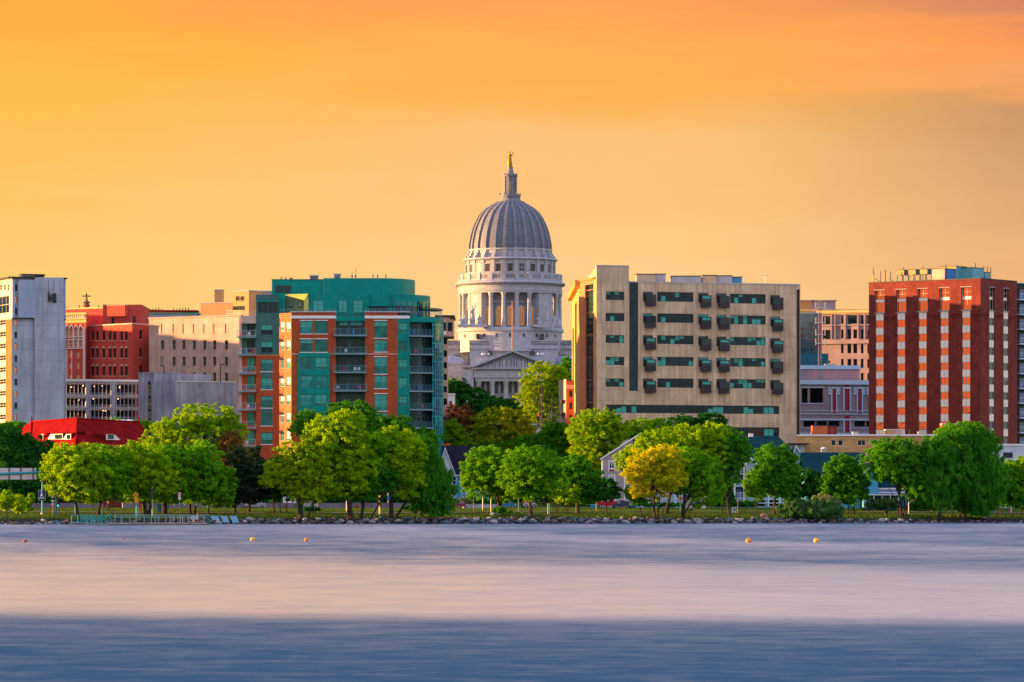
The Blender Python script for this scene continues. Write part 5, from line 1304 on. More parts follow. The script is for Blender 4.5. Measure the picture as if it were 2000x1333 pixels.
for F, cols in ((FE1, ((64, 74), (82, 112), (112, 128))), (FE2, ((214, 242),))):
    za, zt_ = (Z_(848, 800), Z_(858, 800))
    for a, b in cols:
        sl = (a + b) / 2; Fd = Fac.pts(F.at(0, -3.4), F.at(F.len, -3.4)); r = F.rect(a, b, 848, 859.5); mb = MB()
        lo, hi2 = r[2], r[3]
        rt = F is FE2
        pts = [(r[0], lo), (r[1], lo), (r[1] - (0 if not rt else 1.4), hi2), (r[0] + (1.4 if not rt else .0), hi2)]
        A_ = [(*F.at(s_, -.75 if z == lo else -2.6), z) for s_, z in pts]; 
        vv_ = -1.1
        mb.poly([(*F.at(s_, vv_), z) for s_, z in pts], WHITE)
        mb.poly([(*F.at(pts[3][0] - .2, vv_ + .3), hi2 + .05), (*F.at(pts[2][0] + .2, vv_ + .3), hi2 + .05), (*F.at(pts[2][0] + .2, -4.6), hi2 + .5), (*F.at(pts[3][0] - .2, -4.6), hi2 + .5)], REDROOF)
        dm = mb.build('dormer', rf); Fv = Fac.pts(F.at(0, vv_), F.at(F.len, vv_)); w0 = r[0] + (r[1] - r[0]) * (.5 if not rt else .12)
        q = MB(); q.fbox(Fv, w0, r[1] - (.2 if not rt else 1.5), lo + .15, hi2 - .12, .003, .03, G_DTEAL); q.build('pane', dm)
q = MB()
for i in range(9):
    px = 157 + i * 12; q.ball((X_(px, 822), 822, Z_(825, 822)), .95, WHITE, 10, 6, (1, 1, .55))
q.build('skylight_dome', rf)
# ---------------------------------------------------------------- slim block behind the glass corner, small white house, brick block right of the dome
sb = bld('bay_apartment_tower', 872, 905, 'slim tan apartment tower with a dark overhanging top bay, behind the glass corner', 'apartment tower')
d = 905; zb = gz(-14, d) - 1; TB = M('tower_tan', (.46, .36, .30), .85, .06)
FV = Fac(820, d, 874, d); hs = [FV.rect(866.5, 873, p, p + 12) for p in (642, 661, 685, 708, 731, 755, 779)]
mb = MB(); wall(mb, FV, 0, FV.len, zb, Z_(630, d), hs, TB, .25); a, b = FV.at(0), FV.at(FV.len); mb.poly([(*b, zb), (b[0], d + 9, zb), (b[0], d + 9, Z_(630, d)), (*b, Z_(630, d))], TB); mb.build('wall', sb)
for r in hs: window(sb, FV, r, G_DARK, CHAR, 1, 2, .25, .07)
mb = MB(); mb.box(X_(850, d), X_(886, d), d - .9, d + 9, Z_(658, d), Z_(619.5, d), TB); mb.build('top_bay', sb)
mb = MB(); mb.box(X_(850, d), X_(888, d), d - 1.3, d + 9, Z_(619.5, d) + .003, Z_(616.5, d), CHAR); mb.box(X_(850, d), X_(886.2, d), d - 1.0, d + 9, Z_(659.5, d), Z_(657, d) - .15, CHAR); mb.box(X_(880, d), X_(889, d), d - 1.4, d + 9.1, Z_(623, d), Z_(619.5, d), CHAR); mb.build('cornice', sb)
FV2 = Fac(850, d - .9, 887, d - .9)
for px in (862, 874.5): window(sb, FV2, FV2.rect(px, px + 9, 630, 647), G_DTEAL, CHAR, 2, 2, -.04)
mb = MB(); r = FV2.rect(864, 871, 647, 655); mb.fbox(FV2, *r, .0, .5, WHITE); mb.build('window_unit', sb)
b_, F_ = simple('white_porch_house', 876, 960, 'small white flat-roofed house among trees below the capitol', 845, 888, 772, WHITE, cat='house', cop=WHITE, wincols=(867, 877), winrows=((783, 795),), ww=6, wm=WHITE, deep=6)
br_ = bld('orange_brick_block', 1106, 905, 'orange brick block with white cornice and dark windows between the dome and the office block', 'brick building')
d = 900; zb = gz(12, d) - 1; FX_ = Fac(1106, d, 1128, d); FY_ = Fac(1091, d + 6, 1105.8, d)
mb = MB(); hs = [FX_.rect(1112, 1117.5, p, p + 12.5) for p in (763, 787, 811)]; wall(mb, FX_, 0, FX_.len, zb, Z_(745, d), hs, BRICKO, .25); wall(mb, FY_, 0, FY_.len, zb, Z_(741, d), [], TB); mb.poly([(*FY_.at(0), zb), (*FY_.at(0, -8), zb), (*FY_.at(0, -8), Z_(741, d)), (*FY_.at(0), Z_(741, d))], TB)
mb.poly([(*FY_.at(0), Z_(741, d)), (*FY_.b, Z_(741, d)), (FY_.b.x, d + 9, Z_(741, d)), (FY_.a.x, d + 9, Z_(741, d))], TB); mb.poly([(*FY_.b, Z_(745, d)), (FY_.b.x, d + 9, Z_(745, d)), (FY_.b.x, d + 9, Z_(741, d)), (*FY_.b, Z_(741, d))], TB); mb.build('wall', br_)
for r in hs: window(br_, FX_, r, G_DARK, CHAR, 1, 2, .25, .07)
mb = MB(); mb.fbox(FX_, -.1, 2.5, Z_(759, d), Z_(757.5, d), .003, .3, WHITE); mb.fbox(FX_, -.1, 2.5, Z_(755, d), Z_(753.5, d), .003, .3, WHITE); mb.fbox(FX_, -.1, 2.5, Z_(747, d), Z_(745.2, d), .003, .2, BRICKO); mb.build('cornice', br_)
mb = MB()
for p in (782, 806): r = FY_.rect(1098, 1104, p, p + 6); mb.fbox(FY_, *r, .01, .8, CHAR)
mb.build('balcony', br_)
# ---------------------------------------------------------------- behind the office block, right
gb = bld('glass_office', 1592, 985, 'dark teal glass office block with a solid teal base, lattice mast on its corner', 'office building')
d = 985; zb = gz(70, d) - 1; F_ = Fac(1545, d, 1605, d)
G_GRID = GL('glass_grid', (.01, .05, .07), .08)
mb = MB(); mb.fbox(F_, 0, F_.len, zb, Z_(613, d), -12, 0, G_GRID); mb.build('curtain_wall', gb)
mb = MB(); mb.fbox(F_, 0, F_.len + .1, Z_(613, d) + .003, Z_(611, d), -12, .1, GALV); mb.build('coping', gb)
mb = MB(); MG = M('glass_block_mullion', (.03, .22, .22), .5)
for k in range(10): s_ = F_.len * k / 10; mb.fbox(F_, s_, s_ + .08, Z_(690, d), Z_(613, d), .01, .12, MG)
for k in range(8): z = Z_(622 + 9.5 * k, d); mb.fbox(F_, 0, F_.len, z, z + .08, .01, .1, MG)
mb.build('mullion', gb)
mb = MB(); mb.box(X_(1545, d - 3), X_(1618, d - 3), d - 3, d - .2, zb, Z_(692, d), M('solid_teal', (.005, .12, .20), .5, .05)); mb.build('base_wall', gb)
lm = thing('lattice_mast', (X_(1601, d - 5), d - 5, Z_(716, d)), 'slender pinkish lattice mast in front of the dark glass block', 'mast')
mb = MB(); x = X_(1601, d - 5); LM = M('mast_pink', (.45, .30, .28), .5)
for dx in (-.32, .32): mb.cyl(x + dx, d - 5, Z_(716, d), Z_(592, d), .07, LM, n=5)
for k in range(24): z = Z_(714, d) + k * .58; mb.tube([(x - .32, d - 5, z), (x + .32, d - 5, z + .58)], .04, LM, 4); mb.tube([(x + .32, d - 5, z), (x - .32, d - 5, z + .58)], .04, LM, 4)
mb.cyl(x, d - 5, Z_(592, d), Z_(584, d), .05, LM, n=5); mb.build('lattice', lm)
mb = MB()
for p in (604, 633, 656, 674): 
    mb.box(x - .9, x + 1.2, d - 5.3, d - 5.1, Z_(p, d), Z_(p, d) + .12, CREAM); mb.box(x - 1.0, x - .8, d - 5.35, d - 5.15, Z_(p + 2, d), Z_(p - 11, d), CREAM); mb.box(x + 1.1, x + 1.3, d - 5.35, d - 5.15, Z_(p + 2, d), Z_(p - 11, d), CREAM)
mb.build('antenna_bracket', lm)
bt = bld('beige_court_building', 1650, 1005, 'beige stone office building with tall window bays and an orange penthouse, behind the glass block', 'building')
d = 1005; zb = gz(75, d) - 1; CS = M('court_stone', (.34, .26, .28), .85, .05, .4, .06, panel=(2.5, 1.2, .02, .5, .85)); F_ = Fac(1598, d, 1712, d - 6); zt = F_.z(1650, 607)  # walls in shade: mauve darkness put into the stone colour
hs = [F_.rect(1607, 1622, 618, 634)] + [F_.rect(c, c + w_, 616, 633) for c, w_ in ((1642.5, 5), (1656, 18), (1681, 5.5), (1693.5, 5))] + [F_.rect(c, c + w_, p, p + 17.5) for c, w_ in ((1642.5, 5), (1655, 7.5), (1666.5, 7.5), (1681, 5.5), (1694, 4)) for p in (644, 673, 701.5, 729)] + [F_.rect(1607, 1622, 645, 663)]
mb = MB(); wall(mb, F_, 0, F_.len, zb, zt, hs, CS, .4); mb.poly([(*F_.at(0), zb), (*F_.at(0), zt), (*F_.at(0, -10), zt), (*F_.at(0, -10), zb)], CS); mb.poly([(*F_.at(0), zt), (*F_.at(F_.len), zt), (*F_.at(F_.len, -14), zt), (*F_.at(0, -14), zt)], ROOFG); mb.build('wall', bt)
for r in hs: window(bt, F_, r, G_DARK, CHAR, 2 if r[1] - r[0] > .8 else 1, 2, .4, .08)
mb = MB()
for p, q, v in ((607, 611, .6), (611.2, 613, .35), (634.5, 636.5, .3), (665, 672, .5)): r = F_.rect(1598, 1712, p, q); mb.fbox(F_, r[0] - .2, r[1], r[2], r[3], .003, v, CS if p > 612 else YT)
for px in (1624, 1631, 1651, 1676, 1689, 1700): r = F_.rect(px, px + 1.8, 615, 663); mb.fbox(F_, *r, .003, .4, CS)
mb.build('cornice', bt)
for x0, x1, m in ((1560, 1585, PO), (1585.3, 1632, M('court_grey', (.32, .27, .32), .8))):
    mb = MB(); mb.box(X_(x0, 1020), X_(x1, 1020), 1020, 1030, Z_(680, d), Z_(587.5, 1020), m); mb.box(X_(x0, 1020), X_(x1 + 3, 1020), 1019.5, 1030, Z_(587.5, 1020) + .003, Z_(586, 1020), CREAM); mb.build('penthouse', bt)
b = mb
mb = MB(); mb.box(X_(1560, 1012), X_(1700, 1012), 1011, 1013, Z_(609, 1012), Z_(605, 1012), YT); mb.build('parapet', bt)  # parapet and top bands take yellow for the low sun on them
# civic hall with red pilaster stripes
cv_ = bld('striped_civic_building', 1632, 905, 'taupe building with pale blue bands and dark red vertical stripes', 'building')
d = 905; zb = gz(68, d) - 1; TP_ = M('taupe_wall', (.36, .28, .32), .85, .05, .4, .05, panel=(1.2, .6, .02, .5, .85)); MR = M('maroon_panel', (.34, .03, .06), .7); PK = M('pink_panel', (.62, .36, .38), .8, .04, .4, panel=(4, 30, .05, 0, .75))
F_ = Fac(1545, d, 1715, d + 3); hs = [F_.rect(1566, 1578, 758, 788), F_.rect(1582, 1608, 758, 788)] + [F_.rect(a, b, 822, 834.5) for a, b in ((1569.5, 1592), (1594.5, 1616), (1618, 1640), (1669, 1690), (1692, 1712))]
mb = MB(); zt = F_.z(1630, 743); wall(mb, F_, 0, F_.len, zb, zt, hs, TP_, .4); mb.poly([(*F_.at(0), zt), (*F_.at(F_.len), zt), (*F_.at(F_.len, -14), zt), (*F_.at(0, -14), zt)], ROOFG); mb.build('wall', cv_)
for r in hs: window(cv_, F_, r, G_DARK, TP_, 1, 1, .4, .08)
mb = MB()
for p, q, v in ((743, 751.5, .5), (756, 758, .15), (788.5, 789.8, .15), (802, 803.2, .15), (808.5, 810, .2), (818.5, 821.5, .25), (836, 837, .12), (846, 851, .3)):
    x0, x1 = (1545, 1715); 
    if p in (756, 788.5): x0, x1 = 1564, 1610
    r = F_.rect(x0, x1, p, q); mb.fbox(F_, *r, .003, v, WHITEB)
mb.build('band', cv_)
mb = MB()
for a, b, p, q in ((1625.5, 1632.5, 760, 808), (1649.5, 1659, 757, 802.5), (1649.5, 1659, 752, 756), (1675.5, 1682.5, 761, 808), (1650, 1659, 811.5, 818), (1650, 1659, 822, 845), (1690, 1693, 757, 772)): r = F_.rect(a, b, p, q); mb.fbox(F_, *r, .003, .12, MR)
mb.build('red_stripe', cv_)
mb = MB()
for a, b, p, q in ((1623.2, 1625.2, 760, 807), (1632.8, 1634.8, 760, 807), (1646.8, 1649.2, 757, 803), (1659.3, 1661.6, 757, 803), (1673.3, 1675.2, 761, 807), (1682.8, 1684.9, 761, 807), (1697, 1699, 761, 808), (1647, 1649.6, 822, 845), (1659.3, 1661.6, 822, 845)): r = F_.rect(a, b, p, q); mb.fbox(F_, *r, .003, .26, WHITEB)
for a, b in ((1617.5, 1623), (1635, 1640), (1667.5, 1673), (1685, 1689.5), (1691.5, 1696.8)):
    for p in (757, 761.5, 767): r = F_.rect(a, b, p, p + 3.8); mb.fbox(F_, *r, .003, .2, WHITEB)
for a, b in ((1646, 1662), (1623.5, 1634.5), (1673.5, 1684.5)): r = F_.rect(a, b, 757, 759.5); mb.fbox(F_, *r, .262, .35, WHITEB)
mb.build('pilaster', cv_)
F5 = Fac(1545, d + 5, 1679, d + 6); mb = MB(); z5 = F5.z(1620, 715); mb.fbox(F5, 0, F5.len, zt - .5, z5, -10, 0, PK); mb.build('upper_wall', cv_)
mb = MB(); mb.fbox(F5, 0, F5.len + .2, F5.z(1620, 721.5), z5 + .1, .003, .3, WHITEB)
for a, b in ((1560, 1577.5), (1600, 1607)): r = F5.rect(a, b, 722, 743); mb.fbox(F5, *r, .003, .1, M('lilac_panel', (.34, .32, .38), .8) if a == 1560 else bpy.data.materials['lilac_panel'])
mb.build('band', cv_)
mb = MB(); x = X_(1624, d + 8); mb.box(x - 1.5, x + .8, d + 7, d + 9, z5, z5 + .5, GALV); mb.ball((x - .6, d + 7, z5 + .9), .3, DARK, 8, 6); mb.build('roof_unit', cv_)
# tan brick low block
tb = bld('tan_brick_block', 1720, 812, 'long low tan brick block with a white roof edge below the striped building', 'building')
d = 812; zb = gz(70, d) - 1; FT_ = Fac(1556, d, 1850, d - 3)
ws = ((1623.5, 1632), (1637, 1646), (1675, 1690), (1707, 1722), (1752, 1774)); hs = [FT_.rect(a, b, 860, 871) for a, b in ws] + [FT_.rect(1675, 1690, 884, 893.5), FT_.rect(1637, 1646, 884, 893.5)] + [FT_.rect(a, a + 4, 861, 864) for a in (1596, 1692, 1701, 1798)]
zt = FT_.z(1700, 852); mb = MB(); wall(mb, FT_, 0, FT_.len, zb, zt, hs, TANBRICK, .25); mb.poly([(*FT_.at(0), zt - .2), (*FT_.at(FT_.len), zt - .2), (*FT_.at(FT_.len, -14), zt - .2), (*FT_.at(0, -14), zt - .2)], ROOFG); mb.build('wall', tb)
for r in hs: window(tb, FT_, r, G_DTEAL, WHITE, 2 if r[1] - r[0] > 1 else 1, 1, .25, .07)
mb = MB(); mb.fbox(FT_, 0, FT_.len, zt + .002, zt + .3, -.6, .25, WHITE); mb.build('roof_edge', tb)
for x0, x1, p1, mm in ((1587, 1616.5, 832, BRICKO), (1617, 1634, 832.5, BRICKD), (1730, 1748, 840, TANBRICK), (1748.3, 1762, 840.5, TAN), (1840, 1867, 829, BRICKO), (1867.3, 1888, 829.5, TAN)):
    mb = MB(); mb.box(X_(x0, d + 5), X_(x1, d + 5), d + 5, d + 9, zt - .4, Z_(p1, d + 5), mm); mb.box(X_(x0, d + 5) - .05, X_(x1, d + 5) + .05, d + 4.9, d + 9.1, Z_(p1, d + 5) + .002, Z_(p1, d + 5) + .12, WHITE if x0 > 1700 else CHAR); mb.build('penthouse', tb)
mb = MB(); r = (X_(1622, d + 5), X_(1628, d + 5)); mb.box(r[0], r[1], d + 4.93, d + 4.99, zt - .2, Z_(835.5, d + 5), MR); mb.build('door', tb)
q = MB()
for i in range(14): x = X_(1776 + i * 4.6, d + 3); q.cyl(x, d + 3, zt - .1, zt + 1.3, .04, CHAR, n=4)
q.tube([(X_(1776, d + 3), d + 3, zt + 1.3), (X_(1838, d + 3), d + 3, zt + 1.3)], .04, CHAR, 4); q.build('railing', tb)
for px in (1666, 1670, 1674, 1794, 1797): x = X_(px, d + 4); q = MB(); q.cyl(x, d + 4, zt - .2, zt + .75, .2, WHITE, n=8); q.cyl(x, d + 4, zt + .78, zt + .9, .28, GALV, n=8); q.build('roof_vent', tb)
# white building at the right edge
b_, F_ = simple('white_flat_building', 1975, 800, 'white flat-roofed building at the foot of the brick tower, behind the trees', 1925, 2040, 871, M('white_blue_wall', (.55, .62, .72), .8), cat='building', cop=WHITE, wincols=(1959,), winrows=((884, 895),), ww=19, deep=8)
# ---------------------------------------------------------------- hotel: gabled, tan and grey clapboard
ho = bld('gabled_hotel', 1360, 790, 'long gabled hotel in tan and grey clapboard with white trim and a teal roof', 'hotel')
d = 790; zb = gz(30, d) - 1; HT = M('tan_clapboard', (.40, .34, .34), .85, .05, .4, panel=(40, .25, .03, 0, .82))
FH = Fac(1175, d, 1236, d + 2)                    # near gable with lit roof slope on the left
ev = FH.z(1180, 897); pk_ = FH.z(1230, 858)
wins = [(1189.5, 1200, 901, 916), (1189.5, 1200, 929, 941.5), (1189.5, 1200, 957, 972)]
hs = [FH.rect(a, b, p, q) for a, b, p, q in wins]
mb = MB(); wall(mb, FH, 0, FH.len, zb, ev, hs, HT, .15); a, b = FH.at(0), FH.at(FH.len)
mb.poly([(*a, ev), (*b, ev), (*b, pk_)], HT); mb.poly([(*a, zb), (*a, ev), (a[0] + 1, a[1] + 20, ev), (a[0] + 1, a[1] + 20, zb)], HT); mb.build('wall', ho)
for r in hs: 
    w_ = window(ho, FH, r, G_DARK, WHITE, 2, 1, .1, .12, BL_GREEN, .5); q = MB(); q.fbox(FH, r[0] - .15, r[1] + .15, r[2] - .55, r[2] - .02, .003, .07, WHITE); q.fbox(FH, r[0], r[1], r[2] - .5, r[2] - .12, .072, .10, MR); q.fbox(FH, r[0] - .15, r[1] + .15, r[3] + .02, r[3] + .14, .003, .07, WHITE)
    for s_ in (r[0] - .15, r[1] + .02): q.fbox(FH, s_, s_ + .13, r[2] - .02, r[3] + .02, .003, .07, WHITE)
    q.build('surround', w_)
mb = MB(); mb.fbox(FH, 0, .25, zb, ev, .003, .12, WHITE); mb.fbox(FH, FH.s(1218), FH.s(1220.5), zb, FH.z(1218, 912), .003, .12, WHITE); mb.fbox(FH, .25, FH.len, FH.z(1200, 979), FH.z(1200, 977.5), .003, .12, WHITE); mb.build('corner_board', ho)
mb = MB(); a = FH.at(-.5, .5); b = FH.at(FH.len + 1.5, .5); up = .35
A1 = (a[0], a[1], ev - .25); B1 = (b[0], b[1], pk_ + 1.0); A2 = (a[0] + 1, a[1] + 22, ev - .25); B2 = (b[0] + 1, b[1] + 22, pk_ + 1.0)
mb.poly([A1, B1, B2, A2], TEALROOF); mb.poly([tuple(Vector(p) + Vector((0, 0, .3))) for p in (A1, B1, B2, A2)], TEALROOF); mb.poly([A1, B1, tuple(Vector(B1) + Vector((0, 0, .3))), tuple(Vector(A1) + Vector((0, 0, .3)))], WHITE); mb.poly([A1, A2, tuple(Vector(A2) + Vector((0, 0, .3))), tuple(Vector(A1) + Vector((0, 0, .3)))], WHITE); mb.build('roof', ho)
for k, px in enumerate((1216, 1228)):              # small lit dormer gables on the slope
    x = X_(px, d + 3 + 5 * k); z = Z_(884 - 14 * k, d + 3 + 5 * k); y = d + 3 + 5 * k; mb = MB()
    mb.poly([(x - 1.6, y, z), (x + .6, y, z), (x - .2, y, z + 1.2)], WHITE); mb.poly([(x - 1.8, y - .2, z - .02), (x - .2, y - .2, z + 1.3), (x - .2, y + 4, z + 1.3), (x - 1.8, y + 4, z - .02)], TEALROOF); mb.poly([(x - .2, y - .2, z + 1.3), (x + .9, y - .2, z), (x + .9, y + 4, z), (x - .2, y + 4, z + 1.3)], TEALROOF); mb.build('dormer', ho)
# middle body mostly behind trees
FH2 = Fac(1236.3, d + 3, 1468, d + 3); ev2 = FH2.z(1300, 905); hs = [FH2.rect(c, c + 11, p, p + 14) for c in (1244, 1266, 1290, 1316, 1342, 1368, 1392, 1430) for p in (912, 936, 960)]
mb = MB(); wall(mb, FH2, 0, FH2.len, zb, ev2, hs, GREYW, .12); mb.build('wall', ho)
for r in hs: window(ho, FH2, r, G_BLUE, WHITE, 2, 1, .1, .1)
mb = MB(); s0, s1 = 0, FH2.len; rz = Z_(862, d + 12)
mb.poly([(*FH2.at(s0, .6), ev2 - .2), (*FH2.at(s1, .6), ev2 - .2), (*FH2.at(s1, -9), rz), (*FH2.at(s0, -9), rz)], TEALROOF); mb.poly([(*FH2.at(s0, -9), rz), (*FH2.at(s1, -9), rz), (*FH2.at(s1, -18), ev2), (*FH2.at(s0, -18), ev2)], TEALROOF); mb.build('roof', ho)
mb = MB(); LB = M('base_board', (.16, .40, .58), .7); mb.fbox(FH2, 0, FH2.len, FH2.z(1300, 992), FH2.z(1300, 988.5), .003, .15, WHITEB)
for px in (1265, 1317.5): r = FH2.rect(px, px + 3, 905, 990); mb.fbox(FH2, *r, .003, .16, WHITEB)
mb.build('corner_board', ho)
# right part: balconies stacked between white posts, teal hip roof, small gable
FH3 = Fac(1430, d - 2, 1560, d - 2); ev3 = FH3.z(1500, 898); WLB = M('pale_blue_clapboard', (.30, .42, .56), .8, .05, .4, panel=(40, .25, .03, 0, .82))
bays = ((1437, 1451), (1462.5, 1499), (1502, 1520)); hs = [FH3.rect(a, b, p, p + 21) for a, b in bays for p in (904, 928, 952)] + [FH3.rect(a, b, 976, 989) for a, b in ((1456, 1468), (1480, 1494), (1502, 1520))]
mb = MB(); wall(mb, FH3, 0, FH3.len, zb, ev3, hs, WLB, 1.2); mb.fbox(FH3, 0, FH3.len, zb, ev3 - .1, -8, -1.3, CHAR); mb.build('wall', ho)
for r in hs[:9]:
    window(ho, FH3, (r[0] + .3, r[1] - .3, r[2], r[3] - .3), G_DARK, WHITEB, 2, 1, 1.18, .1)
    q = MB(); q.fbox(FH3, r[0], r[1], r[2] - .12, r[2], .003, .2, WHITEB); bb = q.build('balcony', ho); q = MB(); q.fbox(FH3, r[0], r[1], r[2] + .9, r[2] + .98, .02, .1, WHITEB); n_ = int((r[1] - r[0]) / .28)
    for i in range(n_): s_ = r[0] + (r[1] - r[0]) * i / n_; q.fbox(FH3, s_, s_ + .06, r[2], r[2] + .9, .03, .08, WHITEB)
    q.build('railing', bb)
mb = MB()
for px in (1430, 1433.5, 1452, 1461, 1499.5, 1522): r = FH3.rect(px, px + 2.6, 898, 990); mb.fbox(FH3, *r, .003, .24, WHITE)
for p in (975, 982, 895.5): r = FH3.rect(1453, 1535, p, p + 2); mb.fbox(FH3, *r, .003, .3, WHITEB)
mb.build('post', ho)
mb = MB(); rz = Z_(852, d + 8); a, b, c_, e_ = FH3.at(-1, .8), FH3.at(FH3.len + .5, .8), (X_(1520, d + 8), d + 8), (X_(1446, d + 8), d + 8)
mb.poly([(*a, ev3), (*b, ev3), (*c_, rz), (*e_, rz)], TEALROOF); mb.poly([(*b, ev3), (b[0], b[1] + 18, ev3), (*c_, rz)], TEALROOF); mb.poly([(a[0], a[1] + 18, ev3), (*a, ev3), (*e_, rz)], TEALROOF); mb.poly([(b[0], b[1] + 18, ev3), (a[0], a[1] + 18, ev3), (*e_, rz), (*c_, rz)], TEALROOF)
mb.fbox(FH3, -1, FH3.len + .5, ev3 - .25, ev3 - .02, .4, .82, WHITEB); rf = mb.build('roof', ho)
mb = MB(); x = X_(1466.5, d + 8); mb.box(x - .4, x + .4, d + 7, d + 8, rz - .2, rz + .45, WHITE); mb.build('roof_vent', rf)
def gable(root, pxa, pxp, pxb, pe, pp, d, wm, deep=5, trim=WHITEB, roofm=TEALROOF, base=None):
    """a front gable: wall triangle, two roof slopes and barge boards"""
    a, p_, b = X_(pxa, d), X_(pxp, d), X_(pxb, d); ze, zp_ = Z_(pe, d), Z_(pp, d); z0 = zb if base is None else Z_(base, d)
    mb = MB(); mb.poly([(a + .3, d, z0), (b - .3, d, z0), (b - .3, d, ze), (p_, d, zp_ - .2), (a + .3, d, ze)], wm); mb.poly([(a + .3, d, z0), (a + .3, d, ze), (a + .3, d + deep, ze), (a + .3, d + deep, z0)], wm); mb.poly([(b - .3, d, z0), (b - .3, d + deep, z0), (b - .3, d + deep, ze), (b - .3, d, ze)], wm)
    g = mb.build('gable', root); mb = MB()
    for q0, q1 in ((a, ze), (b, ze)): mb.poly([(q0, d - .35, q1), (p_, d - .35, zp_), (p_, d + deep, zp_), (q0, d + deep, q1)], roofm)
    mb.build('gable_roof', g); mb = MB()
    for q0 in (a, b): mb.hexa([(q0, d - .5, ze - .35), (p_, d - .5, zp_ - .35), (p_, d - .36, zp_ - .35), (q0, d - .36, ze - .35)][:: (1 if q0 == a else -1)], [(q0, d - .5, ze), (p_, d - .5, zp_), (p_, d - .36, zp_), (q0, d - .36, ze)][:: (1 if q0 == a else -1)], trim)
    mb.build('barge_board', g); return g
gable(ho, 1545, 1554.8, 1573, 897, 870, d - 3, WLB, 8)
gable(ho, 1455, 1466, 1479, 906, 893, d - 3, WLB, 8)
Fg = Fac(1545, d - 3, 1573, d - 3); window(ho, Fg, Fg.rect(1556, 1564, 903, 912), G_DARK, WHITEB, 2, 1, -.04)
fs = bld('flat_shed', 1565, 806, 'flat grey concrete shed with a wide dark roof edge behind the hotel', 'shed')
mb = MB(); mb.box(X_(1530, 806), X_(1572, 806), 806, 812, zb, Z_(868, 806), CONC2); mb.build('wall', fs); mb = MB(); mb.box(X_(1524, 806), X_(1580, 806), 805, 813, Z_(868, 806) + .003, Z_(866, 806), CHAR); mb.build('roof', fs)
# hotel sign wall
sg = bld('hotel_sign_wall', 1358, 752, 'tan sign wall with a dark panel of purple lettering, between tree trunks', 'sign')
d = 752; mb = MB(); z0 = gz(X_(1358, d), d) - .05; mb.box(X_(1337, d), X_(1365.5, d), d, d + 1.2, z0, Z_(971.5, d), TAN); mb.box(X_(1365.6, d), X_(1378, d), d - .15, d + 1.35, z0, Z_(969, d), CREAM); mb.build('wall', sg)
mb = MB(); mb.box(X_(1353, d), X_(1364, d), d - .12, d - .002, Z_(991, d), Z_(976, d), M('sign_panel', (.03, .015, .06), .5)); sp_ = mb.build('panel', sg)
PU = M('purple_letters', (.35, .10, .9), .4, emit=(.35, .08, .95, 1.0)); mb = MB()
def glyph(mb, ch, x, y, z, w_, h, m, t_=None):
    """letter built from strokes"""
    t_ = t_ or w_ * .26
    S = {'H': ((0, 0, 0, 1), (1, 0, 1, 1), (0, .5, 1, .5)), 'O': ((0, 0, 0, 1), (1, 0, 1, 1), (0, 0, 1, 0), (0, 1, 1, 1)), 'T': ((.5, 0, .5, 1), (0, 1, 1, 1)), 'E': ((0, 0, 0, 1), (0, 0, 1, 0), (0, .5, .8, .5), (0, 1, 1, 1)), 'L': ((0, 0, 0, 1), (0, 0, 1, 0)), 'S': ((0, 0, 1, 0), (1, 0, 1, .5), (0, .5, 1, .5), (0, .5, 0, 1), (0, 1, 1, 1)), 'U': ((0, 0, 0, 1), (1, 0, 1, 1), (0, 0, 1, 0)), 'I': ((.5, 0, .5, 1),), 'A': ((0, 0, .5, 1), (.5, 1, 1, 0), (.25, .4, .75, .4)), 'R': ((0, 0, 0, 1), (0, 1, 1, 1), (1, .5, 1, 1), (0, .5, 1, .5), (.4, .5, 1, 0)), 'P': ((0, 0, 0, 1), (0, 1, 1, 1), (1, .5, 1, 1), (0, .5, 1, .5)), 'X': ((0, 0, 1, 1), (0, 1, 1, 0)), '5': ((0, 0, 1, 0), (1, 0, 1, .5), (0, .5, 1, .5), (0, .5, 0, 1), (0, 1, 1, 1)), '2': ((0, 0, 1, 0), (0, 0, 0, .5), (0, .5, 1, .5), (1, .5, 1, 1), (0, 1, 1, 1)), 'N': ((0, 0, 0, 1), (1, 0, 1, 1), (0, 1, 1, 0)), 'D': ((0, 0, 0, 1), (1, .1, 1, .9), (0, 0, .9, 0), (0, 1, .9, 1))}
    for x0, z0, x1, z1 in S[ch]: mb.tube([(x + x0 * w_, y, z + z0 * h), (x + x1 * w_, y, z + z1 * h)], t_ / 2, m, 4)
for row, (word, n_) in enumerate((('IIII', 4), ('IIIIII', 6))):
    for i, c in enumerate(word[:n_]): glyph(mb, 'O' if i % 2 == 0 else 'E', X_(1355 + i * 1.25, d), d - .16, Z_(982.5 + row * 4, d), .08, .17, PU, .05)
mb.build('lettering', sp_)
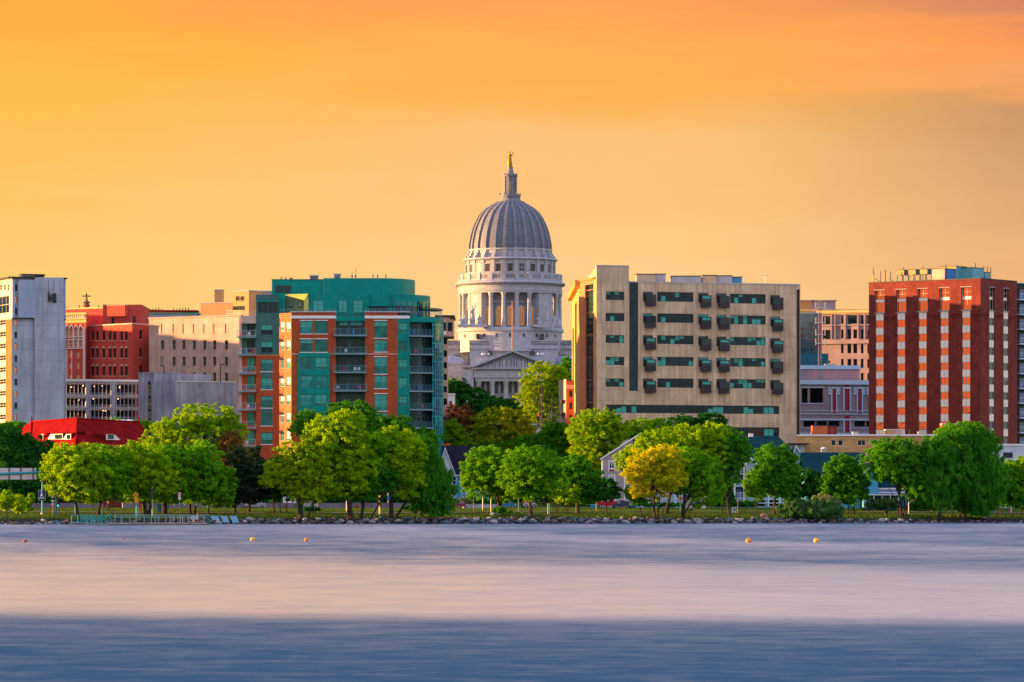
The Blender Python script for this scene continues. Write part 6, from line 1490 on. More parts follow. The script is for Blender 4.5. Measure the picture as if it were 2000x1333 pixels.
# blue house left, houses behind the right trees
def house(name, label, px, d, x0, x1, pe, pr, wm, rm, cols, rows, gab=None):
    global zb
    h = bld(name, px, d, label, 'house'); zb = gz(X_(px, d), d) - 1; F = Fac(x0, d, x1, d); ze, zr = F.z(px, pe), Z_(pr, d + 6)
    hs = [F.rect(c, c + 8, p, q) for c in cols for p, q in rows]; mb = MB(); wall(mb, F, 0, F.len, zb, ze, hs, wm, .12); A = [F.at(0), F.at(F.len)]
    for a in A: mb.poly([(*a, zb), (a[0], d + 11, zb), (a[0], d + 11, ze), (a[0], d + 5.5, zr - .1), (*a, ze)], wm)
    mb.build('wall', h)
    for r in hs: window(h, F, r, G_BLUE, WHITEB, 2, 2, .1, .12)
    mb = MB(); mb.poly([(*F.at(-.5, .6), ze - .25), (*F.at(F.len + .5, .6), ze - .25), (*F.at(F.len + .5, -5.5), zr), (*F.at(-.5, -5.5), zr)], rm); mb.poly([(*F.at(-.5, -5.5), zr), (*F.at(F.len + .5, -5.5), zr), (*F.at(F.len + .5, -11.5), ze - .2), (*F.at(-.5, -11.5), ze - .2)], rm)
    mb.fbox(F, -.5, F.len + .5, ze - .45, ze - .26, .45, .62, WHITEB); mb.build('roof', h); return h, F
h, F = house('blue_house', 'bright blue clapboard house with a dark shingle roof and white gable trim', 905, 800, 866, 955, 925, 871, BLUEW, SLATE, (884, 902, 922, 940), ((931, 946), (955, 972)))
g = gable(h, 850, 869.5, 893, 935, 873.5, 799, M('white_clapboard', (.62, .70, .78), .8, panel=(40, .25, .03, 0, .82)), 6, WHITEB, SLATE)
mb = MB(); mb.box(X_(864, 806), X_(880, 806), 806, 807.5, Z_(874, 806), Z_(866.5, 806), BRICK); mb.build('chimney', h)
mb = MB(); mb.box(X_(862, 799), X_(955, 799), 798.7, 798.95, gz(-11, 799) - 1, Z_(976, 799), CONC); mb.build('plinth', h)
Fg = Fac(862, 798.98, 892, 798.98)
for a, p in ((871, 953), (884, 953), (884, 931)): window(h, Fg, Fg.rect(a, a + 7, p, p + 16), G_BLUE, WHITEB, 1, 2, -.04)
h, F = house('teal_roofed_house', 'blue house with a long teal roof and white chimney below the tan brick block', 1625, 775, 1573, 1680, 925, 884, BLUEW, TEALROOF, (1576, 1588, 1640, 1655), ((930, 942),))
mb = MB(); x = X_(1608.5, 781); mb.box(x - .45, x + .45, 780.6, 781.4, Z_(890, 781), Z_(877, 781), CONC2); mb.lathe(x, 781, [(.5, Z_(877, 781) + .002), (.55, Z_(876, 781)), (.2, Z_(874, 781)), (.02, Z_(873.6, 781))], WHITE, 8); mb.build('chimney', h)
gable(h, 1600, 1631, 1660, 938, 919, 774, BLUEW, 5, WHITEB, TEALROOF)
h, F = house('porch_house', 'light blue house with a white porch, glimpsed under the big tree by the tower', 1730, 768, 1690, 1772, 958, 905, BLUEW, TEALROOF, (1695, 1712, 1728, 1745), ((966, 980),))
gable(h, 1685, 1702, 1718, 925, 906, 767, BLUEW, 5, WHITEB, TEALROOF)
mb = MB(); mb.box(X_(1688, 765), X_(1775, 765), 764.5, 767.9, Z_(968, 765), Z_(965.5, 765), WHITE)
for px in (1690, 1706, 1722, 1738, 1754, 1772): mb.box(X_(px, 765), X_(px + 1.4, 765), 764.6, 764.9, gz(66, 765), Z_(968, 765), WHITE)
mb.build('porch', h); mb = MB()
for i in range(40): x = X_(1690 + i * 2.1, 767.7); mb.box(x, x + .07, 767.6, 767.66, Z_(965.4, 767), Z_(955, 767), WHITE)
mb.box(X_(1690, 767.7), X_(1774, 767.7), 767.58, 767.68, Z_(955, 767), Z_(953.5, 767), WHITE); mb.build('balustrade', h)
# ---------------------------------------------------------------- trees
LV = {
 'lime': LEAF('leaf_lime', (.07, .26, .006), (.38, .62, .012), .5),
 'green': LEAF('leaf_green', (0.043, 0.221, 0.0085), (0.204, 0.493, 0.0136), .35),
 'mid': LEAF('leaf_mid_green', (0.022, 0.180, 0.0108), (0.117, 0.378, 0.0180), .35),
 'dark': LEAF('leaf_dark_green', (0.008, 0.080, 0.0160), (0.040, 0.192, 0.0224), .25),
 'pine': LEAF('leaf_blue_green', (0.012, 0.038, 0.0210), (0.033, 0.075, 0.0330), .2),
 'gold': LEAF('leaf_gold', (.19, .34, .008), (.66, .62, .014), .45),
 'goldlime': LEAF('leaf_gold_lime', (.08, .28, .006), (.40, .55, .012), .4),
 'rust': LEAF('leaf_rust', (0.099, 0.088, 0.0220), (0.286, 0.165, 0.0440), .3),
 'willow': LEAF('leaf_willow', (.015, .15, .012), (.09, .33, .022), .4),
 'plum': LEAF('leaf_plum', (0.099, 0.066, 0.0440), (0.220, 0.121, 0.0770), .3),
 'pale': LEAF('leaf_pale', (0.110, 0.176, 0.0550), (0.330, 0.396, 0.1540), .3),
 'shrub': LEAF('leaf_shrub', (0.030, 0.105, 0.0300), (0.090, 0.210, 0.0600), .3),
}
def crown_mesh(name, ells, d, org, mat, seed, leaf=.15, dens=1.0, depth=None, droop=0., gap=.0):
    """ells: picture ellipses (cx, cy, rx, ry); leaves sit on many lumpy clusters spread through their volume"""
    rg = np.random.default_rng(seed); k = FP / d; C = []; fx = 1.15 if mat.name[5:8] in ('lim', 'gre', 'gol') else 1.04; ells = [(a, b, c * (.8 if c < 16 and leaf < .14 else fx), e_ * (.9 if c < 16 and leaf < .14 else 1.06)) for a, b, c, e_ in ells]
    for (cx, cy, rx, ry) in ells:
        rx_, ry_ = rx / k, ry / k; rd = (depth or min(rx_, 5.5)) if rx_ > 1 else rx_; c0 = np.array([X_(cx, d), d, Z_(cy, d)])
        n = int(max(6, 11 * (rx_ * ry_) ** .62))
        u = rg.normal(size=(n, 3)); u /= np.linalg.norm(u, axis=1)[:, None]; rad = rg.uniform(.25, 1, n) ** .45
        lr = rg.uniform(.12, .31, n) * min(rx_, ry_) ** .75 * 1.15
        P = c0 + u * (rad[:, None] * np.maximum(np.array([rx_, rd, ry_]) - lr[:, None] * .75, .15))
        C.append(np.concatenate([P, lr[:, None]], 1))
        n2 = int(n * 2.2); u = rg.normal(size=(n2, 3)); u /= np.linalg.norm(u, axis=1)[:, None]; l2 = rg.uniform(.05, .13, n2) * min(rx_, ry_) ** .75 * 1.4
        C.append(np.concatenate([c0 + u * np.array([rx_, rd, ry_]) * rg.uniform(.86, 1.17, n2)[:, None], l2[:, None]], 1))
    C = np.concatenate(C); V = []
    area = (C[:, 3] ** 2); tot = 0
    pts = []; nor = []
    for c in C:
        r = c[3]; nsub = max(3, int(17 * r * r * dens + 4)); u = rg.normal(size=(nsub, 3)); u[:, 2] += .25; u /= np.linalg.norm(u, axis=1)[:, None]
        sub = c[:3] + u * r * np.array([1, 1, .8]) * rg.uniform(.5, 1.28, nsub)[:, None]
        m_ = max(4, int(11 * dens * (.2 / leaf) ** 1.3)); q = rg.normal(size=(nsub, m_, 3)) * np.array([.26, .26, .17 + droop * .5]) * (.55 + .35 * r)
        if droop: q[:, :, 2] -= droop * rg.random((nsub, m_)) * 1.6
        p = (sub[:, None, :] + q).reshape(-1, 3); nn = np.repeat(u, m_, 0) + rg.normal(size=(nsub * m_, 3)) * .55
        pts.append(p); nor.append(nn)
    p = np.concatenate(pts); nn = np.concatenate(nor); nn /= np.linalg.norm(nn, axis=1)[:, None]
    zmin = gz(org[0], org[1]) + .3; kp = p[:, 2] > zmin; p = p[kp]; nn = nn[kp]
    t1 = np.cross(nn, rg.normal(size=nn.shape)); t1 /= np.linalg.norm(t1, axis=1)[:, None] + 1e-9
    if droop: t1 = t1 * .4 + np.array([0, 0, 1.]); t1 /= np.linalg.norm(t1, axis=1)[:, None]
    t2 = np.cross(nn, t1); t2 /= np.linalg.norm(t2, axis=1)[:, None] + 1e-9
    s = leaf * rg.uniform(.6, 1.35, len(p))[:, None]; a = s * (1.5 if droop else 1.0); b = s * (.55 if droop else .68)
    Q = np.stack([p - t1 * a, p + t2 * b, p + t1 * a, p - t2 * b], 1).reshape(-1, 3) - np.array(org)
    n = len(p); me = bpy.data.meshes.new(name); me.vertices.add(n * 4); me.vertices.foreach_set('co', Q.astype(np.float32).ravel())
    me.loops.add(n * 4); me.loops.foreach_set('vertex_index', np.arange(n * 4, dtype=np.int32)); me.polygons.add(n)
    me.polygons.foreach_set('loop_start', np.arange(0, n * 4, 4, dtype=np.int32)); me.polygons.foreach_set('loop_total', np.full(n, 4, dtype=np.int32))
    me.update(calc_edges=True); me.materials.append(mat); return me, C, n
NLEAF = 0
def base_y(px, pyb, d=None):
    if d: return d
    tq = 1.0
    while tq < 60:
        y = shore(X_(px, 690)) + tq; y = shore(X_(px, y)) + tq
        if YH - (gz(X_(px, y), y) - H0) * FP / y <= pyb: return y
        tq += .4
    return y
def tree(label, px, pyb, ells, kind, d=None, tr=.28, leaf=.15, dens=1., droop=0., trunks=None, forks=7, seed=None, name='tree', group=None, depth=None, cat='tree'):
    """trunks: list of picture poly-lines for extra or leaning stems"""
    global NLEAF
    y = base_y(px, pyb, d); x = X_(px, y); z = gz(x, y) - .1; seed = seed or int(px * 7 + pyb * 3)
    o = thing(name, (x, y, z), label, cat, group); rg = random.Random(seed)
    me, C, n = crown_mesh('crown', ells, y, (x, y, z), LV[kind], seed, leaf, dens, depth, droop); NLEAF += n
    c = bpy.data.objects.new('crown', me); link(c); c.parent = o
    k = FP / y; mb = MB(); top = max(C, key=lambda c_: c_[2])
    lines = trunks or [[(px, pyb), (ells[0][0] * .75 + px * .25, (ells[0][1] + ells[0][3] * .55)), (ells[0][0], ells[0][1] - ells[0][3] * .35)]]
    for j, ln in enumerate(lines):
        pts = [(X_(a, y), y + (rg.uniform(-.3, .3) if i else 0) + .25 * j, Z_(b, y)) for i, (a, b) in enumerate(ln)]
        pts[0] = (pts[0][0], pts[0][1], gz(pts[0][0], pts[0][1]) - .15); L_ = [Vector(p) for p in pts]
        fine = [L_[0]]; 
        for a, b in zip(L_, L_[1:]):
            for f in (.33, .66, 1): fine.append(a.lerp(b, f) + Vector((rg.uniform(-.07, .07), rg.uniform(-.07, .07), 0)))
        r0 = tr * .8 * (1 if j == 0 else .75); rad = [r0 * 1.35] + [r0 * (1 - .8 * i / (len(fine) - 1)) for i in range(1, len(fine))]
        mb.tube(fine, rad, BARK, 8)
    rm = C[:, 3].max() * .55; cs = sorted([q for q in C.tolist() if q[3] > rm and abs(q[0] - X_(lines[0][-1][0], y)) < 3.4], key=lambda q: rg.random())[:forks + 4]; spine = [Vector(p) for p in pts]
    L0 = [Vector((X_(a, y), y, Z_(b, y))) for a, b in lines[0]]
    for q in cs:
        f = rg.uniform(.25, .95); i = min(int(f * (len(L0) - 1)) , len(L0) - 2); i = max(i, len(L0) - 2 if len(L0) < 3 else 1 if f > .3 else 0); a = L0[i].lerp(L0[i + 1], rg.uniform(.0, .6)); e = Vector(q[:3])
        if e.z < a.z: e.z = a.z + .6
        m_ = a.lerp(e, .5) + Vector((0, 0, .12 * (e - a).length)); mb.tube([a, a.lerp(m_, .5) + Vector((0, 0, .1)), m_, e], [tr * .42, tr * .34, tr * .22, tr * .07], BARK, 6)
    t_ = mb.build('trunk', o, smooth=True); return o
E = lambda *a: a
SH = 'trees on the lake shore'
# shore row, left to right
tree('dark dense tree behind the blue sign gantry at the left edge', 22, 1000, [E(10, 905, 60, 62), E(-10, 870, 45, 40), E(52, 940, 45, 45)], 'dark', d=762, dens=1.1, group='dark trees behind the gantry')
tree('dark dense tree right of the gantry pole, its top below the red roof', 80, 998, [E(72, 925, 45, 60), E(48, 880, 30, 28), E(92, 960, 30, 35)], 'dark', d=764, dens=1.1, group='dark trees behind the gantry')
tree('small lime sapling, the tallest and leftmost of the three saplings', 12.5, 1018, [E(12, 978, 15, 19), E(20, 972, 9, 12), E(4, 984, 10, 9)], 'lime', tr=.07, leaf=.13, dens=1.6, forks=4, name='sapling', group='lime saplings', cat='sapling')
tree('small lime sapling in the middle of the three saplings', 35, 1009, [E(37, 983, 13, 16), E(32, 990, 10, 8)], 'lime', tr=.07, leaf=.13, dens=1.6, forks=4, name='sapling', group='lime saplings', cat='sapling')
tree('narrow lime sapling nearest the blue gantry pole', 53, 1008, [E(56, 985, 9, 14), E(61, 972, 4, 9)], 'lime', tr=.06, leaf=.12, dens=1.5, forks=4, name='sapling', group='lime saplings', cat='sapling')
tree('broad yellow-green tree beside the gantry, first big tree of the shore row', 152, 1008, [E(140, 918, 46, 46), E(118, 905, 26, 30), E(165, 935, 42, 40), E(125, 950, 24, 22), E(150, 960, 30, 14)], 'lime', tr=.3, dens=1.0, group=SH)
tree('yellow-green tree behind and right of the first big shore tree, dark trunk', 192, 1006, [E(205, 908, 36, 38), E(222, 935, 30, 34), E(190, 950, 32, 30), E(235, 955, 16, 20)], 'green', tr=.3, group=SH)
tree('bright green-topped tree with a thick short trunk behind the dock', 285, 1006, [E(275, 915, 42, 44), E(250, 905, 22, 28), E(305, 935, 36, 42), E(270, 955, 34, 24)], 'lime', tr=.5, forks=9, group=SH, trunks=[[(285, 1006), (280, 975), (272, 925), (270, 900)], [(290, 1006), (296, 970), (305, 930)]])
tree('green tree with a stout trunk over the middle of the dock', 321, 1004, [E(325, 900, 34, 30), E(345, 930, 34, 42), E(318, 950, 26, 30), E(342, 965, 24, 16)], 'green', tr=.42, group=SH)
tree('wide green tree whose twin trunks rise beyond the dock end', 372, 1003, [E(385, 905, 42, 36), E(405, 940, 44, 40), E(430, 960, 26, 26), E(372, 955, 24, 28)], 'green', tr=.26, group=SH, trunks=[[(372, 1003), (370, 960), (385, 905)], [(380, 1003), (383, 960), (400, 920)], [(406, 1001), (407, 970), (412, 935)]])
tree('tall spreading yellow-green tree rising above the red-roofed hall', 392, 996, [E(400, 812, 46, 20), E(348, 836, 38, 20), E(385, 848, 78, 30), E(448, 838, 22, 28), E(305, 870, 36, 13), E(400, 880, 60, 18)], 'lime', d=772, tr=.45, forks=14, group='tall trees behind the shore row', trunks=[[(392, 996), (398, 900), (400, 850), (405, 805)], [(398, 880), (420, 845), (440, 815)], [(396, 880), (360, 850), (330, 835)]])
tree('rust-tinged tree at the foot of the balcony stack', 448, 998, [E(450, 868, 20, 26), E(462, 885, 18, 18), E(440, 890, 14, 18)], 'rust', d=768, tr=.25)
tree('dark blue-green conifer-like tree, left one of the dark row', 458, 1003, [E(462, 925, 22, 48), E(480, 945, 22, 36), E(452, 955, 20, 30)], 'pine', tr=.26, dens=1.2, group='dark trees in the shore row')
tree('dark blue-green tree below the brick corner of the apartment block', 486, 1001, [E(498, 918, 24, 38), E(505, 945, 26, 30), E(490, 960, 22, 22)], 'pine', tr=.22, dens=1.2, group='dark trees in the shore row')
for i, (px, cx) in enumerate(((536, 530), (547, 545), (559, 562))):
    tree(['slim dark tree, first of three thin trunks by the road', 'slim dark tree, middle of three thin trunks by the road', 'slim dark tree, right of three thin trunks by the road'][i], px, 1001, [E(cx, 940, 16, 32), E(cx + 4, 915, 12, 22)], 'dark', tr=.16, dens=1.1, group='slim dark trees by the road')
tree('old orange-topped tree with gaps, leaning bare branch and thick trunk', 588, 1016, [E(575, 882, 30, 18), E(600, 905, 38, 28), E(550, 920, 28, 22), E(532, 938, 22, 14), E(612, 935, 34, 28), E(600, 965, 30, 20), E(572, 945, 26, 22)], 'goldlime', tr=.42, dens=.72, forks=12, group=SH, seed=11)
tree('grey leaning bare-stemmed tree right of the orange-topped tree', 600, 1012, [E(640, 935, 22, 24), E(626, 950, 18, 18)], 'green', tr=.16, dens=.6, forks=5, trunks=[[(600, 1014), (612, 985), (630, 955), (645, 930), (656, 920)]], group=SH)
tree('huge bright lime-topped tree with a leaning grey trunk in the centre left', 690, 1020, [E(655, 838, 46, 26), E(625, 850, 26, 22), E(680, 825, 26, 20), E(680, 870, 52, 34), E(655, 900, 46, 34), E(700, 915, 36, 40), E(665, 945, 40, 26), E(612, 870, 22, 18)], 'lime', tr=.48, forks=14, dens=.95, group=SH, trunks=[[(690, 1022), (680, 975), (668, 900), (655, 850)], [(680, 950), (692, 900), (700, 860)]])
tree('dark crown rising in front of the recessed balconies', 690, 998, [E(695, 812, 36, 24), E(640, 825, 40, 16), E(600, 822, 22, 18), E(665, 800, 22, 12), E(590, 838, 22, 14), E(720, 820, 18, 20)], 'mid', d=775, tr=.35, forks=10, group='tall trees behind the shore row')
tree('dark crown in front of the glass corner of the apartment block', 790, 998, [E(770, 838, 40, 22), E(738, 832, 22, 18), E(820, 862, 38, 22), E(800, 880, 40, 26)], 'mid', d=773, tr=.3, group='tall trees behind the shore row', leaf=.2)
tree('green tree with a slightly curved trunk, second of the central clump', 706, 1016, [E(722, 880, 30, 34), E(725, 920, 30, 38), E(712, 950, 28, 26)], 'mid', tr=.34, group=SH, trunks=[[(706, 1016), (710, 975), (712, 930), (722, 880)]])
tree('lime-topped tree over the orange road signs', 764, 1016, [E(765, 860, 28, 22), E(790, 885, 34, 36), E(760, 910, 32, 40), E(790, 940, 34, 30), E(752, 880, 24, 30)], 'lime', tr=.38, forks=9, group=SH, seed=5)
tree('leaning grey willow stem with a sparse crown over the rocks', 722, 1018, [E(762, 938, 18, 16), E(745, 925, 14, 14)], 'willow', tr=.18, dens=.7, forks=3, trunks=[[(722, 1020), (740, 985), (752, 965), (775, 942), (790, 925)]], group=SH)
tree('drooping green willow at the right end of the central clump, touching the water', 805, 1012, [E(820, 895, 34, 34), E(846, 928, 32, 38), E(860, 960, 28, 38), E(830, 955, 34, 40), E(848, 1000, 14, 24), E(802, 935, 18, 24)], 'willow', tr=.26, droop=.32, dens=.8, forks=9, group=SH, trunks=[[(772, 1018), (790, 985), (815, 955), (830, 925)]])
# middle distance, centre
tree('reddish plum tree beside the slim tan tower', 896, 990, [E(895, 820, 32, 24), E(915, 838, 24, 20), E(880, 842, 14, 14)], 'plum', d=905, tr=.25, leaf=.19)
tree('mid green tree at the right foot of the glass corner', 880, 990, [E(882, 858, 22, 34), E(898, 870, 20, 26)], 'green', d=870, tr=.22, leaf=.17)
tree('dark green tree in front of the capitol columns, left of the street', 925, 990, [E(918, 785, 36, 26), E(895, 765, 22, 22), E(948, 790, 22, 20), E(925, 808, 34, 22)], 'dark', d=1130, tr=.35, leaf=.21, group='dark trees below the capitol')
tree('light green tree against the left side wing of the capitol', 884, 990, [E(885, 758, 20, 14), E(870, 768, 14, 12)], 'green', d=1160, tr=.3, leaf=.21, group='dark trees below the capitol')
tree('dark green tree directly below the capitol gable', 985, 990, [E(980, 800, 34, 20), E(1000, 806, 22, 18), E(960, 806, 20, 16)], 'dark', d=1120, tr=.35, leaf=.21, group='dark trees below the capitol')
tree('large yellow-flecked tree filling the middle below the dome', 970, 990, [E(975, 832, 54, 30), E(935, 850, 32, 22), E(1010, 855, 34, 22), E(970, 862, 66, 22), E(990, 812, 30, 12)], 'goldlime', d=905, tr=.4, leaf=.2, dens=.8, forks=10, seed=31)
tree('dark undergrowth tree under the yellow-flecked one', 985, 992, [E(990, 885, 60, 22), E(940, 890, 30, 20), E(1030, 872, 24, 20)], 'mid', d=872, tr=.3, leaf=.17)
tree('tall golden tree overlapping the right side of the capitol gable', 1062, 990, [E(1060, 738, 34, 26), E(1088, 735, 18, 20), E(1052, 775, 36, 30), E(1078, 770, 26, 28), E(1060, 805, 30, 22)], 'goldlime', d=1080, tr=.35, leaf=.19, dens=.85, forks=10, seed=77)
tree('green tree squeezed between golden tree and office block', 1112, 990, [E(1108, 725, 14, 26), E(1112, 760, 10, 22)], 'mid', d=1150, tr=.3, leaf=.2)
tree('dark green tree on the right side of the capitol street', 1085, 990, [E(1088, 850, 32, 24), E(1070, 870, 26, 26), E(1105, 865, 20, 26), E(1085, 890, 30, 20)], 'mid', d=868, tr=.3, leaf=.17, seed=9)
tree('green roadside tree behind the orange truck', 1062, 996, [E(1060, 905, 26, 28), E(1085, 915, 22, 24)], 'dark', d=800, tr=.25)
tree('flat-topped green shore tree standing in a mulch bed, centre', 975, 1004, [E(950, 900, 34, 24), E(930, 920, 26, 26), E(965, 925, 40, 36), E(940, 950, 30, 22), E(990, 955, 22, 22), E(920, 940, 18, 14)], 'green', tr=.34, forks=10, dens=.95, group=SH, trunks=[[(977, 1004), (973, 975), (958, 940), (948, 905)], [(974, 1003), (985, 960), (985, 930)]])
tree('round green shore tree with a straight trunk, right of the mulch bed', 1037.5, 1012, [E(1025, 905, 34, 30), E(1055, 915, 34, 34), E(1025, 940, 36, 30), E(1070, 945, 28, 26), E(1000, 925, 22, 30)], 'green', tr=.34, forks=10, dens=.95, group=SH, seed=44)
tree('bright-topped dark green tree behind the leaning multi-stem thicket', 1130, 1003, [E(1122, 915, 30, 22), E(1105, 925, 20, 20), E(1140, 940, 34, 26), E(1120, 950, 32, 26), E(1150, 965, 28, 16)], 'mid', tr=.24, group=SH, seed=3)
tree('low thicket of many slanting stems beside the path', 1105, 1004, [E(1108, 972, 20, 12), E(1095, 965, 16, 12), E(1118, 962, 14, 12)], 'lime', tr=.12, dens=.9, forks=4, group=SH, trunks=[[(1100, 1004), (1104, 985), (1110, 970)], [(1106, 1004), (1112, 985), (1118, 965)], [(1110, 1003), (1104, 985), (1098, 970)], [(1090, 1003), (1088, 985), (1084, 970)], [(1085, 1002), (1090, 985), (1094, 970)]])
tree('slender dark tree in front of the red car', 1185, 1006, [E(1184, 950, 20, 14), E(1195, 960, 16, 10), E(1176, 965, 14, 10), E(1190, 970, 20, 8)], 'dark', tr=.12, dens=.75, forks=6, group=SH, leaf=.16)
tree('small bare-forked tree at the edge of the golden crown', 1253, 1008, [E(1246, 965, 20, 12), E(1258, 972, 16, 10), E(1236, 958, 12, 8)], 'green', tr=.12, dens=.6, forks=8, group=SH, leaf=.15)
tree('glowing golden-orange tree with twin grey trunks, the brightest on the shore', 1280, 1015, [E(1265, 905, 34, 28), E(1295, 900, 34, 26), E(1245, 925, 24, 20), E(1285, 935, 42, 26), E(1310, 930, 26, 26), E(1268, 960, 30, 16)], 'gold', tr=.28, dens=.9, forks=12, group=SH, trunks=[[(1279, 1016), (1277, 975), (1268, 920)], [(1284, 1015), (1288, 975), (1300, 915)]], seed=21)
tree('wide lime tree behind the golden one, highest crown right of centre', 1301, 1004, [E(1335, 855, 46, 22), E(1285, 862, 34, 18), E(1385, 850, 32, 20), E(1345, 885, 60, 26), E(1255, 885, 26, 18), E(1225, 900, 20, 20), E(1360, 915, 44, 26)], 'lime', tr=.3, dens=.95, forks=12, group=SH, seed=13)
tree('green tree over the hotel sign wall with a straight dark trunk', 1333.5, 1012, [E(1345, 905, 34, 30), E(1370, 925, 34, 32), E(1340, 945, 30, 24), E(1385, 950, 26, 28), E(1375, 975, 26, 14)], 'green', tr=.34, dens=.9, forks=10, group=SH, seed=6)
tree('dark topped green tree with a leaning trunk left of the hotel balconies', 1424, 1006, [E(1415, 862, 34, 24), E(1436, 885, 28, 26), E(1405, 895, 32, 30), E(1425, 925, 20, 24), E(1450, 880, 14, 16)], 'mid', tr=.26, dens=.95, forks=10, group=SH, trunks=[[(1424, 1006), (1421, 975), (1412, 945), (1412, 880)]])
tree('small dark tree in front of the hotel corner', 1411, 1004, [E(1412, 955, 18, 22), E(1420, 972, 14, 12)], 'dark', tr=.14, group=SH)
tree('airy light green young tree in front of the hotel balconies', 1477.5, 1005, [E(1472, 942, 17, 20), E(1465, 958, 11, 14), E(1479, 965, 13, 11)], 'green', tr=.12, dens=.8, forks=6, group=SH, leaf=.16)
tree('round dark green maple in front of the hotel balconies', 1513, 1005, [E(1512, 902, 38, 30), E(1532, 926, 28, 30), E(1497, 930, 25, 30), E(1518, 950, 30, 20)], 'mid', tr=.28, dens=1.1, forks=8, group=SH)
tree('low dark green tree behind the pale waterside shrub', 1568, 1000, [E(1572, 945, 28, 26), E(1550, 960, 22, 22), E(1592, 955, 16, 20)], 'dark', tr=.2, dens=1.1, group=SH)
tree('cone-topped dark green tree in front of the teal-roofed house', 1656, 1004, [E(1645, 925, 32, 30), E(1640, 900, 18, 12), E(1665, 945, 30, 28), E(1625, 950, 24, 26), E(1655, 968, 36, 14)], 'mid', tr=.22, dens=1.1, forks=8, group=SH, trunks=[[(1668, 1004), (1666, 975), (1655, 930)], [(1657, 1003), (1656, 975)]])
tree('big dark green tree with a fan of pale trunks near the tower foot', 1760, 1010, [E(1745, 885, 48, 28), E(1722, 905, 34, 30), E(1775, 910, 40, 34), E(1736, 925, 34, 18), E(1787, 945, 26, 32)], 'mid', tr=.28, dens=.9, forks=12, group=SH, trunks=[[(1760, 1012), (1758, 975), (1750, 935), (1745, 890)], [(1764, 1011), (1768, 975), (1780, 935)], [(1756, 1011), (1752, 980), (1735, 950)], [(1768, 1010), (1774, 980), (1790, 960)]])
tree('dark green tree in front of the tower with a single thick trunk', 1835, 1016, [E(1825, 900, 36, 42), E(1845, 935, 34, 42), E(1812, 940, 28, 40), E(1830, 965, 26, 24)], 'willow', tr=.36, droop=.25, dens=1.0, forks=9, group=SH, trunks=[[(1834, 1016), (1838, 970), (1840, 930), (1830, 880)]])
tree('huge dark green willow covering the foot of the tower, drooping to the bank', 1880, 1012, [E(1875, 868, 44, 34), E(1912, 880, 36, 38), E(1895, 925, 50, 48), E(1935, 935, 32, 46), E(1865, 945, 34, 40), E(1912, 975, 28, 30)], 'willow', tr=.42, droop=.3, dens=1.0, forks=12, group=SH, trunks=[[(1883, 1014), (1883, 960), (1885, 900)], [(1874, 1014), (1880, 975), (1895, 930)]], seed=19)
tree('bright green crown right behind the willow, in front of the brick tower', 1865, 1000, [E(1862, 852, 30, 18), E(1890, 845, 34, 18), E(1920, 868, 22, 16), E(1838, 868, 18, 18)], 'green', d=778, tr=.3, group='tall trees behind the shore row')
for i, (px, cx, cy, kd, lb) in enumerate(((1946, 1950, 940, 'dark', 'thin dark tree just right of the big willow'), (1955, 1965, 950, 'mid', 'thin tree, second right of the big willow'), (1969, 1975, 935, 'green', 'thin yellow-green tree near the right edge'), (1976, 1990, 955, 'mid', 'thin tree with a dark trunk near the right edge'), (1993, 1996, 928, 'lime', 'yellow-topped tree at the right edge of the view'))):
    tree(lb, px, 1010, [E(cx, cy, 18, 30), E(cx + 4, cy + 22, 16, 18), E(cx - 2, cy - 18, 12, 14)], kd, tr=.14, dens=.9, group='thin trees at the right edge')
# trees at the foot of the office block
OB = 'trees in front of the office block'
tree('large bright lime tree at the left foot of the office block', 1165, 990, [E(1165, 825, 38, 24), E(1140, 845, 24, 26), E(1195, 840, 34, 26), E(1165, 865, 46, 30), E(1150, 900, 32, 26), E(1190, 890, 30, 26), E(1172, 925, 28, 22)], 'lime', d=822, tr=.4, dens=.95, forks=12, group=OB, seed=2)
tree('round lime tree left of the dark crowns under the long window', 1255, 990, [E(1250, 838, 26, 18), E(1232, 850, 16, 14), E(1262, 858, 28, 16)], 'lime', d=826, tr=.3, group=OB)
tree('small round lime tree beside the dark crowns under the long window', 1290, 990, [E(1290, 836, 17, 17), E(1292, 856, 20, 14)], 'green', d=828, tr=.25, group=OB)
tree('dark green tree under the long window, left crown', 1335, 990, [E(1330, 828, 26, 16), E(1345, 838, 26, 20), E(1320, 850, 26, 16)], 'dark', d=832, tr=.3, group=OB)
tree('dark green tree under the long window, right crown', 1385, 990, [E(1388, 824, 30, 15), E(1405, 836, 18, 16), E(1375, 845, 30, 16)], 'dark', d=832, tr=.3, group=OB)
tree('small tree in front of the parking garage, left of the concrete hall', 222, 990, [E(222, 828, 18, 9), E(205, 832, 12, 8)], 'green', d=835, tr=.2, group='small trees behind the red roof')
tree('small tree behind the right end of the red roof', 270, 990, [E(272, 832, 16, 11), E(288, 838, 12, 12)], 'green', d=835, tr=.2, group='small trees behind the red roof')
tree('small tree at the foot of the grey tower', 30, 990, [E(30, 832, 22, 8), E(10, 838, 18, 14)], 'mid', d=825, tr=.2, group='small trees behind the red roof')
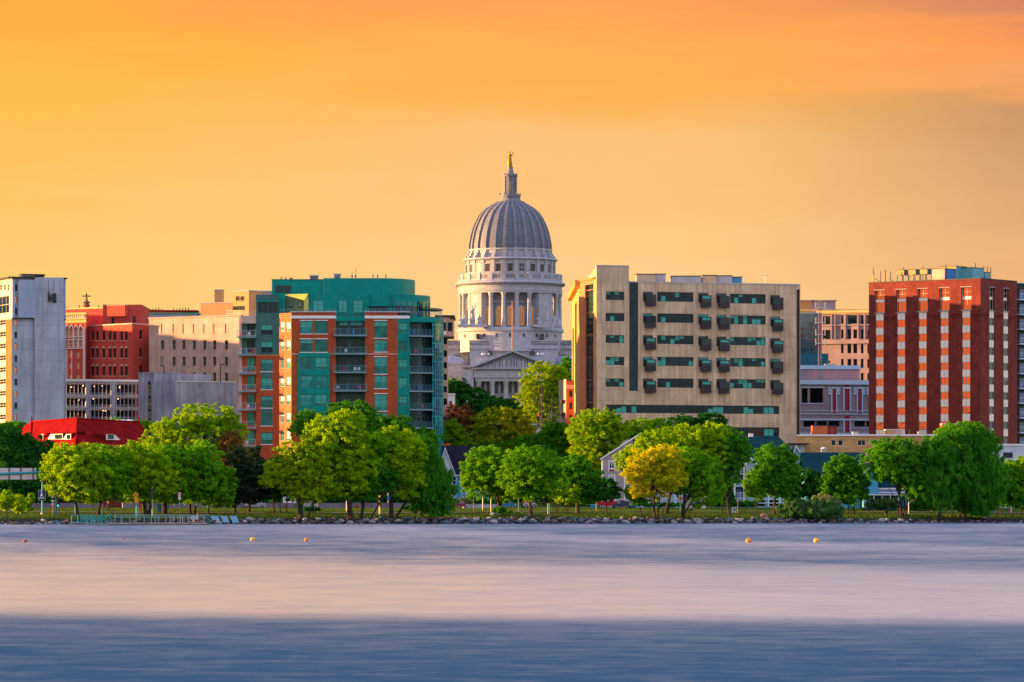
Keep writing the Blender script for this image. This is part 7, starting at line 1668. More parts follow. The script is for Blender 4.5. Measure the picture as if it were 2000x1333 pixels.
# shrubs and hedges
def shrub(label, px, pyb, ells, kind, d=None, leaf=.16, dens=1.1, group=None, droop=0.):
    global NLEAF
    y = base_y(px, pyb, d); x = X_(px, y); z = gz(x, y) - .05; o = thing('shrub', (x, y, z), label, 'shrub', group)
    me, C, n = crown_mesh('foliage', ells, y, (x, y, z), LV[kind], int(px * 3), leaf, dens, None, droop); NLEAF += n
    c = bpy.data.objects.new('foliage', me); link(c); c.parent = o; mb = MB(); rg = random.Random(px)
    for q in C[:6]: mb.tube([(x + rg.uniform(-.2, .2), y, z), (q[0], q[1], max(q[2], z + .2))], [.05, .02], BARK, 5)
    mb.build('stem', o)
shrub('wide pale green waterside shrub leaning over the rocks', 1575, 1014, [E(1560, 995, 36, 16), E(1600, 995, 38, 18), E(1620, 1002, 22, 12), E(1540, 1003, 18, 10)], 'shrub', droop=.15)
shrub('creamy flowering bush behind the waterside shrub', 1608, 1006, [E(1606, 978, 18, 10), E(1625, 985, 14, 10), E(1598, 985, 14, 8)], 'pale')
shrub('low dark round bush under the central trees', 808, 1001, [E(806, 994, 16, 8), E(815, 990, 10, 7)], 'dark', group='low bushes by the road')
shrub('low dark bush behind the orange-topped tree', 608, 1002, [E(608, 998, 14, 5)], 'dark', group='low bushes by the road')
shrub('dark groundcover bush at the foot of the mulch bed tree', 988, 1006, [E(985, 1002, 16, 5), E(975, 997, 10, 5)], 'mid', group='low bushes by the road')
shrub('small dark bush at the foot of the hotel sign wall', 1347, 1001, [E(1346.5, 999, 5.5, 4)], 'dark', leaf=.1)
shrub('pale silver shrub under the blue house', 900, 996, [E(908, 982, 10, 8), E(900, 985, 10, 6)], 'pale', d=770)
shrub('wide dark shrub left of the fan-trunked tree', 1728, 1000, [E(1722, 990, 28, 12), E(1735, 985, 20, 10), E(1705, 995, 16, 8)], 'shrub', d=762, group='dark shrubs by the right road')
shrub('wide dark shrub right of the fan-trunked tree', 1800, 1000, [E(1800, 990, 26, 12), E(1820, 994, 16, 8), E(1780, 994, 14, 8)], 'dark', d=762, group='dark shrubs by the right road')
shrub('low leafy hanging branches at the bank below the big willow', 1912, 1012, [E(1912, 998, 8, 14), E(1925, 1000, 6, 10)], 'willow')
HDG = [(862, 985, 975, 990, 780), (1236, 1470, 984, 993, 782), (1376, 1475, 980, 992, 778), (-20, 140, 935, 990, 0), (560, 870, 958, 990, 0), (1570, 2020, 968, 990, 0), (985, 1130, 930, 992, 815), (420, 560, 930, 990, 0), (140, 420, 955, 990, 0), (850, 1000, 905, 985, 840), (1110, 1190, 900, 985, 835), (1100, 1240, 945, 990, 0)]
for i, (x0, x1, p0, p1, d) in enumerate(HDG):
    d = d or shore(X_((x0 + x1) / 2, 760)) + 94
    el = [E(x0 + (x1 - x0) * (k + .5) / max(2, int((x1 - x0) / 26)), (p0 + p1) / 2, 17, (p1 - p0) / 2) for k in range(max(2, int((x1 - x0) / 26)))]
    x = X_((x0 + x1) / 2, d); z = gz(x, d) - .1; me, C, n = crown_mesh('hedge', el, d, (x, d, z), LV['dark'], 900 + i, .26, .8, 1.6); NLEAF += n
    o = bpy.data.objects.new('hedge', me); link(o); o.location = (x, d, z)
    tag(o, ['low clipped hedge under the blue house', 'long low hedge in front of the hotel', 'hedge bank left of the hotel balconies', 'dark undergrowth behind the gantry sign', 'dark wood edge behind the central clump', 'dark wood edge behind the right-hand trees', 'dark thicket at the foot of the capitol street', 'dark thicket below the apartment block corner', 'dark undergrowth behind the dock trees', 'thicket between blue house and capitol street', 'thicket between the hotel gable and the brick block', 'thicket behind the red car'][i], 'hedge', None, 'stuff' if i in (3, 4, 5, 8) else None)
print('LEAVES', NLEAF)
# ---------------------------------------------------------------- rocks along the bank
ROCKS = [M('rock_%s' % n_, c, .9, .25, 1.5, bump=.5) for n_, c in (('grey', (.13, .13, .15)), ('brown', (.12, .09, .08)), ('pale', (.28, .28, .30)), ('blue', (.07, .11, .14)))]
def rock_mesh(seed, m):
    rg = np.random.default_rng(seed); mb = MB(); q = mb.mat(m); import bmesh
    bm = bmesh.new(); bmesh.ops.create_icosphere(bm, subdivisions=2, radius=.5); pl = [(Vector(rg.normal(size=3)).normalized(), rg.uniform(.26, .42)) for _ in range(9)]
    for v in bm.verts:
        for n_, k in pl:
            dd = v.co.dot(n_)
            if dd > k: v.co -= n_ * (dd - k)
        v.co.x *= 1.25; v.co.z *= .85
    me = bpy.data.meshes.new('rock'); bm.to_mesh(me); bm.free(); me.materials.append(m); return me
RM = [rock_mesh(i, ROCKS[i % 4]) for i in range(12)]
rr = random.Random(17)
def rock(px, t_, s_, k, label, group=None, name='rock'):
    x = X_(px, 690); y = shore(x) + t_; x = X_(px, y); z = gz(x, y) + s_ * .12
    o = bpy.data.objects.new(name, RM[k]); link(o); o.location = (x, y, z); o.rotation_euler = (rr.uniform(-.3, .3), rr.uniform(-.3, .3), rr.uniform(0, 6)); o.scale = (s_, s_ * .9, s_ * rr.uniform(.7, 1.0))
    tag(o, label, 'rock', group)
n_ = 0
for i in range(255):
    px = i * 2000 / 255 + rr.uniform(-3, 3)
    if 140 < px < 470 and i % 3: continue
    row = i % 3; sz = rr.uniform(.65, 1.2) if row else rr.uniform(.8, 1.5)
    if px > 1800: sz *= .75
    rock(px, (1.0, 2.6, 3.9)[row] + rr.uniform(-.4, .4), sz, rr.randrange(12), 'weathered grey boulder in the bank of boulders along the waterline', 'boulders along the waterline')
for px, t_, s_, k, lb in ((105, 2.2, 1.9, 3, 'large blue-grey boulder on the bank left of the gangway'), (965, 9, 1.7, 3, 'dark blue boulder at the foot of the mulch bed'), (1100, 2.5, 1.7, 0, 'large grey boulder below the slanting thicket'), (1362, 1.8, 1.6, 2, 'pale slab-like boulder at the waterline below the sign wall'), (1720, 3, 1.5, 2, 'pale tilted slab on the bank below the dark shrub'), (1493, 6, 1.6, 1, 'brown boulder rising above the bank below the maple'), (1928, 7, 1.7, 0, 'rounded boulder under the drooping willow')):
    rock(px, t_, s_, k, lb)
mb = MB()                                         # small stones between the boulders
bs = [m.vertices for m in RM]
for i in range(1500):
    px = rr.uniform(-10, 2010); x = X_(px, 690); t_ = rr.uniform(-.3, 5.0); y = shore(x) + t_; x = X_(px, y); z = gz(x, y); s_ = rr.uniform(.16, .5); an = rr.uniform(0, 6); me = RM[rr.randrange(12)]; k = len(mb.v)
    ca, sa = math.cos(an), math.sin(an)
    for v in me.vertices: mb.v.append((x + (v.co.x * ca - v.co.y * sa) * s_, y + (v.co.x * sa + v.co.y * ca) * s_, z + v.co.z * s_ + s_ * .1))
    q = mb.mat(me.materials[0])
    for p in me.polygons: mb.f.append(tuple(k + j for j in p.vertices)); mb.mi.append(q)
o = mb.build('shore_stones'); tag(o, 'small stones packed between the boulders at the waterline', 'stones', None, 'stuff')
# grass tufts on the bank: thin blades
GB1 = LEAF('grass_blade', (.025, .085, .008), (.10, .18, .015), .3); rg = np.random.default_rng(3); N_ = 42000
t_ = rg.uniform(3.4, 50, N_); xx = rg.uniform(-105, 105, N_); yy = 690 + .6 * np.clip(xx, -110, 110) + t_; tz = np.interp(t_, [a for a, _ in _T], [b for _, b in _T])
h = rg.uniform(.10, .26, N_) * np.where(t_ < 9, 1.6, .6); w_ = rg.uniform(.05, .12, N_); an = rg.uniform(0, 3.14, N_); dx, dy = np.cos(an) * w_, np.sin(an) * w_
Q = np.stack([np.stack([xx - dx, yy - dy, tz - .02], 1), np.stack([xx + dx, yy + dy, tz - .02], 1), np.stack([xx + rg.normal(size=N_) * .08, yy, tz + h], 1)], 1).reshape(-1, 3)
me = bpy.data.meshes.new('grass'); me.vertices.add(N_ * 3); me.vertices.foreach_set('co', Q.astype(np.float32).ravel()); me.loops.add(N_ * 3); me.loops.foreach_set('vertex_index', np.arange(N_ * 3, dtype=np.int32)); me.polygons.add(N_); me.polygons.foreach_set('loop_start', np.arange(0, N_ * 3, 3, dtype=np.int32)); me.polygons.foreach_set('loop_total', np.full(N_, 3, dtype=np.int32)); me.update(calc_edges=True); me.materials.append(GB1)
o = bpy.data.objects.new('grass', me); link(o); tag(o, 'rough grass on the lake bank and verge', 'grass', None, 'stuff')
# ---------------------------------------------------------------- buoys
BUM = {'yellow': M('buoy_yellow', (.80, .45, .02), .4, .08, 3), 'orange': M('buoy_orange', (.75, .24, .02), .4, .08, 3), 'red': M('buoy_red', (.50, .02, .03), .4, .08, 3), 'brown': M('buoy_brown', (.25, .06, .04), .5, .1, 3)}
def buoy(px, py, rpx, c, label, flat=1.):
    d = FP * H0 / (py + rpx * .55 - YH); x = X_(px, d); r = rpx * d / FP; o = thing('buoy', (x, d, 0), label, 'buoy', 'buoys on the lake')
    mb = MB(); mb.ball((x, d, r * .45 * flat), r, BUM[c], 20, 12, (1, 1, flat)); mb.build('float', o, smooth=True)
    mb = MB(); mb.lathe(x, d, [(r * 1.005, r * .40 * flat), (r * 1.03, r * .42 * flat), (r * 1.03, r * .50 * flat), (r * 1.005, r * .52 * flat)], CHAR, 20); mb.build('band', o)
    mb = MB(); mb.tube([(x + r * .22 * math.cos(a), d, r * (1.45 * flat + .05) + r * .22 * math.sin(a)) for a in np.linspace(-.3, 3.44, 8)], r * .05, GALV, 6); mb.build('ring', o)
buoy(49, 1057, 4.6, 'brown', 'dark red-brown buoy furthest left on the lake', .8); buoy(241, 1051.5, 3.4, 'red', 'small flat bright red float on the left of the lake', .45)
buoy(493, 1054, 4.6, 'yellow', 'round yellow buoy below the dark shore trees'); buoy(598, 1055, 4.2, 'orange', 'orange buoy below the orange-topped tree')
buoy(1462, 1057, 5.6, 'orange', 'deep orange buoy below the hotel balconies, nearer the middle of the pair'); buoy(1594.5, 1056.5, 5.6, 'yellow', 'bright yellow buoy below the waterside shrub')
buoy(677.5, 1025.6, 2.6, 'red', 'small dark red float at the waterline below the lime-topped tree', .6)
# ---------------------------------------------------------------- dock and gangway
dd = 636.; dk = thing('dock', (X_(305, dd), dd, 0), 'floating wooden dock with blue-grey railings along the left shore', 'dock')
zz_ = lambda p: Z_(p, dd); xd = lambda p: X_(p, dd)
for k, (a, b) in enumerate(((210, 281), (282, 354), (355, 404))):
    mb = MB(); mb.box(xd(a), xd(b), dd, dd + 2.2, zz_(1024.2), zz_(1021.2), WOOD); mb.build('deck', dk); mb = MB(); mb.box(xd(a) + .1, xd(b) - .1, dd + .1, dd + 2.1, -.3, zz_(1024.2) - .002, DARK); mb.build('float', dk)
BR = M('dock_rail', (.22, .42, .50), .5, .08, 1)
for px in list(np.arange(224, 352, 14.2)) + [356, 367, 376, 398]:
    mb = MB(); mb.box(xd(px), xd(px) + .09, dd + .05, dd + .14, zz_(1021.2) + .002, zz_(1006.6), BR if px < 350 else GALV); mb.build('post', dk)
for px in (233, 262, 300, 330, 345): mb = MB(); mb.box(xd(px), xd(px) + .08, dd + 2.0, dd + 2.08, zz_(1021.2) + .002, zz_(1007), BR); mb.build('post', dk)
mb = MB()
for p in (1006.2, 1010.5): mb.box(xd(222), xd(405), dd + .04, dd + .15, zz_(p) - .03, zz_(p) + .03, BR)
mb.box(xd(222), xd(405), dd + 1.98, dd + 2.1, zz_(1006.5) - .03, zz_(1006.5) + .03, BR); mb.build('railing', dk)
mb = MB(); mb.box(xd(371), xd(387), dd + .6, dd + .7, zz_(1015), zz_(1008.5), M('panel_grey', (.45, .52, .62), .5)); mb.build('notice_panel', dk)
for px in (385.5, 378): mb = MB(); mb.cyl(xd(px), dd + 1.0, -.4, zz_(1003 if px > 380 else 1015), .14, M('pile_brown', (.28, .12, .07), .9) if px > 380 else WOOD, n=10); mb.build('mooring_post', dk)
bn = thing('dock_bench', (xd(387), dd + 1.2, zz_(1021)), 'pale wooden bench at the right end of the dock', 'bench'); mb = MB(); mb.box(xd(366), xd(400), dd + .5, dd + 1.0, zz_(1020), zz_(1018.8), WOOD); mb.build('seat', bn)
for px in (367, 383, 398): mb = MB(); mb.box(xd(px), xd(px) + .1, dd + .55, dd + .95, zz_(1021.2) + .002, zz_(1020.0), WOOD); mb.build('leg', bn)
gw = thing('gangway', (xd(180), dd + 1, 0), 'turquoise truss-sided gangway leading from the bank to the dock', 'gangway'); TQ = M('turquoise_paint', (.02, .42, .42), .5, .1, 1)
def pt(px, py, y): return (X_(px, y), y, Z_(py, y))
mb = MB()
for y in (dd + .3, dd + 1.7):
    for (a, pa), (b, pb_) in (((140, 1006.5), (222, 1007.5)), ((140, 1020), (207, 1022.5)), ((158, 1013), (205, 1014.5))): mb.tube([pt(a, pa, y), pt(b, pb_, y)], .045, TQ, 6)
    xs_ = [140, 152, 158, 165, 170, 179, 184, 193, 198, 207]
    for a in xs_: mb.tube([pt(a, 1006.6, y), pt(a, 1021, y)], .045, TQ, 6)
    for a, b in zip(xs_[2:], xs_[3:]): mb.tube([pt(a, 1007, y), pt(b, 1020.5, y)], .03, TQ, 5); mb.tube([pt(b, 1007, y), pt(a, 1020.5, y)], .03, TQ, 5)
    mb.tube([pt(207, 1007, y), pt(213, 1006, y), pt(219, 1019, y)], .05, TQ, 6); mb.tube([pt(211, 1019, y), pt(215, 1007, y)], .04, TQ, 6)
mb.build('railing', gw); mb = MB(); a, b = pt(138, 1020, dd), pt(212, 1023, dd); mb.hexa([(a[0], dd + .3, a[2] - .15), (b[0], dd + .3, b[2] - .15), (b[0], dd + 1.7, b[2] - .15), (a[0], dd + 1.7, a[2] - .15)], [(a[0], dd + .3, a[2]), (b[0], dd + .3, b[2]), (b[0], dd + 1.7, b[2]), (a[0], dd + 1.7, a[2])], WOOD); mb.build('deck', gw)
BLS = M('blue_ramp_panel', (.05, .24, .36), .5, .25, 2, .2); rks = []
for k, (a, b, lb) in enumerate(((410, 431.5, 'tilted blue ramp panel nearest the dock'), (429, 449, 'middle one of the three tilted blue ramp panels'), (447, 467.5, 'tilted blue ramp panel furthest from the dock'))):
    y0 = shore(X_(440, 650)) + .2; o = thing('ramp_panel', (X_(a, y0), y0, 0), lb, 'ramp', 'tilted blue ramp panels'); mb = MB(); sh = 8
    A_ = [pt(a + sh, 1023.5, y0), pt(b + .5, 1023.5, y0), pt(b - sh * .8, 1009, y0 + 3), pt(a + 1, 1009, y0 + 3)]; A_ = [(p[0], p[1], p[2]) for p in A_]; mb.hexa(A_, [(p[0], p[1], p[2] + .12) for p in A_], BLS); mb.build('panel', o)
    mb = MB()
    for i in range(1, 7): f = i / 7; q0 = [A_[0][j] + (A_[3][j] - A_[0][j]) * f for j in range(3)]; q1 = [A_[1][j] + (A_[2][j] - A_[1][j]) * f for j in range(3)]; mb.tube([(q0[0], q0[1], q0[2] + .14), (q1[0], q1[1], q1[2] + .14)], .025, WHITEB, 4)
    mb.build('rib', o); mb = MB()
    for p in A_[:2]: mb.cyl(p[0], p[1] + .1, -.5, p[2] + .05, .08, DARK, n=8)
    mb.build('support', o)
for px in (404, 407): y0 = dd + 1; o = thing('pile', (X_(px, y0), y0, -.5), 'dark teal pile at the dock end, %s of the two' % ('left' if px == 404 else 'right'), 'pile', 'teal piles at the dock end'); mb = MB(); mb.cyl(X_(px, y0), y0, -.5, Z_(1006, y0), .13, TEALD, n=10); mb.build('shaft', o); mb = MB(); mb.cyl(X_(px, y0), y0, Z_(1006, y0) + .002, Z_(1005, y0), .15, GALV, .02, 10); mb.build('cap', o)
# ---------------------------------------------------------------- signs, signals, posts
def post(o, px, y, p0, p1, r, m, name='pole'):
    x = X_(px, y); mb = MB(); mb.cyl(x, y, gz(x, y) - .1 if p0 is None else Z_(p0, y), Z_(p1, y), r, m, r * .85, 10); return mb.build(name, o)
def at(px, y, name, label, cat, group=None): x = X_(px, y); return thing(name, (x, y, gz(x, y)), label, cat, group)
yg = base_y(83, 1005); g = at(83, yg, 'sign_gantry', 'pale blue steel gantry arm carrying a sign board seen from behind', 'sign gantry')
post(g, 83, yg, None, 917, .17, TEALP); mb = MB(); mb.tube([(X_(-40, yg), yg, Z_(928, yg)), (X_(40, yg), yg, Z_(924.5, yg)), (X_(83, yg), yg, Z_(922, yg)), (X_(110, yg), yg, Z_(921, yg))], [.2, .18, .15, .1], TEALP, 10); mb.build('arm', g)
PKB = M('sign_back', (.62, .55, .56), .5, .05, 1); bk = MB(); bk.box(X_(-40, yg), X_(70.5, yg), yg + .25, yg + .3, Z_(937, yg), Z_(914.5, yg), PKB); bk = bk.build('sign_board', g)
mb = MB()
for k in range(7): z = Z_(936 - k * 3.4, yg); mb.box(X_(-40, yg), X_(70.5, yg), yg + .21, yg + .247, z, z + .05, GALV)
for px in (-28, -5, 17.5, 40.5, 64.5): mb.box(X_(px, yg) - .09, X_(px, yg) + .09, yg + .12, yg + .205, Z_(937.5, yg), Z_(914, yg), DARK)
mb.build('bracket', bk)
mb = MB(); mb.cyl(X_(83, yg), yg, gz(X_(83, yg), yg) - .05, gz(X_(83, yg), yg) + .25, .3, CONC2, n=12); mb.build('base_plate', g)
yb = yg - .6; bs_ = at(82, yb, 'park_sign', 'dark framed sign with a bright blue square and white figure on the gantry pole', 'sign'); NV = M('navy', (.005, .01, .04), .5); BB = M('sign_blue', (.005, .03, .55), .4)
mb = MB(); mb.box(X_(75, yb), X_(88.7, yb), yb, yb + .08, Z_(978, yb), Z_(957, yb), PKB); fr1 = mb.build('frame', bs_); mb = MB(); mb.box(X_(75.8, yb), X_(87.9, yb), yb - .03, yb - .003, Z_(977.3, yb), Z_(957.8, yb), NV); mb.build('board', bs_)
mb = MB(); mb.box(X_(78, yb), X_(85.5, yb), yb - .05, yb - .033, Z_(971.5, yb), Z_(961.5, yb), BB); mb.build('blue_square', bs_)
mb = MB(); x = X_(81.8, yb); z = Z_(971, yb); mb.ball((x, yb - .07, z + .62), .07, WHITE, 8, 6, (1, .3, 1)); glyph(mb, 'A', x - .16, yb - .07, z + .05, .32, .5, WHITE, .07); mb.ball((X_(81.3, yb), yb - .06, Z_(959.8, yb)), .1, WHITE, 8, 6, (1, .3, 1)); mb.box(X_(76.2, yb), X_(87, yb), yb - .06, yb - .034, Z_(974, yb), Z_(972.3, yb), WHITE); mb.build('symbol', bs_)
y = yg - 1; o = at(103, y, 'road_sign', 'white rectangular sign over a pale triangle on a brown post', 'road sign'); post(o, 103, y, None, 965, .05, WOOD)
mb = MB(); mb.box(X_(99.7, y), X_(106.3, y), y - .08, y - .055, Z_(972, y), Z_(962, y), WHITE); p_ = mb.build('plate', o); mb = MB()
for i, c in enumerate('REP'): glyph(mb, c, X_(102.0, y), y - .1, Z_(965.4 + i * 2.9, y), .14, .16, DARK, .045)
mb.build('lettering', p_)
mb = MB(); mb.poly([(X_(98.5, y), y - .07, Z_(977.5, y)), (X_(103, y), y - .07, Z_(982.5, y)), (X_(107.5, y), y - .07, Z_(977.5, y))], CREAM); mb.poly([(X_(107.5, y), y - .055, Z_(977.5, y)), (X_(103, y), y - .055, Z_(982.5, y)), (X_(98.5, y), y - .055, Z_(977.5, y))], CREAM); mb.build('triangle', o); mb = MB(); mb.box(X_(100.3, y), X_(105.5, y), y - .08, y - .055, Z_(987, y), Z_(983.2, y), PKB); mb.build('plate', o)
def signal(px, yy, ptop, label, colr, ph=20, polem=None, face=True):
    o = at(px, yy, 'traffic_signal', label, 'traffic signal', 'traffic signals by the road'); post(o, px, yy, None, ptop - 2, .09, polem or TEALP)
    x = X_(px, yy); z1 = Z_(ptop, yy); z0 = Z_(ptop + ph, yy); mb = MB(); w = .22; mb.box(x - w, x + w, yy - .45, yy - .12, z0, z1, DARK); b_ = mb.build('signal_head', o); h = (z1 - z0) / 3
    for k in range(3):
        on = {'red': 0, 'amber': 1, 'green': 2}.get(colr, -1) == k; m = {0: ('lamp_red', (.7, .03, .02)), 1: ('lamp_amber', (.8, .35, .02)), 2: ('lamp_green', (.02, .7, .3))}[k]; nm = m[0] + ('_on' if on else '')
        mm = bpy.data.materials.get(nm) or M(nm, tuple(v * (1 if on else .12) for v in m[1]), .3, emit=(m[1] + (.6,)) if on else None); mb = MB(); zc_ = z1 - h * (k + .5); mb.ball((x, yy - .46, zc_), .15, mm, 10, 6, (1, .4, 1)); mb.build('lens', b_)
        mb = MB(); mb.tube([(x - .17, yy - .55, zc_), (x - .12, yy - .6, zc_ + .16), (x + .12, yy - .6, zc_ + .16), (x + .17, yy - .55, zc_)], .02, DARK, 5); mb.build('visor', b_)
    return o
post_ = signal(114, yg + 1.2, 973, 'dark traffic signal showing green beside the gantry', 'green', 18, DARK)
o = at(110, yg, 'signal_pole', 'thick pale blue pole between the gantry and the first big tree', 'pole'); post(o, 109.5, yg, None, 960, .16, TEALP); mb = MB(); mb.cyl(X_(109.5, yg), yg, gz(-74, yg), gz(-74, yg) + .3, .26, TEALP, n=10); mb.build('base', o)
y = base_y(268, 1009.5); o = at(266, y, 'railway_crossing_sign', 'round yellow sign with a black cross over an orange plate on a blue post', 'road sign'); post(o, 267, y, None, 983, .16, TEALP); post(o, 265.5, y, 984, 964, .06, DARK)
mb = MB(); x, z = X_(265.4, y), Z_(967, y); mb.tube([(x, y - .14, z), (x, y - .1, z)], .39, YEL, 20); dsk = mb.build('disc', o); mb = MB(); 
for a in (-1, 1): mb.tube([(x - .27, y - .15, z - .27 * a), (x + .27, y - .15, z + .27 * a)], .045, DARK, 4)
mb.build('cross_mark', dsk)
mb = MB(); mb.box(X_(262.7, y), X_(269.2, y), y - .14, y - .1, Z_(983, y), Z_(971.8, y), M('sign_orange', (.80, .28, .01), .5)); mb.build('plate', o)
y += 2; o = at(273, y, 'red_banner', 'bright red feather banner beside the yellow railway sign', 'banner'); mb = MB(); mb.poly([(X_(a, y), y - .05, Z_(b, y)) for a, b in ((271, 995), (273.5, 996), (275, 991), (276.5, 983), (276, 981), (271.5, 983), (270.5, 988))], RED); mb.poly([(X_(a, y), y - .03, Z_(b, y)) for a, b in reversed(((271, 995), (273.5, 996), (275, 991), (276.5, 983), (276, 981), (271.5, 983), (270.5, 988)))], RED); mb.build('flag', o); post(o, 271, y, None, 981, .035, GALV)
signal(297.5, base_y(297, 1009.5), 954, 'dark traffic signal on a pale green pole over the dock', None, 20, M('pole_green', (.30, .42, .28), .5))
for px, lb, c, pt_, pb2, w_ in ((311, 'tall bright blue portable cabin seen between dock trees', BLUEP, 985, 1003, 7.5), (328, 'pale lilac upright banner between the dock trees', M('lilac_cloth', (.50, .42, .55), .8), 979, 1003, 8)):
    y = base_y(px, 1002); x0, x1 = X_(px - w_ / 2, y), X_(px + w_ / 2, y)
    o = at(px, y, 'portable_cabin' if px == 311 else 'upright_banner', lb, 'cabin' if px == 311 else 'banner'); mb = MB(); z0 = gz(x0, y)
    if px == 311:
        mb.box(x0, x1, y, y + .9, z0, Z_(pt_, y), c); mb.build('shell', o); mb = MB(); mb.box(x0 + .1, x1 - .1, y - .03, y - .002, z0 + .05, Z_(pt_ + 2, y), TEALP); mb.build('door', o); mb = MB(); mb.box(x0 - .05, x1 + .05, y - .05, y + .95, Z_(pt_, y) + .002, Z_(pt_ - 1, y), WHITE); mb.build('roof', o)
    else:
        mb.poly([(x0, y, Z_(pt_, y)), (x0 + .2, y, z0 + .3), (x1 - .2, y, z0 + .3), (x1, y, Z_(pt_ + 2, y))], c); mb.poly([(x1, y + .03, Z_(pt_ + 2, y)), (x1 - .2, y + .03, z0 + .3), (x0 + .2, y + .03, z0 + .3), (x0, y + .03, Z_(pt_, y))], c); mb.build('cloth', o); mb = MB(); mb.cyl(x0 + .1, y + .015, z0, Z_(pt_, y), .03, GALV, n=6); mb.build('pole', o)
y = base_y(351, 1009); o = at(351, y, 'road_sign', 'narrow pink and cream road sign above a green plate on an orange post', 'road sign'); post(o, 350.5, y, None, 976, .05, ORANGEP)
mb = MB(); mb.box(X_(348, y), X_(353.5, y), y - .08, y - .055, Z_(971, y), Z_(962, y), M('sign_pink', (.70, .40, .45), .5)); mb.box(X_(348, y), X_(353.5, y), y - .08, y - .055, Z_(976, y), Z_(971.2, y), CREAM); mb.build('plate', o); mb = MB(); mb.ball((X_(350.8, y), y - .08, Z_(985, y)), .2, BL_TEAL, 10, 6, (1, .3, 1)); mb.build('disc', o)
y = base_y(699, 1009); o = at(698, y, 'diamond_road_sign', 'orange diamond warning sign on a short post, left of the round orange one', 'road sign'); post(o, 697, y, None, 992, .05, ORANGEP); OS2 = M('sign_amber', (.85, .33, .01), .5)
x, z = X_(697, y), Z_(990, y); R_ = .42; mb = MB(); mb.hexa([(x, y - .08, z - R_), (x + R_, y - .08, z), (x + R_, y - .06, z), (x, y - .06, z - R_)], [(x - R_, y - .08, z), (x, y - .08, z + R_), (x, y - .06, z + R_), (x - R_, y - .06, z)], OS2); pl_ = mb.build('plate', o); mb = MB()
for s_ in (-.12, .1): mb.tube([(x + s_, y - .095, z - .12), (x + s_, y - .095, z + .06)], .028, DARK, 4); mb.tube([(x + s_ - .05, y - .095, z + .02), (x + s_, y - .095, z + .12), (x + s_ + .05, y - .095, z + .02)], .02, DARK, 4)
mb.build('arrow', pl_)
y = base_y(742, 1007); o = at(742.5, y, 'oval_road_sign', 'tall oval orange sign with a dark bar on a thin post under the central trees', 'road sign'); post(o, 742.5, y, None, 990, .04, GALV); x, z = X_(742.5, y), Z_(985.5, y); mb = MB(); mb.ball((x, y - .08, z), .42, OS2, 20, 10, (.66, .06, 1)); pl_ = mb.build('plate', o, smooth=True); mb = MB(); mb.box(x - .05, x + .05, y - .13, y - .11, z - .25, z + .25, RED); mb.build('bar_mark', pl_)
signal(741, base_y(741, 1006), 961, 'traffic signal showing amber between the central trunks', 'amber', 18, GALV)
o = at(758, 740, 'street_post', 'grey and blue post between the central trunks', 'post'); mb = MB(); x = X_(758, 740); mb.cyl(x, 740, gz(x, 740), Z_(963, 740), .07, GALV, n=8); mb.build('pole', o); mb = MB(); mb.box(x - .12, x + .2, 739.85, 739.92, Z_(978, 740), Z_(968, 740), BLUEP); mb.build('plate', o)
# hanging mast-arm signals seen through the golden tree
o = at(600, 748, 'signal_mast_arm', 'mast arm with amber and green signal heads seen through the orange-topped tree', 'traffic signal'); y = 748; mb = MB(); mb.tube([(X_(570, y), y, gz(-38, y)), (X_(570, y), y, Z_(944, y))], .13, GALV, 8); mb.tube([(X_(570, y), y, Z_(940, y)), (X_(622, y), y, Z_(938, y))], .08, GALV, 8); mb.build('mast', o)
for px, k in ((594, 'amber'), (608, 'green')):
    x = X_(px, y); z1 = Z_(938 if k == 'amber' else 942, y); mb = MB(); mb.box(x - .22, x + .22, y - .4, y - .12, z1 - 1.0, z1, DARK); b_ = mb.build('signal_head', o)
    for j, nm in enumerate(('red', 'amber', 'green')):
        on = nm == k; m_ = bpy.data.materials.get('lamp_%s%s' % (nm, '_on' if on else '')) or DARK; mb = MB(); mb.ball((x, y - .41, z1 - .17 - .33 * j), .14, m_, 10, 6, (1, .4, 1)); mb.build('lens', b_)
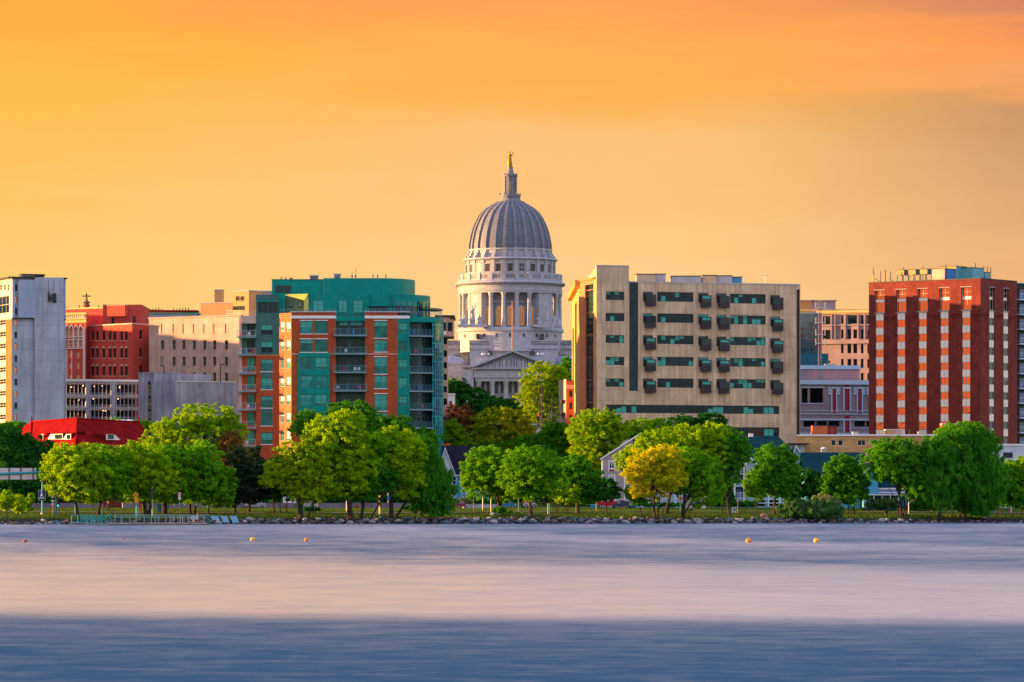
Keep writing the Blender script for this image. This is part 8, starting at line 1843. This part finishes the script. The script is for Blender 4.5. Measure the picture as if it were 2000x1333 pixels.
# street lamps near the blue house and others
for px, pt_, pb2, c, lb, hd in ((943, 887, 997, GALV, 'tall street lamp with twin flat heads in front of the dark shingle roof', 1), (925, 968, 998, WOOD, 'thin brown post with a yellow plate under the blue house', 2), (959, 975, 1000, GALV, 'short pale post left of the mulch bed tree', 0), (1013, 972, 1000, TEALP, 'teal post left of the orange truck', 0), (1329, 962, 1000, TEALP, 'slim pale blue post with an orange diamond sign by the golden tree', 3), (1441, 973, 1003, WOOD, 'post with a small white speed limit sign in front of the hotel', 4), (1775, 965, 1004, WHITEB, 'leaning pale post beside the fan of trunks', 0), (1820, 960, 1001, YEL, 'yellow post behind the leaves near the blue boat', 0), (1939, 978, 1004, TEALP, 'light blue post right of the big willow', 0), (1940.5 + 34, 976, 1002, WHITEB, 'white post among the thin trees at the right edge', 0), (1698 + 169.5, 985, 1001, GALV, 'short grey post between the willow trunks', 0), (705 - 28, 975, 999, GALV, 'slim grey post left of the leaning grey trunk', 0), (147, 975, 1003, TEALP, 'teal post just left of the first big tree trunk', 0), (198, 970, 1003, TEALP, 'blue post behind the second big tree', 5), (1157 + 8, 950, 999, WOOD, 'thin brown post behind the red car', 0), (621, 983, 1001, WOOD, 'short brown marker post behind the leaning stem', 0), (1125, 972, 1002, WOOD, 'wooden post with a round red sign beside the thicket', 6)):
    y = base_y(px, pb2); o = at(px, y, 'street_lamp' if hd == 1 else 'sign_post' if hd > 1 else 'post', lb, 'street lamp' if hd == 1 else 'post'); post(o, px, y, None, pt_, .10 if hd in (1, 0) else .06, c); x = X_(px, y); z = Z_(pt_, y)
    if hd == 1:
        for s_ in (-1, 1): mb = MB(); mb.box(x + (.1 if s_ > 0 else -.75), x + (.75 if s_ > 0 else -.1), y - .2, y + .2, z - .02, z + .16, WHITE); mb.build('lamp_head', o)
    elif hd == 2: mb = MB(); mb.box(x - .28, x + .08, y - .1, y - .06, z - .35, z + .1, YEL); mb.build('plate', o)
    elif hd == 3:
        x2 = X_(1311 + 0, y) if False else x; z2 = Z_(974, y); R_ = .42; mb = MB(); mb.hexa([(x, y - .1, z2 - R_), (x + R_, y - .1, z2), (x + R_, y - .08, z2), (x, y - .08, z2 - R_)], [(x - R_, y - .1, z2), (x, y - .1, z2 + R_), (x, y - .08, z2 + R_), (x - R_, y - .08, z2)], OS2); mb.build('plate', o)
    elif hd == 4:
        mb = MB(); mb.box(x - .22, x + .22, y - .1, y - .07, Z_(981, y), Z_(973, y), WHITE); p_ = mb.build('plate', o); mb = MB(); glyph(mb, '2', x - .13, y - .12, Z_(980, y), .1, .26, DARK, .03); glyph(mb, '5', x + .03, y - .12, Z_(980, y), .1, .26, DARK, .03); mb.build('lettering', p_)
    elif hd == 5: mb = MB(); mb.ball((x, y - .1, Z_(987, y)), .34, WHITEB, 12, 8, (1, .15, 1)); mb.build('disc', o)
    elif hd == 6: mb = MB(); mb.ball((x - .1, y - .1, Z_(979.5, y)), .25, RED, 12, 8, (1, .15, 1)); mb.build('plate', o)
    elif hd == 0: mb = MB(); mb.cyl(x, y, z + .002, z + .08, .12, c, .02, 8); mb.build('cap', o)
y = base_y(1436, 1003); o = at(1434, y, 'notice_board', 'light blue notice board with a violet square on the verge in front of the hotel', 'notice board'); mb = MB(); mb.box(X_(1430, y), X_(1438, y), y, y + .06, Z_(1001.5, y), Z_(991.5, y), WHITEB); mb.build('board', o); mb = MB(); mb.box(X_(1433, y), X_(1436.5, y), y - .03, y - .002, Z_(998, y), Z_(993.5, y), M('violet', (.12, .08, .55), .5)); mb.build('plate', o)
for px in (1431, 1437): x = X_(px, y); mb = MB(); mb.cyl(x, y + .1, gz(x, y), Z_(991, y), .04, GALV, n=6); mb.build('leg', o)
y = base_y(873, 999); o = at(875, y, 'blue_bin', 'small light blue bin beside the drooping willow', 'bin'); x = X_(875.5, y); mb = MB(); mb.cyl(x, y, gz(x, y), Z_(986, y), .24, TEALP, .26, 12); mb.build('barrel', o); mb = MB(); mb.cyl(x, y, Z_(986, y) + .002, Z_(984.5, y), .28, WHITEB, .1, 12); mb.build('lid', o)
y = base_y(1072, 1006); o = at(1072, y, 'marker_post', 'twin white marker post on the grass right of the straight trunk', 'post'); x = X_(1071.5, y)
for s_ in (-.12, .12): mb = MB(); mb.cyl(x + s_, y, gz(x, y), Z_(984, y), .05, WHITE, n=6); mb.build('pole', o)
# street lights on the capitol street
for k, (px, pt_) in enumerate(((1054, 755), (1059, 750), (1073, 790), (1078, 778), (1082, 775))):
    d = 1010 + 12 * k; x = X_(px, d); o = thing('street_lamp', (x, d, gz(x, d)), 'black street lamp on the capitol street, %s from the left' % ('first', 'second', 'third', 'fourth', 'fifth')[k], 'street lamp', 'street lamps up the capitol street'); mb = MB(); mb.cyl(x, d, gz(x, d), Z_(pt_, d), .12, DARK, n=8); mb.build('pole', o); mb = MB(); mb.tube([(x, d, Z_(pt_, d)), (x - .4, d, Z_(pt_ - 3, d)), (x - 1.1, d, Z_(pt_ - 3, d))], .07, DARK, 6); mb.box(x - 1.5, x - .9, d - .15, d + .15, Z_(pt_ - 2, d), Z_(pt_ - 3.2, d), DARK); mb.build('lamp_head', o)
d = 985; x = X_(1051, d); o = thing('traffic_signal', (x, d, gz(x, d)), 'traffic signal with a red light up the capitol street', 'traffic signal', 'traffic signals by the road'); mb = MB(); mb.cyl(x, d, gz(x, d), Z_(812, d), .1, DARK, n=8); mb.build('pole', o); mb = MB(); mb.box(x - .35, x + .25, d - .4, d - .1, Z_(822, d), Z_(810, d), DARK); b_ = mb.build('signal_head', o); mb = MB(); mb.ball((x - .05, d - .42, Z_(812, d)), .2, M('lamp_red_on2', (.8, .03, .02), .3, emit=(1, .05, .02, .6)), 10, 6); mb.build('lens', b_)
# low walls and fences along the road
BAR = M('barrier_concrete', (.22, .17, .24), .9, .15, .4, .1)
def barrier(x0, x1, p1, m, label, name='barrier_wall', t_=57, cap=None):
    d0 = shore(X_(x0, 740)) + t_; d1 = shore(X_(x1, 740)) + t_; F = Fac(x0, d0, x1, d1); z0 = gz(F.a.x, F.a.y) - .3; o = thing(name, (F.a.x, F.a.y, z0), label, 'wall'); mb = MB(); mb.fbox(F, 0, F.len, z0, F.z((x0 + x1) / 2, p1), -.3, 0, m); mb.build('panel', o); mb = MB(); zt = F.z((x0 + x1) / 2, p1)
    mb.fbox(F, 0, F.len, zt + .002, zt + .1, -.34, .04, cap or m); mb.build('coping', o); mb = MB(); n_ = int(F.len / 3)
    for i in range(n_): s_ = F.len * (i + .5) / n_; mb.fbox(F, s_, s_ + .25, z0, zt, .003, .08, m)
    mb.build('pier', o)
barrier(-20, 200, 984, BAR, 'low mauve concrete barrier along the road, left stretch'); barrier(200, 240, 976, BRICKD, 'stepped red brick retaining wall behind the cyclist', 'brick_wall', 60); barrier(240, 560, 983.5, BAR, 'low mauve concrete barrier along the road behind the dock'); barrier(560, 860, 984, BAR, 'low mauve concrete barrier behind the central trees', t_=56)
barrier(905, 975, 986, CONC, 'low grey stone wall below the blue house', 'stone_wall'); barrier(1640, 1700, 987, TAN, 'low sandy wall behind the dark park bench', 'stone_wall'); barrier(1780, 2010, 983, CONC, 'long low grey wall behind the right-hand trees', 'stone_wall')
# ---------------------------------------------------------------- vehicles
TYR = M('tyre', (.02, .02, .02), .9); HUB = M('hub', (.4, .4, .42), .4, metal=.6); GC = GL('car_glass', (.02, .03, .04), .2)
def car(name, label, px, y, w_px, hgt, col, kind='car', z=None, cat='car', face=1):
    x = X_(px, y); z = gz(x, y) if z is None else z; Lh = w_px / FP * y / 2; o = thing(name, (x, y, z), label, cat, 'vehicles on the shore road'); m = bpy.data.materials.get('paint_' + col) or M('paint_' + col, COLS[col], .25, .03, 1, spec=.6)
    W = .88; s = hgt / 1.45
    if kind == 'car': pr = [(-1, .28), (-1, .62), (-.93, .80), (-.62, .88), (-.42, 1.36), (-.30, 1.45), (.22, 1.45), (.34, 1.38), (.58, .95), (.92, .82), (1, .62), (1, .28)]; gl_ = [(-.55, .92), (-.39, 1.33), (-.27, 1.39), (.20, 1.39), (.31, 1.33), (.50, .94)]
    elif kind == 'pickup': pr = [(-1, .35), (-1, .95), (-.15, .95), (-.12, 1.40), (-.04, 1.48), (.30, 1.48), (.38, 1.40), (.52, 1.0), (.95, .92), (1, .7), (1, .35)]; gl_ = [(-.08, 1.0), (-.07, 1.36), (0, 1.42), (.28, 1.42), (.34, 1.36), (.46, 1.0)]
    else: pr = [(-1, .3), (-1, 1.35), (-.94, 1.48), (.62, 1.48), (.72, 1.38), (.9, .9), (1, .8), (1, .3)]; gl_ = [(.30, .95), (.30, 1.36), (.60, 1.36), (.66, 1.3), (.80, .95)]
    pr = [(a * Lh * face, b * s) for a, b in pr]; gl_ = [(a * Lh * face, b * s) for a, b in gl_]; mb = MB(); n_ = len(pr)
    for i in range(n_):
        (a, b), (c, e_) = pr[i], pr[(i + 1) % n_]; mb.poly([(x + a, y - W, z + b), (x + a, y + W, z + b), (x + c, y + W, z + e_), (x + c, y - W, z + e_)], m)
    mb.poly([(x + a, y - W, z + b) for a, b in pr], m); mb.poly([(x + a, y + W, z + b) for a, b in reversed(pr)], m); b_ = mb.build('body', o)
    mb = MB(); mb.poly([(x + a, y - W - .01, z + b) for a, b in gl_], GC); xm = (gl_[0][0] + gl_[-1][0]) / 2; mb.build('side_window', o); 
    mb = MB(); mb.box(x + xm - .03, x + xm + .03, y - W - .02, y - W - .012, z + .35 * s, z + 1.38 * s, DARK); mb.build('door_seam', b_)
    for a in (-.62, .62):
        mb = MB(); r = .31 * s; cx_ = x + a * Lh; mb.tube([(cx_, y - W - .03, z + r), (cx_, y - W + .2, z + r)], r, TYR, 16); w1 = mb.build('wheel', o); mb = MB(); mb.tube([(cx_, y - W - .045, z + r), (cx_, y - W - .031, z + r)], r * .6, HUB, 12); mb.build('rim', w1)
    for a, nm, mm in ((.985, 'headlight', WHITE), (-.985, 'tail_light', RED)): mb = MB(); q = sorted((x + a * Lh * face - .12, x + a * Lh * face + .12)); mb.box(q[0], q[1], y - W - .02, y - W + .25, z + .58 * s, z + .72 * s, mm); mb.build(nm, o)
    return o
COLS = {'red': (.55, .01, .03), 'blue': (.02, .22, .50), 'navy': (.02, .05, .12), 'silver': (.40, .42, .50), 'white': (.65, .68, .75), 'maroon': (.30, .03, .08), 'teal': (.03, .25, .32), 'orange': (.70, .16, .02)}
rd = lambda px: shore(X_(px, 750)) + 54
car('pickup_truck', 'bright red pickup truck parked in front of the tan hotel gable', 1186, rd(1186), 44, 1.75, 'red', 'pickup'); car('parked_car', 'dark blue car just right of the red pickup', 1214, rd(1214) - 3, 34, 1.4, 'navy'); car('parked_car', 'blue and white car behind the trunk of the mulch bed tree', 991, rd(991), 32, 1.35, 'blue'); car('parked_car', 'pale car in front of the orange digger truck', 1035, rd(1035) - 2, 26, 1.55, 'silver', face=-1)
car('parked_car', 'maroon car at the foot of the pale silver shrub', 902, rd(902), 20, 1.3, 'maroon'); car('van', 'pale blue van between the dark trunks, left of the central clump', 566, rd(566) + 4, 26, 1.9, 'white', 'van', cat='van'); car('parked_car', 'silver car behind the orange-topped tree trunk', 600, rd(600) + 1, 34, 1.35, 'silver'); car('parked_car', 'silver car on the road behind the dark pine-like trees', 500, rd(500) + 1.5, 40, 1.35, 'silver', face=-1); car('parked_car', 'maroon car on the road behind the blue ramp panels', 440, rd(440) + 1.5, 36, 1.3, 'maroon', face=-1)
car('parked_car', 'bright light blue car under the trees right of the fan of trunks', 1838, rd(1838) - 10, 34, 1.25, 'blue'); car('parked_car', 'small white car on the slope of the capitol street', 1053, 985, 14, 1.4, 'white', z=Z_(848.5, 985))
y = rd(1160); o = at(1160, y, 'utility_cabinet', 'turquoise utility cabinet left of the red pickup', 'cabinet'); mb = MB(); z = gz(X_(1160, y), y); mb.box(X_(1152, y), X_(1167, y), y - 2, y - 1, z, Z_(986.5, y), TEALP); mb.build('body', o); mb = MB(); mb.box(X_(1153, y), X_(1159, y), y - 2.03, y - 2.002, z + .1, Z_(988, y), BLUEP); mb.build('door', o); mb = MB(); mb.box(X_(1151.5, y), X_(1167.5, y), y - 2.05, y - .95, Z_(986.5, y) + .002, Z_(985.5, y), WHITEB); mb.build('lid', o)
y = rd(1230) - 2; o = at(1232, y, 'skip_container', 'dark teal container behind the bare-forked tree', 'container'); mb = MB(); z = gz(X_(1232, y), y); a, b = X_(1222, y), X_(1242, y); mb.hexa([(a + .3, y - 1, z + .1), (b - .3, y - 1, z + .1), (b - .3, y + .6, z + .1), (a + .3, y + .6, z + .1)], [(a, y - 1, Z_(988, y)), (b, y - 1, Z_(988, y)), (b, y + .6, Z_(988, y)), (a, y + .6, Z_(988, y))], M('paint_darkteal', (.02, .08, .12), .5)); mb.build('tub', o); mb = MB(); mb.box(a - .05, b + .05, y - 1.06, y - 1.001, Z_(988, y) - .1, Z_(988, y), TEALP); mb.build('rim', o)
# orange digger truck: body, cab, glass, wheels
y = rd(1028) + 5; x = X_(1027, y); z = gz(x, y); o = thing('truck', (x, y, z), 'orange truck with a dark cab window behind the pale car', 'truck'); OR = M('paint_orange', COLS['orange'], .35); u = lambda p: X_(p, y)
mb = MB(); mb.box(u(1020), u(1036), y - 1, y + 1.5, Z_(984, y), Z_(978.5, y), OR); mb.build('body', o); mb = MB(); mb.hexa([(u(1020.5), y - 1, Z_(978.5, y) + .002), (u(1033), y - 1, Z_(978.5, y) + .002), (u(1033), y + 1, Z_(978.5, y) + .002), (u(1020.5), y + 1, Z_(978.5, y) + .002)], [(u(1022), y - .8, Z_(972, y)), (u(1032), y - .8, Z_(972, y)), (u(1032), y + .9, Z_(972, y)), (u(1022), y + .9, Z_(972, y))], DARK); cb = mb.build('cab', o); mb = MB(); mb.box(u(1024), u(1030), y - 1.02, y - .95, Z_(977, y), Z_(973.5, y), G_TEAL); mb.build('windscreen', cb)
for px in (1023, 1033): mb = MB(); mb.tube([(u(px), y - 1.15, z + .5), (u(px), y - .8, z + .5)], .5, TYR, 16); mb.build('wheel', o)
mb = MB(); mb.box(u(1021), u(1035), y - .9, y + 1.2, z + .55, Z_(984, y) - .002, DARK); mb.build('chassis', o)
# park bench and bins
y = base_y(1692, 1003); x = X_(1692, y); z = gz(x, y); o = thing('park_bench', (x, y, z), 'dark park bench on the grass left of the dark shrub', 'bench'); mb = MB(); mb.box(x - .75, x + .75, y, y + .45, z + .42, z + .48, DARK); mb.build('seat', o); mb = MB(); mb.box(x - .75, x + .75, y + .45, y + .5, z + .55, z + .9, DARK); mb.build('backrest', o)
for s_ in (-.7, .62): mb = MB(); mb.box(x + s_, x + s_ + .08, y + .02, y + .48, z, z + .418, DARK); mb.build('leg', o)
y = base_y(1730.5, 1006); x = X_(1730.5, y); z = gz(x, y); o = thing('litter_bin', (x, y, z), 'black litter bin on the grass in front of the dark shrub', 'bin'); mb = MB(); mb.cyl(x, y, z, z + .75, .27, DARK, .3, 14); mb.build('barrel', o); mb = MB(); mb.cyl(x, y, z + .752, z + .9, .31, CHAR, .12, 14); mb.build('lid', o)
# ---------------------------------------------------------------- cyclist on the path
def skin(name, verts, edges, rad, m, parent, sub=2):
    org = ORG[parent.name]; me = bpy.data.meshes.new(name); me.from_pydata([tuple(Vector(v) - org) for v in verts], edges, []); me.materials.append(m); o = bpy.data.objects.new(name, me); link(o); o.parent = parent
    md = o.modifiers.new('skin', 'SKIN'); sk = me.skin_vertices[0].data if me.skin_vertices else None
    if sk is None: bpy.context.view_layer.objects.active = o
    for i, r in enumerate(rad): me.skin_vertices[0].data[i].radius = (r, r)
    me.skin_vertices[0].data[0].use_root = True; s_ = o.modifiers.new('sub', 'SUBSURF'); s_.levels = 1; s_.render_levels = sub; ORG[o.name] = org; return o
y = base_y(213, 1005); x = X_(213, y); z = gz(x, y) + .12
bk_ = thing('bicycle', (x, y, z), 'dark bicycle ridden along the shore path behind the gangway', 'bicycle')
for dx in (-.52, .52): mb = MB(); mb.tube([(x + dx + .33 * math.cos(a), y, z + .34 + .33 * math.sin(a)) for a in np.linspace(0, 2 * math.pi, 21)], .022, TYR, 6, False); w1 = mb.build('wheel', bk_); mb = MB(); [mb.tube([(x + dx, y, z + .34), (x + dx + .32 * math.cos(a), y, z + .34 + .32 * math.sin(a))], .005, GALV, 3) for a in np.linspace(0, 5.8, 12)]; mb.build('spoke', w1)
mb = MB(); hb_, st_, bb_, rr2 = (x - .36, y, z + .95), (x + .18, y, z + .88), (x + .02, y, z + .32), (x + .52, y, z + .34)
for a, b in ((hb_, bb_), (hb_, st_), (st_, bb_), (bb_, rr2), (st_, rr2), (hb_, (x - .52, y, z + .34)), (hb_, (x - .40, y, z + 1.05)), (st_, (x + .2, y, z + .97))): mb.tube([a, b], .022, TEALD, 6)
mb.build('frame', bk_); mb = MB(); mb.tube([(x - .4, y - .24, z + 1.05), (x - .4, y + .24, z + 1.05)], .018, DARK, 6); mb.build('handlebar', bk_); mb = MB(); mb.box(x + .08, x + .32, y - .07, y + .07, z + .97, z + 1.02, DARK); mb.build('saddle', bk_); mb = MB(); mb.tube([(x + .02, y - .15, z + .2), (x + .02, y - .08, z + .32), (x + .02, y + .08, z + .32), (x + .02, y + .15, z + .44)], .015, GALV, 5); mb.build('pedal', bk_)
pp_ = thing('person', (x, y, z), 'person in dark clothes with a white helmet cycling behind the gangway', 'person'); SKN = M('skin_tone', (.50, .28, .20), .6); CL = M('dark_clothes', (.03, .03, .05), .9); ORG[pp_.name] = Vector((x, y, z))
V = [(x + .16, y, z + 1.02), (x + .08, y, z + 1.22), (x - .03, y, z + 1.45), (x - .10, y, z + 1.56), (x - .13, y, z + 1.66), (x - .15, y, z + 1.76),
     (x + .14, y - .09, z + 1.0), (x - .16, y - .10, z + .82), (x + .0, y - .13, z + .30), (x - .12, y - .13, z + .24),
     (x + .14, y + .09, z + 1.0), (x - .20, y + .10, z + .98), (x - .02, y + .13, z + .56), (x - .14, y + .13, z + .50),
     (x - .05, y - .17, z + 1.46), (x - .15, y - .22, z + 1.22), (x - .36, y - .20, z + 1.10), (x - .05, y + .17, z + 1.46), (x - .15, y + .22, z + 1.22), (x - .36, y + .20, z + 1.10)]
ED = [(0, 1), (1, 2), (2, 3), (3, 4), (4, 5), (0, 6), (6, 7), (7, 8), (8, 9), (0, 10), (10, 11), (11, 12), (12, 13), (2, 14), (14, 15), (15, 16), (2, 17), (17, 18), (18, 19)]
RAD = [.15, .145, .16, .06, .085, .10, .10, .07, .045, .04, .10, .07, .045, .04, .06, .045, .03, .06, .045, .03]
skin('body', V, ED, RAD, SKN, pp_)
skin('clothing', V[:4] + V[6:9] + V[10:13] + [V[14], V[15], V[17], V[18]], [(0, 1), (1, 2), (2, 3), (0, 4), (4, 5), (5, 6), (0, 7), (7, 8), (8, 9), (2, 10), (10, 11), (2, 12), (12, 13)], [.165, .16, .175, .075, .115, .085, .06, .115, .085, .06, .075, .06, .075, .06], CL, pp_)
mb = MB(); mb.ball((x - .14, y, z + 1.80), .14, WHITE, 14, 8, (1.15, .9, .7)); mb.build('helmet', pp_, smooth=True)
for s_ in (-1, 1):                                # hands closed on the bar
    mb = MB(); hx, hy, hz = x - .38, y + .2 * s_, z + 1.08; mb.ball((hx + .02, hy, hz), .045, SKN, 8, 6, (1, .9, .6))
    for k in range(4): mb.tube([(hx, hy - .03 + .02 * k, hz + .02), (hx - .05, hy - .03 + .02 * k, hz + .01), (hx - .05, hy - .03 + .02 * k, hz - .035)], .009, SKN, 5)
    mb.tube([(hx + .02, hy - .04 * s_, hz), (hx - .01, hy - .045 * s_, hz - .04)], .010, SKN, 5); mb.build('hand', pp_)
